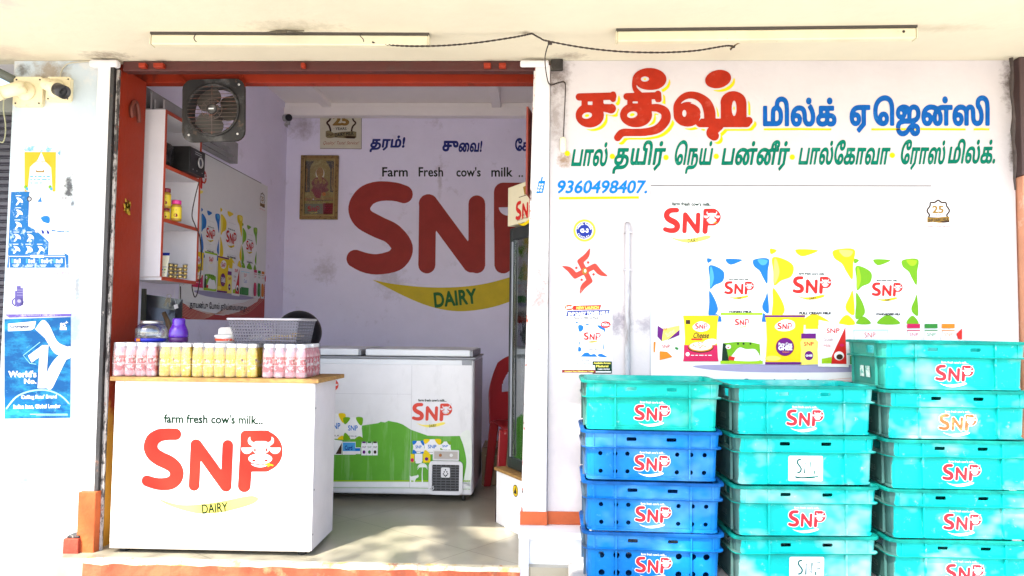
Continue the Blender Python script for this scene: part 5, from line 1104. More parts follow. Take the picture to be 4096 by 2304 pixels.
# neighbours
m_sh = mat('shutter_dark', (.035, .032, .045), .45, .3, 8); sh = thing('rolling_shutter', 'dark closed rolling shutter of the next shop beyond the left pillar', 'shutter', (0, 0, 0))
g = MB(); n = 0; z = GROUND; pt = []
while z < 2.16:
    pt += [(0, z), (.012, z+.008), (.012, z+.026), (0, z+.034)]; z += .037
g.add([(x, .09-y, zz) for x in (-4.4, -2.647) for y, zz in pt], [(i, i+1, len(pt)+i+1, len(pt)+i) for i in range(len(pt)-1)]); g.build('slat_curtain', m_sh, sh)
g = MB(); g.box(-4.4, .02, 2.165, -2.647, .3, 2.27); g.build('hood_box', mat('shutter_hood_grey', (.16, .17, .15), .6, .2), sh, bevel=.004)
g = MB(); a = P(-60, 225, Y=-.02); b = P(57, 320, Y=-.02); m_str = mat('strut_grey', (.15, .17, .15), .6, .2)
g.tube([(a.x-.3, -.02, a.z+.10), (b.x-.004, -.02, b.z)], .022, 4); g.build('brace', m_str, sh)
m_nb = mat('neighbour_brown', (.055, .028, .026), .6, .2, 6); m_np = stain(mat('neighbour_peach', (.60, .27, .16), .8, .12, 8), (.72, .5, .4), 12, .58, .7, .6); nb = thing('neighbour_pillar', 'brown over peach painted pillar of the neighbouring shop at the right edge', 'pillar', (0, 0, 0)); zz = P(4070, 700, Y=-.05).z
g = MB(); g.box(2.304, -.05, zz+.0005, 3.4, .4, ZC-.0005); g.build('upper_part', m_nb, nb, bevel=.006); g = MB(); g.box(2.310, -.045, GROUND, 3.4, .4, zz); g.build('lower_part', m_np, nb, bevel=.006)
g = MB(); 
pts = [P(4044+3*math.sin(i*1.7)+(12 if i > 8 else 0)*0+i*1.6, 232+i*48, Y=-.053) for i in range(12)]
g.tube(pts, [.010, .007, .011, .008, .006, .009, .012, .007, .010, .008, .006, .004], 6); g.build('soot_edge', mat('soot', (.06, .045, .04), .9, .4, 40), nb)
# ================================================================== inside the shop
# ---- chest freezer
m_frz = stain(mat('freezer_white', (.64, .635, .645), .35, .06, 5), (.44, .44, .44), 9, .56, .78, .6, (1, 1, .3)); m_lid = mat('freezer_lid', (.62, .64, .66), .3, .05, 6); m_fg = mat('freezer_grey', (.22, .23, .25), .4, .1)
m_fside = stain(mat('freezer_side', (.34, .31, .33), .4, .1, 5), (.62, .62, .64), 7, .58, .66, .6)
FY = 1.09; a = P(1892, 1700, Y=FY); b = P(1882, 1985, Y=FY); FX1 = a.x; FX0 = FX1-1.62; FZ0 = P(1600, 1978, Y=FY).z; FZ1 = P(1600, 1432, Y=FY).z; FD = .74; FZT = P(1600, 1397, Y=FY).z
fz = thing('chest_freezer', 'white chest freezer with green hills and a red logo on its front, standing by the back wall', 'freezer', (FX1-.8, FY, 0)); fz['label'] = 'long white chest freezer with a green hill print and an air grille on its front'
g = MB(); g.box(FX0, FY, FZ0, FX1, FY+FD, FZ1-.005); g.build('cabinet', m_frz, fz, bevel=.015, seg=3)
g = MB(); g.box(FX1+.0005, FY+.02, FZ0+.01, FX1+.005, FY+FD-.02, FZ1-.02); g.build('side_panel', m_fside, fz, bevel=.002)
g = MB(); g.box(FX0-.004, FY-.006, FZ1-.004, FX1+.012, FY+FD, FZ1+.008); g.build('lid_frame', m_fg, fz, bevel=.003)
zb_ = P(1600, 1458, Y=FY).z; g = MB(); g.box(FX0+.01, FY-.004, zb_, FX1-.075, FY-.0005, FZ1-.010); g.build('trim_strip', m_lid, fz, bevel=.002); g = MB(); g.box(FX1-.074, FY-.004, zb_, FX1-.012, FY-.0005, FZ1-.010); g.build('trim_end', m_fg, fz, bevel=.002)
for px0, px1 in ((1180, 1434), (1462, 1882)):
    x0 = P(px0, 1420, Y=FY).x; x1 = P(px1, 1420, Y=FY).x
    g = MB(); g.box(x0, FY-.004, FZ1+.0125, x1, FY+FD-.06, FZT); g.build('lid', m_lid, fz, bevel=.008); g = MB(); g.box(x0+(.0 if px0 < 1300 else .26), FY-.010, FZ1+.0135, x1, FY-.0045, FZT-.004) if False else None
    g = MB(); g.box(x1+.0005, FY+.0, FZ1+.013, x1+.016, FY+FD-.08, FZT-.004); g.build('lid_end', m_fg, fz, bevel=.003)
for x in (FX0+.08, FX1-.06):
    for y in (FY+.07, FY+FD-.08):
        g = MB(); g.lathe([(.012, -.011), (.026, -.010), (.026, .010), (.012, .011)], 16, (x, y, .0265), mx=Matrix.Rotation(PI/2, 3, 'Y')); g.box(x-.018, y-.018, .045, x+.018, y+.018, FZ0+.004); g.build('castor', mat('castor_black', (.03, .03, .03), .5), fz)
F8 = lambda x, y: (1250+x/1.519, 1350+y/1.519); f_grn = stain(ink('hill_green', .10, .33, .03), (.30, .48, .22), 14, .5, .72, .7, (1, 1, .09)); f_red = ink('freezer_red', .58, .06, .04)
pr = Print(lambda u, v, d: P(*F8(u, v), Y=FY-.0008-d))
pr.poly([(-250, 560), (0, 575), (150, 560), (300, 535), (400, 520), (415, 512), (440, 516), (462, 506), (490, 512), (515, 516), (548, 528), (598, 560), (700, 596), (800, 600), (890, 598), (960, 612), (958, 880), (-250, 868)], f_grn, 0)
pr.blob([(898, 590), (962, 585), (962, 900), (918, 895), (935, 760), (918, 660)], ink('fade_white', .66, .70, .64), 1)
pr.rect(-250, 868, 958, 876, LIME, 1); pr.rect(-250, 880, 958, 906, WHITE, 1); pr.line([(-250, 912), (590, 914), (958, 922)], 1.4, GREEN, 1); pr.line([(604, 170), (600, 500), (590, 912)], .9, GREY, 2); pr.line([(130, 340), (600, 345)], .6, GREY, 1)
logo(pr, 603, 398, 849, 1, red=f_red, L=2); 
def pouch(x0, y0, x1, y1, c, L=3):
    w_, h_ = x1-x0, y1-y0; f = lambda a, b: (x0+a*w_, y0+b*h_)
    pr.poly([f(*q) for q in [(0, .02), (.5, 0), (1, .02), (.95, .5), (1, 1), (.5, .97), (0, 1), (.05, .5)]], WHITE, L)
    for q in ([(0, .02), (.35, .02), (.2, .25), (.05, .3)], [(.65, .01), (1, .02), (.96, .35), (.8, .3)], [(.0, 1), (.06, .7), (.25, .8), (.35, .99)], [(.6, .98), (.8, .85), (.97, .9), (1, 1)]): pr.blob([f(*t) for t in q], c, L+1)
    pr.text('SNP', *f(.24, .36), *f(.74, .6), BLUE, L+2, bold=.02); pr.text('MILK', *f(.3, .82), *f(.7, .88), BLACK, L+2)
pouch(80, 462, 200, 620, YEL); pouch(188, 485, 305, 620, GREEN, 6)
pr.poly([(130, 620), (182, 628), (178, 712), (128, 712)], WHITE, 9); pr.poly([(178, 640), (176, 708), (140, 708)], BROWN, 10); pr.rect(182, 634, 262, 712, WHITE, 9); pr.rect(184, 638, 260, 690, LBLUE, 10); pr.text('Curd', 196, 656, 242, 684, NAVY, 11, bold=.03); pr.rect(258, 668, 292, 708, WHITE, 9); pr.rect(260, 672, 290, 690, BLUE, 10)
for x, c in ((297, PURPLE), (330, DGREEN2), (364, BROWN)): pr.poly([(x+4, 632), (x+28, 632), (x+33, 655), (x+32, 716), (x, 716), (x-1, 655)], WHITE, 9); pr.rect(x+5, 632, x+27, 642, c, 10); pr.text('SNP', x+5, 660, x+28, 672, c, 10); pr.ell(x+16, 696, 9, 11, c, 10, 10)
pouch(608, 628, 682, 705, BLUE); pouch(676, 618, 780, 712, YEL, 6); pouch(772, 632, 842, 690, GREEN, 3)
pr.rect(596, 708, 618, 758, YEL, 9); pr.ell(606, 745, 10, 12, PINK, 10, 10); pr.rect(622, 706, 668, 752, WHITE, 9); pr.blob([(628, 750), (640, 735), (655, 742), (665, 760), (630, 765)], WHITE, 10); pr.rect(672, 706, 716, 760, YEL, 9); pr.ell(693, 738, 11, 11, PURPLE, 10, 12)
wh = ink('cutout_white', .74, .76, .74)
pr.line([(668, 890), (666, 830), (668, 790)], [4, 2.5, 2], wh, 2)
for a in range(10): t = R(-200+a*24); pr.line([(668, 788), (668+20*math.cos(t), 780+17*math.sin(t)), (668+34*math.cos(t), 795+26*math.sin(t))], [1.2, 3.4, .5], wh, 2+a*.2)
pr.poly([(590, 838), (600, 845), (620, 840), (636, 838), (640, 832), (646, 842), (640, 852), (630, 856), (624, 868), (618, 888), (614, 888), (614, 870), (600, 868), (596, 888), (592, 886)], wh, 2)
lo_ = FX0+.012; pr.poly([(-250, 470), (-160, 440), (-90, 470), (-90, 500), (-250, 520)], f_grn, 0)
logo(pr, -95, 248, 158, 1, red=f_red, L=2, tagtext=False)
pr.build('front_print', fz)
pr.mapf = pr.mapf
g = MB(); 
def fp(x, y): return P(*F8(x, y), Y=FY)
def frame(g, x0, y0, x1, y1, t, r, d0, d1, m=0):
    A = fp(x0, y1); B = fp(x1, y0)
    def loop(e, rr_): 
        out = []
        for cx, cz, a0 in ((B.x-e-rr_, A.z+e+rr_, -90), (B.x-e-rr_, B.z-e-rr_, 0), (A.x+e+rr_, B.z-e-rr_, 90), (A.x+e+rr_, A.z+e+rr_, 180)):
            for k in range(5): an = R(a0+22.5*k); out.append((cx+rr_*math.cos(an), cz+rr_*math.sin(an)))
        return out
    L = [loop(0, r)]+([loop(t, max(.002, r-t))[::-1]] if t else [])
    g.ext(L, lambda u, v, d: (u, FY-d, v), d0, d1, m)
frame(g, 706, 750, 915, 950, .022, .028, .003, .020); gr = g.build('air_grille', m_frz, fz, bevel=.002)
g = MB(); frame(g, 722, 762, 900, 936, 0, .012, .002, .006); g.build('grille_back', mat('grille_dark', (.02, .02, .02), .6), gr)
A = fp(722, 936); B = fp(900, 762); m_sl = mat('grille_slat', (.09, .09, .10), .5)
g = MB()
for i in range(11): z = A.z+(B.z-A.z)*(i+.5)/11; g.box(A.x+.002, FY-.016, z-.003, B.x-.002, FY-.0065, z+.0025)
for i in range(1, 6): x = A.x+(B.x-A.x)*i/6; g.box(x-.0015, FY-.0175, A.z, x+.0015, FY-.0065, B.z)
g.build('louvres', m_sl, gr)
g = MB(); frame(g, 783, 787, 838, 846, 0, .008, .0175, .023); g.build('emblem_plate', m_frz, gr); pr = Print(lambda u, v, d: fp(u, v)+Vector((0, -.0236-d, 0)))
for x, y in ((811, 800), (803, 812), (819, 812), (798, 824), (824, 824), (804, 833), (818, 833), (811, 838)): pr.ell(x, y, 4, 5, BLACK, 0, 8)
pr.build('emblem_dots', gr)
g = MB(); frame(g, 732, 684, 892, 744, .008, .006, .002, .014); cpn = g.build('control_panel', m_frz, fz, bevel=.001); g = MB(); frame(g, 738, 692, 886, 738, 0, .003, .0015, .005); g.build('panel_face', mat('panel_grey', (.42, .38, .34), .5), cpn)
for x, r_, m_ in ((778, .0095, mat('knob_orange', (.38, .12, .02), .4)), (844, .0105, mat('dial_white', (.7, .7, .68), .4))): g = MB(); c = fp(x, 714)+Vector((0, -.0055, 0)); g.lathe([(r_, 0), (r_, .005), (r_*.8, .007)], 16, c, mx=Matrix.Rotation(PI/2, 3, 'X')); g.build('dial', m_, cpn)
g = MB(); g.tube([fp(728, 906)+Vector((0, -.024, 0)), fp(738, 898)+Vector((0, -.03, 0)), fp(740, 912)+Vector((0, -.03, 0)), fp(732, 922)+Vector((0, -.026, 0)), fp(716, 912)+Vector((0, -.024, 0))], .0035, 6); g.build('drain_hose', m_frz, gr)

# helmet on the freezer
hp = Vector((P(1196, 1300, Y=1.42).x, 1.42, FZT+.001)); hm = thing('helmet', 'black motorcycle helmet with a clear visor on the freezer behind the basket', 'helmet', hp)
g = MB(); v = []; nu, nv = 28, 16; rx_, ry_, rz_ = .128, .155, .15
mz = Matrix.Rotation(R(-58), 3, 'Z')
for j in range(nv+1):
    ph = -.62+(PI/2+.62)*j/nv
    for i in range(nu):
        t = 2*PI*i/nu; p = Vector((rx_*math.cos(t)*math.cos(ph), -ry_*math.sin(t)*math.cos(ph), rz_*math.sin(ph)))
        if math.sin(t) > .1 and -.38 < ph < .32: p *= .93
        v.append(mz @ p+hp+Vector((0, 0, .62*.0+.094)))
g.add(v, [(j*nu+i, j*nu+(i+1) % nu, (j+1)*nu+(i+1) % nu, (j+1)*nu+i) for j in range(nv) for i in range(nu)], 0, True); g.add([v[i] for i in range(nu)], [tuple(range(nu))[::-1]])
g.build('shell', mat('helmet_black', (.008, .008, .011), .4, .1, spec=.25), hm)
g = MB(); v = []; n1, n2 = 16, 8
for j in range(n2+1):
    for i in range(n1+1):
        t = R(18+144*i/n1); ph = -.40+.95*j/n2; e = 1.05+.10*math.sin(t)**2*(1-j/n2*.3)
        v.append(mz @ Vector((rx_*e*math.cos(t)*math.cos(ph), -ry_*e*math.sin(t)*math.cos(ph), rz_*e*math.sin(ph)))+hp+Vector((0, 0, .094)))
g.add(v, [(j*(n1+1)+i, j*(n1+1)+i+1, (j+1)*(n1+1)+i+1, (j+1)*(n1+1)+i) for j in range(n2) for i in range(n1)], 0, True); g.build('visor', film('visor_clear', (.78, .78, .84), .10, .05), hm)
g = MB(); g.tube([v[i] for i in range(n1+1)]+[v[(j+1)*(n1+1)+n1] for j in range(n2)], .0022, 5); g.build('visor_edge', m_wire, hm)

# ---- back wall pictures and camera
m_gf = stain(mat('frame_gold', (.32, .20, .07), .35, .3, 30, metal=.4), (.05, .03, .015), 30, .5, .6, .7); fr = thing('framed_picture', 'gold framed devotional picture of a seated golden figure on the back wall', 'picture', (0, 0, 0))
q = lambda x, y: (1180+x/5.175, 610+y/5.175); KP = lambda px, py, d=0: P(px, py, Y=YB-d)
a = KP(*q(108, 1388)); b = KP(*q(918, 72)); g = MB(); g.ext([[(a.x, a.z), (b.x, a.z), (b.x, b.z), (a.x, b.z)], [(a.x+.036, a.z+.036), (a.x+.036, b.z-.036), (b.x-.036, b.z-.036), (b.x-.036, a.z+.036)]], lambda u, v, d: (u, YB-d, v), .002, .026); g.build('frame', m_gf, fr, bevel=.006, seg=2)
g = MB(); g.ext([[(a.x+.030, a.z+.030), (b.x-.030, a.z+.030), (b.x-.030, b.z-.030), (a.x+.030, b.z-.030)], [(a.x+.040, a.z+.040), (a.x+.040, b.z-.040), (b.x-.040, b.z-.040), (b.x-.040, a.z+.040)]], lambda u, v, d: (u, YB-d, v), .0265, .0295); g.build('inner_bead', mat('bead_gold', (.42, .30, .12), .35, .2, metal=.5), fr)
pr = Print(lambda u, v, d: P(*q(u, v), Y=YB-.004-d)); og = stain(ink('icon_gold', .34, .25, .06), (.52, .44, .18), 30, .5, .65, .8); ob = stain(ink('icon_dark', .07, .06, .03), (.22, .17, .08), 40, .52, .62, .8); orr = stain(ink('icon_rose', .22, .045, .03), (.38, .17, .08), 40, .5, .62, .7); oo = stain(ink('icon_amber', .36, .18, .04), (.55, .38, .12), 40, .5, .6, .7)
pr.rect(150, 130, 880, 1330, og, 0); pr.rect(205, 180, 310, 820, ob, 1); pr.rect(728, 180, 830, 820, ob, 1)
for x in (240, 770): pr.line([(x, 200), (x+8, 400), (x-4, 600), (x+4, 790)], 12, oo, 2)
for pts in ([(205, 180), (400, 180), (340, 250), (310, 330), (205, 330)], [(830, 180), (640, 180), (690, 250), (728, 330), (830, 330)]): pr.poly(pts, ob, 2)
pr.ell(518, 440, 92, 130, CREAM, 2); pr.blob([(440, 400), (470, 330), (515, 292), (565, 330), (590, 400), (575, 480), (530, 520), (470, 500)], oo, 3)
pr.blob([(340, 620), (400, 540), (470, 510), (570, 510), (640, 560), (690, 640), (660, 720), (700, 780), (600, 830), (440, 830), (330, 790), (370, 720)], orr, 3); pr.blob([(480, 480), (545, 480), (560, 590), (520, 650), (490, 590)], oo, 4)
pr.blob([(410, 560), (470, 560), (450, 640), (400, 650)], oo, 4); pr.blob([(580, 560), (630, 590), (625, 650), (575, 640)], oo, 4); pr.blob([(400, 720), (500, 690), (620, 720), (640, 770), (520, 790), (400, 770)], orr, 5)
pr.blob([(360, 760), (460, 740), (540, 800), (520, 940), (430, 930), (380, 850)], ink('cloth_red', .26, .035, .03), 5); pr.ell(600, 862, 38, 42, ORANGE, 5, 14); pr.ell(690, 860, 26, 34, oo, 5, 12); pr.ell(380, 968, 14, 14, WHITE, 5, 10)
pr.poly([(200, 940), (840, 930), (840, 1000), (200, 1010)], oo, 4); pr.line([(240, 985), (420, 990), (800, 985)], 8, ob, 5)
for x in range(215, 830, 44): pr.ell(x, 1020, 12, 7, (GREEN, GOLD)[x % 3 == 0], 5, 8)
pr.rect(200, 1060, 575, 1270, ink('label_olive', .20, .20, .12), 4); pr.rect(580, 1050, 822, 1275, MAROON, 4); logo(pr, 262, 1110, 510, 0, L=5, tagtext=False, fine=False, r_mark=False)
for i in range(4): pr.rect(610, 1090+i*45, 795, 1096+i*45, PINK, 5)
pr.build('icon_print', fr); g = MB(); g.box(a.x+.034, YB-.0155, a.z+.034, b.x-.034, YB-.013, b.z-.034); g.build('glass_pane', film('picture_glass', (.97, .97, .96), .04, .05), fr)
pr = Print(lambda u, v, d: P(1280+u/9.056, 450+v/9.056, Y=YB-.003-d)); pr.rect(0, -420, 1505, 1318, ink('placard_cream', .62, .58, .46), 0)
pr.line(smooth_pts([(395, -60), (400, 130), (350, 270), (255, 370), (330, 480), (375, 620), (378, 720)], 5), 34, BROWN, 1); pr.line(smooth_pts([(1165, -60), (1165, 130), (1210, 280), (1290, 380), (1190, 500), (1150, 620), (1150, 720)], 5), 30, BROWN, 1)
pr.line(smooth_pts([(395, -60), (500, -200), (780, -270), (1060, -200), (1165, -60)], 5), 32, BROWN, 1); pr.text('25', 450, 108, 1060, 478, ink('bronze', .26, .15, .04), 2, bold=.05); pr.text('· YEARS ·', 495, 535, 1030, 635, BLACK, 2, bold=.02)
pr.poly([(205, 680), (300, 645), (420, 700), (500, 745), (800, 700), (1200, 675), (1320, 700), (1315, 900), (1250, 945), (1000, 940), (760, 920), (520, 905), (380, 930), (260, 920), (205, 870)], ink('ribbon_bronze', .24, .19, .10), 2); pr.poly([(840, 880), (1000, 850), (1300, 865), (1250, 945), (1000, 940)], BROWN, 3); pr.text('SNP', 240, 760, 480, 850, BROWN, 3, rot=4); pr.text('DAIRY MILK', 540, 720, 1220, 850, BLACK, 3, bold=.02, rot=-6)
pr.text('Quality! Taste! Service!', 85, 1040, 1370, 1195, ink('rust', .36, .10, .06), 2, shear=.35)
for L_ in ([(1505, -400), (1500, 1318)], [(0, 1300), (1500, 1318)]): pr.line(L_, 7, BROWN, 3)
panel('anniversary_placard', 'cream placard with a bronze 25 years badge high on the back wall', 'placard', pr)
q = P(1140, 478, Y=YB-.06); ic = thing('security_camera', 'small grey dome-fronted camera in the top corner where the inner walls meet', 'camera', q); ic['label'] = 'small grey security camera in the upper corner of the back wall inside'
g = MB(); g.box(q.x-.055, YB-.05, q.z-.035, q.x+.03, YB-.001, q.z+.035); g.box(q.x-.04, YB-.08, q.z-.06, q.x+.01, YB-.002, q.z-.0355); g.build('mount', mat('mount_grey', (.45, .43, .44), .6), ic, bevel=.004)
mt = Vector((.75, -.62, -.12)).normalized().to_track_quat('Z', 'Y').to_matrix(); c0 = q+Vector((-.01, -.03, .004)); g = MB(); g.lathe([(.02, -.01), (.03, 0), (.03, .085)], 18, c0, mx=mt); g.build('camera_body', mat('cam_grey', (.40, .39, .40), .5), ic); g = MB(); g.lathe([(.031, .0855), (.031, .105), (.022, .108)], 18, c0, mx=mt); g.build('lens', m_lens, ic)

# ---- left wall: product poster, shelf unit and its contents
LP = lambda u, v, d: Vector((XW+.0015+d, 2.565-(3848-u)/822.*.998, P(1049, 735, X=XW).z-(v-743)/(1609-743)*(P(1049, 735, X=XW).z-P(1049, 1284, X=XW).z)))
pr = Print(LP); product_poster(pr); panel('product_poster', 'product poster of milk pouches on the left inside wall, partly behind the white shelf', 'poster', pr)
m_shw = mat('shelf_white', (.70, .67, .70), .5, .05, 6); m_she = mat('shelf_edge_red', (.44, .055, .02), .5, .15, 8); shf = thing('wall_shelf', 'white wall shelf unit with red edges and three compartments on the left inside wall', 'shelf', (0, 0, 0))
SX1 = -2.045; SX0 = XW+.002; SY0 = P(655, 700, X=SX1).y; SY1 = P(800, 800, X=SX1).y
zT = P(655, 432, X=SX1).z; zA = P(655, 655, X=SX1).z; zB_ = P(655, 873, X=SX1).z; zC_ = P(655, 1108, X=SX1).z; th = .018
for y0 in (SY0, SY1-th): g = MB(); g.box(SX0+.004, y0, zC_, SX1-.003, y0+th, zT); g.build('side_board', m_shw, shf, bevel=.001)
g = MB(); g.box(SX0, SY0, zC_, SX0+.0035, SY1, zT); g.build('back_board', m_shw, shf)
for z in (zT, zA, zB_, zC_): 
    g = MB(); g.box(SX0+.004, SY0+th+.0005, z-th, SX1-.003, SY1-th-.0005, z); bd = g.build('shelf_board', m_shw, shf); g = MB(); g.box(SX1-.0025, SY0+th+.0005, z-th-.001, SX1, SY1-th-.0005, z+.001); g.build('edging', m_she, bd)
for y0 in (SY0, SY1-th): g = MB(); g.box(SX1-.0025, y0, zC_, SX1+.0005, y0+th, zT); g.build('edging', m_she, shf)
for i, lab in enumerate(('tallest grey metal channel on top of the shelf, against the wall', 'middle grey metal channel on top of the shelf', 'outer grey metal channel on top of the shelf')):
    g = MB(); x = XW+.012+i*.072; z = zT+.001; y1_ = 1.75-.22*i; h = (.15, .10, .055)[i]; g.add([(x, SY0+.004, z), (x+.058, SY0+.004, z), (x+.058, SY0+.004, z+h), (x+.05, SY0+.004, z+h), (x+.05, SY0+.004, z+.006), (x+.008, SY0+.004, z+.006), (x+.008, SY0+.004, z+h), (x, SY0+.004, z+h)]+[(x, y1_, z), (x+.058, y1_, z), (x+.058, y1_, z+h), (x+.05, y1_, z+h), (x+.05, y1_, z+.006), (x+.008, y1_, z+.006), (x+.008, y1_, z+h), (x, y1_, z+h)],
        [(i_, (i_+1) % 8, 8+(i_+1) % 8, 8+i_) for i_ in range(8)]+[(0, 5, 6, 7), (0, 1, 4, 5), (1, 2, 3, 4), (8, 15, 14, 13), (8, 13, 12, 9), (9, 12, 11, 10)])
    tag(g.build('metal_channel', mat('channel_grey', (.26, .25, .26), .5, .2, 12)), lab, 'metal channel', 'metal channels stored above the shelf')
# speaker box and bag in the top compartment
m_bb = mat('speaker_black', (.012, .011, .011), .4, .3, 20, spec=.3)
sp_ = thing('speaker_box', 'black box with a round silver ringed dial on the upper shelf', 'speaker', (0, 0, 0)); bxX = -1.995; sy0 = P(762, 600, X=bxX).y; sy1 = P(823, 600, X=bxX).y; sz0 = zA+.001; sz1 = P(762, 583, X=bxX).z
g = MB(); g.box(bxX-.20, sy0, sz0, bxX, sy1, sz1); g.build('case', m_bb, sp_, bevel=.006)
c = P(800, 652, X=bxX)+Vector((.0005, 0, 0)); rxx = Matrix.Rotation(PI/2, 3, 'Y'); g = MB(); g.lathe([(.026, 0), (.031, .0), (.032, .006), (.027, .008), (.024, .003)], 24, c, mx=rxx, cap=False); g.build('dial_ring', mat('dial_silver', (.6, .6, .58), .3, metal=.7), sp_); g = MB(); g.lathe([(.0235, 0), (.022, .002)], 24, c, mx=rxx); g.build('dial_face', m_lens, sp_)
pr = Print(lambda u, v, d: Vector((bxX+.0006+d, sy0+u*(sy1-sy0), sz1-v*(sz1-sz0))))
for y in (.12, .20): pr.rect(.3, y, .75, y+.025, GREY, 0)
for x in (.2, .45, .8): pr.ell(x, .86, .035, .02, GREY, 0, 8)
pr.build('front_marks', sp_)
bg_ = thing('bag', 'shiny black bag leaning against the black box on the upper shelf', 'bag', (0, 0, 0)); g = MB(); v = []; nu, nv = 20, 10; c = Vector((SX0+.125, SY0+.12, sz0+.077)); rs = random.Random(9)
for j in range(nv+1):
    ph = -PI/2+PI*j/nv
    for i in range(nu): t = 2*PI*i/nu; w_ = 1+.06*math.sin(3*t+j)+rs.uniform(-.02, .02); p = Vector((.085*math.copysign(abs(math.cos(t))**.7, math.cos(t))*abs(math.cos(ph))**.5*w_, .07*math.sin(t)*abs(math.cos(ph))**.5*w_, .075*math.copysign(abs(math.sin(ph))**.8, math.sin(ph)))); v.append(c+p)
g.add(v, [(j*nu+i, j*nu+(i+1) % nu, (j+1)*nu+(i+1) % nu, (j+1)*nu+i) for j in range(nv) for i in range(nu)], 0, True); g.build('bag_body', mat('bag_black', (.014, .013, .014), .25, .2, 20, .5, 30), bg_); g = MB(); g.tube(sm3([c+Vector((.02, -.05, .06)), c+Vector((.06, -.06, .0)), c+Vector((.05, -.068, -.05))], 6), .004, 6); g.build('strap', mat('strap_sheen', (.10, .09, .08), .3), bg_)
# jars
def jarm(label, x, y, z, r, h, lidc, lab=True):
    o = thing('food_jar', label, 'jar', (x, y, z), 'yellow jars on the shelf'); g = MB(); g.lathe([(r*.9, .0004), (r, .004), (r, h*.70), (r*.88, h*.77), (r*.80, h*.80)], 20, (x, y, z)); g.build('jar_body', mat('jar_amber', (.42, .24, .03), .3, .15, 30), o)
    g = MB(); g.lathe([(r*1.012, h*.12), (r*1.012, h*.66)], 20, (x, y, z), cap=False); pr = Print(lambda u, v, d: Vector((x+math.sin(u)*(r*1.02+d), y-math.cos(u)*(r*1.02+d), z+h*v))); pr.mats = [mat('jar_label_yellow', (.74, .56, .03), .4, .1)]; pr.mb = g
    pr.rect(-.1, .48, .45, .56, DGREEN2, 0); pr.ell(.35, .26, .35, .09, MAROON, 0, 14); pr.rect(-.4, .40, .5, .42, BROWN, 0); pr.mb.build('label', pr.mats, o, fix=False)
    g = MB(); g.lathe([(r*.86, h*.805), (r*.9, h*.82), (r*.9, h*.97), (r*.84, h)], 20, (x, y, z)); g.build('lid', mat('lid_'+lidc, {'maroon': (.22, .015, .04), 'pink': (.62, .03, .25)}[lidc], .35), o)
jx = P(667, 800, Y=SY0+.10).x; jz = zB_+.001
jarm('lower maroon lidded yellow jar in the middle shelf', jx-.004, SY0+.10, jz, .0235, .066, 'maroon'); jarm('tall maroon lidded yellow jar stacked on another jar', jx-.004, SY0+.10, jz+.0665, .026, .112, 'maroon')
jarm('pink lidded yellow jar on the middle shelf', P(705, 850, Y=SY0+.14).x, SY0+.14, jz, .029, .118, 'pink'); jarm('yellow jar at the near end of the middle shelf, half hidden by the side board', jx-.055, SY0+.09, jz, .026, .10, 'maroon')
# foil cups
cup0 = None; lab_c = 'small gold foil sweet cup with a clear lid in the stacks on the bottom shelf'; m_foil = mat('foil_gold', (.55, .40, .14), .25, .25, 60, metal=.7)
for s_, (px, n_) in enumerate(((683, 4), (702, 4), (722, 3), (741, 4))):
    y = SY0+.12+(s_ % 2)*.035+s_*.012; x = P(px, 1050, Y=y).x; z = zC_+.001
    for i in range(n_):
        if cup0 is None:
            cup0 = thing('sweet_cup', lab_c, 'cup', (0, 0, 0), 'gold foil cups stacked on the shelf'); g = MB(); g.lathe([(.0105, .0002), (.0135, .015)], 16); g.build('foil_cup', m_foil, cup0); g = MB(); g.lathe([(.015, .0153), (.015, .0172), (.0115, .0192), (.011, .0205)], 16); g.build('lid', film('lid_clear', (.9, .9, .88), .35, .1), cup0); o = cup0
        else: o = copy_tree(cup0)
        o.location = (x, y, z+i*.0209)
# price card (the square code on it is left out)
a = P(652, 1040, Y=SY0+.07); pr = Print(lambda u, v, d: Vector((a.x-.028+u*.056+.0*v, SY0+.06+(1-v)*.03-d, zC_+.004+(1-v)*.135))); pr.rect(0, 0, 1, 1, CREAM, 0); pr.rect(0, 0, 1, .12, NAVY, 1); pr.rect(.12, .58, .88, .62, GREY, 1)
for x in (.15, .4, .65): pr.rect(x, .68, x+.16, .74, (BROWN, BLUE, GREEN)[int(x*4) % 3], 1); pr.rect(x, .82, x+.16, .86, GREY, 1)
panel('price_card', 'leaning white payment card with a navy top edge on the bottom shelf', 'card', pr)
wire('power_cord', [P(789, 728, Y=SY0+.2)+Vector((.01, 0, 0)), P(780, 790, Y=SY0+.2), P(768, 860, Y=SY0+.21), P(780, 900, Y=SY0+.22), P(800, 950, Y=SY1+.02), P(806, 1040, Y=SY1+.02), P(800, 1110, Y=SY1+.02), P(790, 1170, Y=SY1+.03), P(779, 1188, Y=SY1+.03), P(770, 1160, Y=SY1+.03), P(768, 1140, Y=SY1+.03)], .0035, mat('cord_brown', (.04, .02, .018), .6), 'dark power cord looping down from the black box past the shelf', 'cord')
wire('power_cord', [P(722, 1145, Y=SY1), P(722, 1190, Y=SY1), P(718, 1215, Y=SY1), P(712, 1222, Y=SY1)], .0035, MATS['cord_brown'], 'short dark cord under the shelf beside the hanging keys', 'cord')
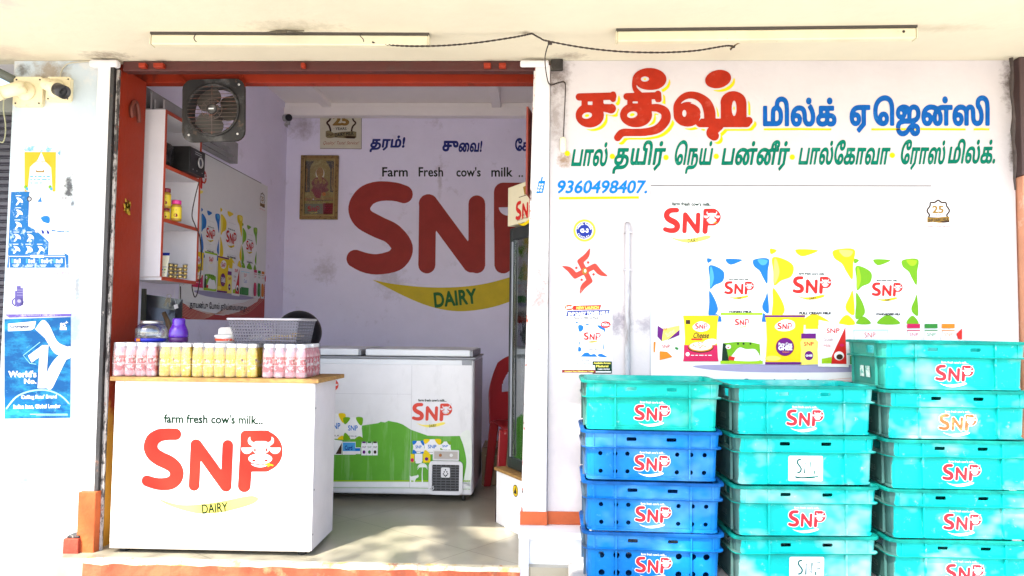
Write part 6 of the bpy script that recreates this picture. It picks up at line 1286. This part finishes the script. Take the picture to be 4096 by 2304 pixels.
# dark panel, keys below the shelf
yk = .62; mp = thing('dark_mirror', 'dark glass panel with a wooden prop leaning below the shelf', 'mirror', (0, 0, 0)); a = P(577, 1180, Y=yk); b = P(690, 1350, Y=yk); c = P(565, 1150, Y=yk)
g = MB(); z0 = .80; g.add([(a.x-.05, yk, z0), (b.x+.04, yk+.02, z0), (b.x-.0, yk+.10, P(690, 1198, Y=yk+.1).z), (a.x-.05, yk+.02, P(577, 1172, Y=yk).z)], [(0, 1, 2, 3)]); g.add([(x, y+.012, z) for x, y, z in g.v[:4]], [(3, 2, 1, 0)]); g.f += [(0, 4, 5, 1), (1, 5, 6, 2), (2, 6, 7, 3), (3, 7, 4, 0)]; g.m += [0]*4; g.sm += [False]*4
g.build('panel', stain(mat('mirror_dark', (.03, .03, .036), .15, .3, 6), (.16, .15, .16), 7, .56, .66, .6), mp); g = MB(); g.tube([P(655, 1250, Y=yk-.02), P(672, 1290, Y=yk-.03), P(684, 1360, Y=yk-.04)], [.012, .014, .016], 8); g.build('prop', mat('wood_dark', (.14, .08, .035), .6, .4, 30), mp); g = MB(); t = P(577, 1155, Y=yk-.01); g.box(t.x-.014, yk-.02, .8, t.x+.012, yk-.004, t.z); g.build('upright', mat('olive_bar', (.05, .05, .03), .5), mp)
ky = thing('key_bunch', 'bunch of keys on a ring hanging under the shelf', 'keys', (0, 0, 0)); q = P(676, 1185, Y=.58); m_key = mat('key_brass', (.50, .46, .34), .3, .3, 40, metal=.7)
g = MB(); g.tube([q+Vector((.012*math.cos(t), 0, .012*math.sin(t))) for t in [2*PI*i/14 for i in range(15)]], .0016, 6, cap=False); g.build('ring', m_key, ky)
for i, (dx, ang) in enumerate(((-.004, .25), (.004, -.1), (.0, .5))):
    m4 = Matrix.Translation(q+Vector((dx, -.003-i*.003, -.012))) @ Matrix.Rotation(ang, 4, 'Y'); g = MB(); g.box(-.009, -.001, -.024, .009, .001, 0, 0, m4); g.box(-.004, -.001, -.048, .003, .001, -.0245, 0, m4); g.build('key', m_key, ky, bevel=.0006)
tg = MB(); q = P(704, 1226, Y=.58); m4 = Matrix.Translation(q) @ Matrix.Rotation(-.3, 4, 'Y'); tg.box(-.011, -.001, -.012, .011, .001, .012, 0, m4); tg.tube([q+Vector((0, 0, .012)), P(698, 1190, Y=.58), P(700, 1140, Y=.60)], .0008, 4); tag(tg.build('paper_tag', mat('tag_white', (.7, .66, .66), .6)), 'white paper tag on a string beside the hanging keys', 'tag')
# hook on the left jamb
hk = thing('iron_hook', 'rusty iron hook on the red left jamb of the doorway', 'hook', (0, 0, 0)); hx = -2.113; q = lambda px, py, e=.012: Vector((hx+e, P(px, py, X=hx).y, P(px, py, X=hx).z)); m_rust = mat('rust_brown', (.16, .035, .02), .6, .3, 20)
g = MB(); g.tube(sm3([q(520, 470), q(516, 440), q(522, 415), q(534, 408), q(542, 425), q(546, 455), q(548, 490)], 6), .010, 8); g.build('hook_bar', m_rust, hk); g = MB(); t = q(535, 440, .004); g.box(hx+.0005, t.y-.02, t.z-.03, hx+.006, t.y+.02, t.z+.03); g.build('plate', m_rust, hk, bevel=.002)
pr = Print(lambda u, v, d: Vector((hx+.0012+d, P(u, v, X=hx).y, P(u, v, X=hx).z)))
for i in range(7): t = i*.9; pr.line(smooth_pts([(508+8*math.cos(t), 828+34*math.sin(t*1.3)), (512+10*math.sin(t), 800+8*i), (506+12*math.cos(t*2), 860-9*i)], 4), 2.2, mat('turmeric', (.62, .40, .03), .8, .2, 40), 0)
pr.build('turmeric_mark', [o for o in COL.objects if o.name == 'door_jamb'][0])

# ---- exhaust fan under the lintel
ey = .27; A = P(737, 325, Y=ey); B = P(978, 562, Y=ey); C = (A+B)/2; s_ = (B.x-A.x)/2; ef = thing('exhaust_fan', 'dusty dark grey exhaust fan hanging from the red lintel', 'fan', C); m_fan = stain(stain(mat('fan_grey', (.030, .028, .027), .55, .25, 14, spec=.2), (.16, .155, .15), 6, .52, .68, .75, (1, 1, 1)), (.20, .12, .07), 18, .6, .72, .6)
tilt = Matrix.Translation(C) @ Matrix.Rotation(R(-1.5), 4, 'Y')
def sq(e, r, n=5): 
    out = []
    for sx, sz, a0 in ((1, -1, -90), (1, 1, 0), (-1, 1, 90), (-1, -1, 180)):
        for k in range(n+1): an = R(a0+90*k/n); out.append((sx*(e-r)+r*math.cos(an), sz*(e-r)+r*math.sin(an)))
    return out
rin = s_*.80; circ_ = [(rin*math.cos(2*PI*k/40), rin*math.sin(2*PI*k/40)) for k in range(40)]
g = MB(); g.ext([sq(s_, s_*.32), circ_[::-1]], lambda u, v, d: tilt @ Vector((u, -d, v)), -.006, .012); g.build('frame_plate', m_fan, ef, bevel=.002)
g = MB(); pr_ = [(rin*1.00, .0125), (rin*1.06, .0125), (rin*1.06, .024), (rin*.985, .026), (rin*.975, .0), (rin*.975, -.06)]; g.lathe([(r_, z) for r_, z in pr_], 40, (0, 0, 0), mx=Matrix.Rotation(PI/2, 3, 'X'), cap=False); g.v = [tuple(tilt @ Vector(p)) for p in g.v]; g.build('shroud_ring', m_fan, ef)
m_gw = stain(mat('guard_wire', (.10, .07, .06), .5, .2), (.35, .1, .05), 12, .55, .65, .8)
g = MB()
for i in range(-6, 7):
    z = i*rin/6.6; h = math.sqrt(max(0, rin**2-z*z)); g.tube([tilt @ Vector((-h, -.028, z)), tilt @ Vector((h, -.028, z))], .0016, 5)
g.tube([tilt @ Vector((0, -.030, -rin)), tilt @ Vector((0, -.030, rin))], .0018, 5)
for rr_ in (.055, .032): g.tube([tilt @ Vector((rr_*math.cos(t), -.031, rr_*math.sin(t))) for t in [2*PI*i/24 for i in range(25)]], .0015, 5, cap=False)
for i in range(10): t = 2*PI*i/10; g.tube([tilt @ Vector((.03*math.cos(t), -.031, .03*math.sin(t))), tilt @ Vector((.055*math.cos(t), -.031, .055*math.sin(t)))], .0014, 5)
g.build('guard', m_gw, ef); g = MB(); g.lathe([(.026, .0), (.026, .007), (.018, .009)], 20, (0, 0, 0), mx=Matrix.Rotation(PI/2, 3, 'X')); g.v = [tuple(tilt @ (Vector(p)+Vector((0, -.030, 0)))) for p in g.v]; hb = g.build('hub', m_fan, ef)
pr = Print(lambda u, v, d: tilt @ Vector((u, -.0394-d, v))); pr.rect(-.014, -.003, .014, .004, WHITE, 0); pr.build('hub_label', hb)
m_bl = mat('fan_blade', (.035, .028, .022), .5, .25, 14)
for a0 in (118, 12, 245):
    g = MB(); v = []
    for i in range(9):
        t = i/8; rr_ = .028+t*(rin*.93-.028); wd = .022+.062*math.sin(min(1, t*1.15)*PI*.62)
        for k in range(7): u = k/6-.5; an = R(a0)+u*wd/max(rr_, .05)*1.9; v.append(tilt @ Vector((rr_*math.cos(an), .016+u*.022, rr_*math.sin(an))))
    n_ = len(v); g.add(v+[p+Vector((0, .0022, 0)) for p in v], [(i*7+k, i*7+k+1, i*7+k+8, i*7+k+7) for i in range(8) for k in range(6)]+[(n_+i*7+k, n_+i*7+k+7, n_+i*7+k+8, n_+i*7+k+1) for i in range(8) for k in range(6)], 0, True); g.build('blade', m_bl, ef)
g = MB(); g.lathe([(.036, 0), (.036, .05), (.028, .06)], 20, (0, 0, 0), mx=Matrix.Rotation(-PI/2, 3, 'X')); g.v = [tuple(tilt @ (Vector(p)+Vector((0, .02, 0)))) for p in g.v]; g.build('motor', m_fan, ef)
for x, z in ((-.78, -.78), (.78, -.78), (.82, .8)): g = MB(); g.lathe([(.0065, 0), (.006, .003), (.003, .004)], 10, (0, 0, 0), mx=Matrix.Rotation(PI/2, 3, 'X')); g.v = [tuple(tilt @ (Vector(p)+Vector((x*s_, -.0125, z*s_)))) for p in g.v]; g.build('bolt', mat('bolt_bright', (.6, .58, .56), .4, metal=.5), ef)
for px0, px1 in ((715, 752), (958, 975)):
    t = P(px0, 298, Y=.275); u = P(px1, 338, Y=.262); g = MB(); g.add([(t.x-.012, .284, t.z), (t.x+.010, .284, t.z), (u.x+.012, .262, u.z-.01), (u.x-.010, .262, u.z-.01), (t.x-.012, .289, t.z), (t.x+.010, .289, t.z), (u.x+.012, .267, u.z-.01), (u.x-.010, .267, u.z-.01)], [(0,1,2,3),(7,6,5,4),(0,4,5,1),(1,5,6,2),(2,6,7,3),(3,7,4,0)]); g.build('hanger_strap', m_red, ef)
# narrow red board hanging at the right post
rb = MB(); t = P(2105, 425, Y=.10); u = P(2131, 452, Y=.27); z0 = P(2108, 775, Y=.10).z
rb.add([(t.x, .10, z0), (t.x+.010, .10, z0), (u.x+.010, .27, z0-.015), (u.x, .27, z0-.015), (t.x, .10, t.z), (t.x+.010, .10, t.z), (u.x+.010, .27, t.z-.005), (u.x, .27, t.z-.005)], [(0,3,2,1),(4,5,6,7),(0,1,5,4),(1,2,6,5),(2,3,7,6),(3,0,4,7)])
tag(rb.build('red_board', mat('board_red', (.26, .035, .02), .5, .2, 8), bevel=.002), 'narrow dark red board standing edge-on beside the right door post', 'board')

# ---- upright glass fridge behind the right post
A = Vector((-.151, .62, 0)); D_ = Vector((.30, -.57, 0)).normalized(); N_ = Vector((D_.y, -D_.x, 0)); N_ = N_ if N_.x < 0 else -N_; IN = -N_; Wd = .56; FD2 = .50
m_bf = mat('fridge_black', (.018, .022, .022), .35, .1); vf = thing('glass_fridge', 'upright glass door fridge with a lit-up style header sign, half hidden behind the right post', 'fridge', (0, 0, 0)); vf['label'] = 'upright glass door fridge with a cream dairy header, half hidden behind the right post'
zf0 = P(2036, 1868, Y=.62).z; zf1 = P(2040, 915, Y=.62).z; zh0 = zf1+.012; zh1 = P(2045, 752, Y=.62).z
MX = Matrix(((D_.x, IN.x, 0, A.x), (D_.y, IN.y, 0, A.y), (0, 0, 1, 0), (0, 0, 0, 1)))
g = MB()
for bxx in ((0, .035, zf0, .02, FD2, zf1), (Wd-.02, .035, zf0, Wd, FD2, zf1), (.0205, FD2-.02, zf0, Wd-.0205, FD2, zf1), (.0205, .035, zf0, Wd-.0205, FD2-.0205, zf0+.05), (.0205, .035, zf1-.03, Wd-.0205, FD2-.0205, zf1)): g.box(bxx[0], bxx[1], bxx[2], bxx[3], bxx[4], bxx[5], 0, MX)
g.build('cabinet', m_bf, vf, bevel=.003)
g = MB(); g.box(.021, .07, zf0+.052, .026, FD2-.022, zf1-.032, 0, MX); g.box(.0265, FD2-.026, zf0+.052, Wd-.021, FD2-.0215, zf1-.032, 0, MX); g.build('liner', mat('liner_white', (.78, .82, .80), .4), vf)
m_alu = mat('alu_grey', (.30, .32, .36), .35, .1, metal=.5); g = MB(); fw = .035
for bxx in ((0, 0, zf0, fw, .033, zf1), (Wd-fw, 0, zf0, Wd, .033, zf1), (fw+.0005, 0, zf0, Wd-fw-.0005, .033, zf0+.06), (fw+.0005, 0, zf1-.07, Wd-fw-.0005, .033, zf1)): g.box(bxx[0], bxx[1], bxx[2], bxx[3], bxx[4], bxx[5], 0, MX)
dr = g.build('door_frame', m_bf, vf, bevel=.004); g = MB(); g.box(fw, -.006, zf0+.065, fw+.018, -.0005, zf1-.08, 0, MX); g.build('door_handle', m_alu, dr, bevel=.003); g = MB(); g.box(fw+.001, .012, zf0+.0605, Wd-fw-.001, .018, zf1-.0705, 0, MX); g.build('door_glass', film('door_glass', (.90, .95, .93), .34, .04), dr)
for i in range(5):
    z = zf0+.12+i*.26; g = MB()
    for k in range(9): g.tube([MX @ Vector((.03, .09+k*.045, z)), MX @ Vector((Wd-.025, .09+k*.045, z))], .003, 5)
    for k in range(3): g.tube([MX @ Vector((.04+k*.22, .08, z-.005)), MX @ Vector((.04+k*.22, FD2-.03, z-.005))], .003, 5)
    g.build('wire_rack', mat('rack_white', (.7, .72, .72), .4), vf)
rs = random.Random(4)
for i in range(3):
    for k in range(4):
        z = zf0+.1232+i*.26; p = MX @ Vector((.07+k*.10, .13, z)); g = MB(); h = .13; g.lathe([(.03, .0005), (.034, .01), (.034, h*.7), (.018, h*.86), (.018, h)], 14, p); tag(g.build('milk_bottle', mat(('chilled_green', 'chilled_white')[(i+k) % 2], ((.04, .30, .06), (.7, .7, .7))[(i+k) % 2], .35)), 'chilled milk bottle standing on a rack inside the glass fridge', 'bottle', 'bottles inside the glass fridge')
mh = mat('header_cream', (.66, .60, .42), .5, .04); g = MB(); g.box(-.004, -.012, zh0, Wd+.004, .30, zh1, 0, MX); hd = g.build('header_box', mh, vf, bevel=.004); g = MB(); g.box(-.010, -.006, zh0+.002, -.0045, .29, zh1-.002, 0, MX); g.build('header_end', m_bf, hd)
pr = Print(lambda u, v, d: MX @ Vector((u, -.0126-d, zh1-v))); H2 = zh1-zh0; logo(pr, .10, H2*.44, .34, 1, L=0, tagtext=False, fine=False, r_mark=False, swoosh=YEL, dairy=None); pr.text('பால்', .11, H2*.78, .22, H2*.84, BROWN, 0); pr.text('தயிர்', .12, H2*.87, .26, H2*.94, BROWN, 0); pr.poly([(.19, H2*.12), (.25, H2*.1), (.24, H2*.3), (.21, H2*.34)], GOLD, 0); pr.rect(.14, H2*.34, .30, H2*.355, BROWN, 1); pr.build('header_print', hd)
# white plinth under the fridge
zp = zf0-.004; g = MB(); g.box(-.045, -.045, .001, Wd, FD2, zp-.018, 0, MX); pl = thing('fridge_stand', 'white box stand under the glass fridge with a round yellow sticker', 'stand', (0, 0, 0)); g.build('box', mat('stand_white', (.80, .79, .79), .45, .03), pl, bevel=.003)
g = MB(); g.box(-.055, -.055, zp-.0175, Wd, FD2, zp-.0005, 0, MX); g.build('stand_top', m_ply, pl, bevel=.002); pr = Print(lambda u, v, d: MX @ Vector((u, -.0456-d, v))); pr.ell(.20, zp-.085, .032, .032, BLACK, 0); pr.ell(.20, zp-.085, .027, .027, YEL, 1); pr.poly([(.20, zp-.062), (.218, zp-.1), (.182, zp-.1)], BLACK, 2); pr.build('round_sticker', pl)
g = MB(); g.box(-.0505, -.047, .003, -.0455, FD2-.02, zp-.02, 0, MX); g.build('dark_edge', m_wire, pl)

# ---- red plastic chair and carton
m_ch = mat('chair_red', (.26, .010, .013), .3, .08, 10, coat=.2); ch = thing('plastic_chair', 'red plastic chair with an arched hole in its back, between freezer and fridge', 'chair', (0, 0, 0)); CO = Vector((-.035, 1.36, 0)); mc = Matrix.Translation(CO) @ Matrix.Rotation(R(12), 4, 'Z')
def T3(x, y, z): return mc @ Vector((x, y, z))
def plate(fn, nu, nv, th, name, holes=None):
    g = MB(); n_ = (nu+1)*(nv+1); top = [fn(i/nu, j/nv) for j in range(nv+1) for i in range(nu+1)]
    nr = []
    for j in range(nv+1):
        for i in range(nu+1):
            a = fn(min(1, i/nu+.01), j/nv)-fn(max(0, i/nu-.01), j/nv); b = fn(i/nu, min(1, j/nv+.01))-fn(i/nu, max(0, j/nv-.01)); nr.append(a.cross(b).normalized())
    F = [(j*(nu+1)+i, j*(nu+1)+i+1, (j+1)*(nu+1)+i+1, (j+1)*(nu+1)+i) for j in range(nv) for i in range(nu) if not (holes and holes((i+.5)/nu, (j+.5)/nv))]
    g.add(top, F, 0, True); o = g.build(name, m_ch, ch); m_ = o.modifiers.new('thickness', 'SOLIDIFY'); m_.thickness = th; m_.offset = 0
    return o
zs = .46
plate(lambda u, v: T3(-.21+.42*u, -.20+.42*v, zs-.012*math.sin(u*PI)*math.sin(v*PI)+(.0 if v > .1 else -.02*(1-v*10))), 14, 14, .008, 'seat')
def bk_(u, v):
    wd = .235*(1-.30*max(0, v-.45)**1.6/.385) if v > .45 else .235; x = (u-.5)*2*wd; z = zs-.02+v*.47; top = .06*(abs(u-.5)*2)**2.2*v
    return T3(x, .21+.11*v+.03*(1-(2*u-1)**2)*.6, z-top)
plate(bk_, 80, 80, .009, 'backrest', lambda u, v: ((u-.5)/.30)**2+((v-.52)/.33)**2 < 1 and v > .46)
for sx in (-1, 1):
    for sy, bx2 in ((-.19, -.235), (.20, .28)):
        g = MB(); z1_ = zs-.006; x1_ = .20
        g.add([T3(sx*x1_+dx, sy+dy, z1_) for dx, dy in ((-.036, -.016), (.030, -.016), (.026, .034), (-.028, .034))]+[T3(sx*(x1_+.035)+dx, bx2+dy, .0008) for dx, dy in ((-.026, -.012), (.026, -.012), (.020, .022), (-.020, .022))], [(0, 1, 2, 3), (7, 6, 5, 4), (0, 4, 5, 1), (1, 5, 6, 2), (2, 6, 7, 3), (3, 7, 4, 0)]); g.build('leg', m_ch, ch, bevel=.008, seg=3)
g = MB(); n_ = 14; v = []
for i in range(n_+1):
    u = -1+2*i/n_; v += [T3(u*.205, -.206, zs-.006), T3(u*.205, -.204, zs-.035-.10*abs(u)**3)]
g.add(v, [(2*i, 2*i+1, 2*i+3, 2*i+2) for i in range(n_)], 0, True); o = g.build('front_apron', m_ch, ch); m_ = o.modifiers.new('thickness', 'SOLIDIFY'); m_.thickness = .006; m_.offset = 0
cbx = MB(); a = P(1925, 1990, Y=1.62); b = P(1925, 1790, Y=1.62); m_cb = mat('cardboard', (.20, .13, .07), .8, .15, 12); ca = thing('carton', 'brown cardboard carton on the floor behind the red chair', 'carton', (0, 0, 0))
cbx.box(a.x, 1.62, .001, a.x+.42, 1.95, b.z); cbx.build('box', m_cb, ca, bevel=.003); g = MB(); g.box(a.x+.02, 1.6195, b.z-.06, a.x+.4, 1.6198, b.z-.052); g.box(a.x+.16, 1.6192, .01, a.x+.21, 1.6196, b.z-.002); g.build('tape', mat('tape_tan', (.30, .22, .12), .35), ca)
# ================================================================== the street tree whose leaves break up the sunlight
tr = thing('street_tree', 'leafy street tree standing across from the shop front, outside the picture', 'tree', (0, 0, GROUND))
tc_ = Vector((0.2, 0, .75))+sdir*9.0; base = Vector((tc_.x-1.0, tc_.y-.8, GROUND)); rs = random.Random(11)
m_bark = mat('bark', (.14, .10, .07), .9, .3, 12, .6, 30); m_leaf = mat('leaf_green', (.06, .12, .03), .6, .35, 3)
g = MB(); g.tube(sm3([base, base+Vector((.1, .1, 1.8)), base+Vector((.45, .4, 3.6)), tc_+Vector((-.2, -.2, -1.6))], 6), [.24-.10*i/18 for i in range(19)], 10)
cl = []
for i in range(120):
    while True:
        p = Vector((rs.uniform(-1, 1), rs.uniform(-1, 1), rs.uniform(-1, 1)))
        if .15 < p.length < 1: break
    cl.append(tc_+Vector((p.x*3.5, p.y*2.4, p.z*1.9)))
for p in cl[::6]: g.tube(sm3([tc_+Vector((-.2, -.2, -1.6)), tc_*.55+p*.45+Vector((0, 0, -.5)), p], 5), [.09-.007*i for i in range(11)], 6)
g.build('trunk', m_bark, tr)
v = []; f = []
for c in cl:
    rr_ = rs.uniform(.25, .55)
    for k in range(LEAVES):
        p = c+Vector((rs.gauss(0, rr_*.55), rs.gauss(0, rr_*.55), rs.gauss(0, rr_*.40))); e = Euler((rs.uniform(-.9, .9), rs.uniform(-.9, .9), rs.uniform(0, 6.28))).to_matrix(); L_ = rs.uniform(.06, .11)
        i0 = len(v); v += [p+e @ Vector(q) for q in ((-L_, 0, 0), (0, -L_*.42, .008), (L_, 0, 0), (0, L_*.42, .008))]; f.append((i0, i0+1, i0+2, i0+3))
g = MB(); g.add(v, f); g.build('crown', m_leaf, tr, fix=False)
bpy.data.objects.remove(_to); bpy.data.curves.remove(_tx)
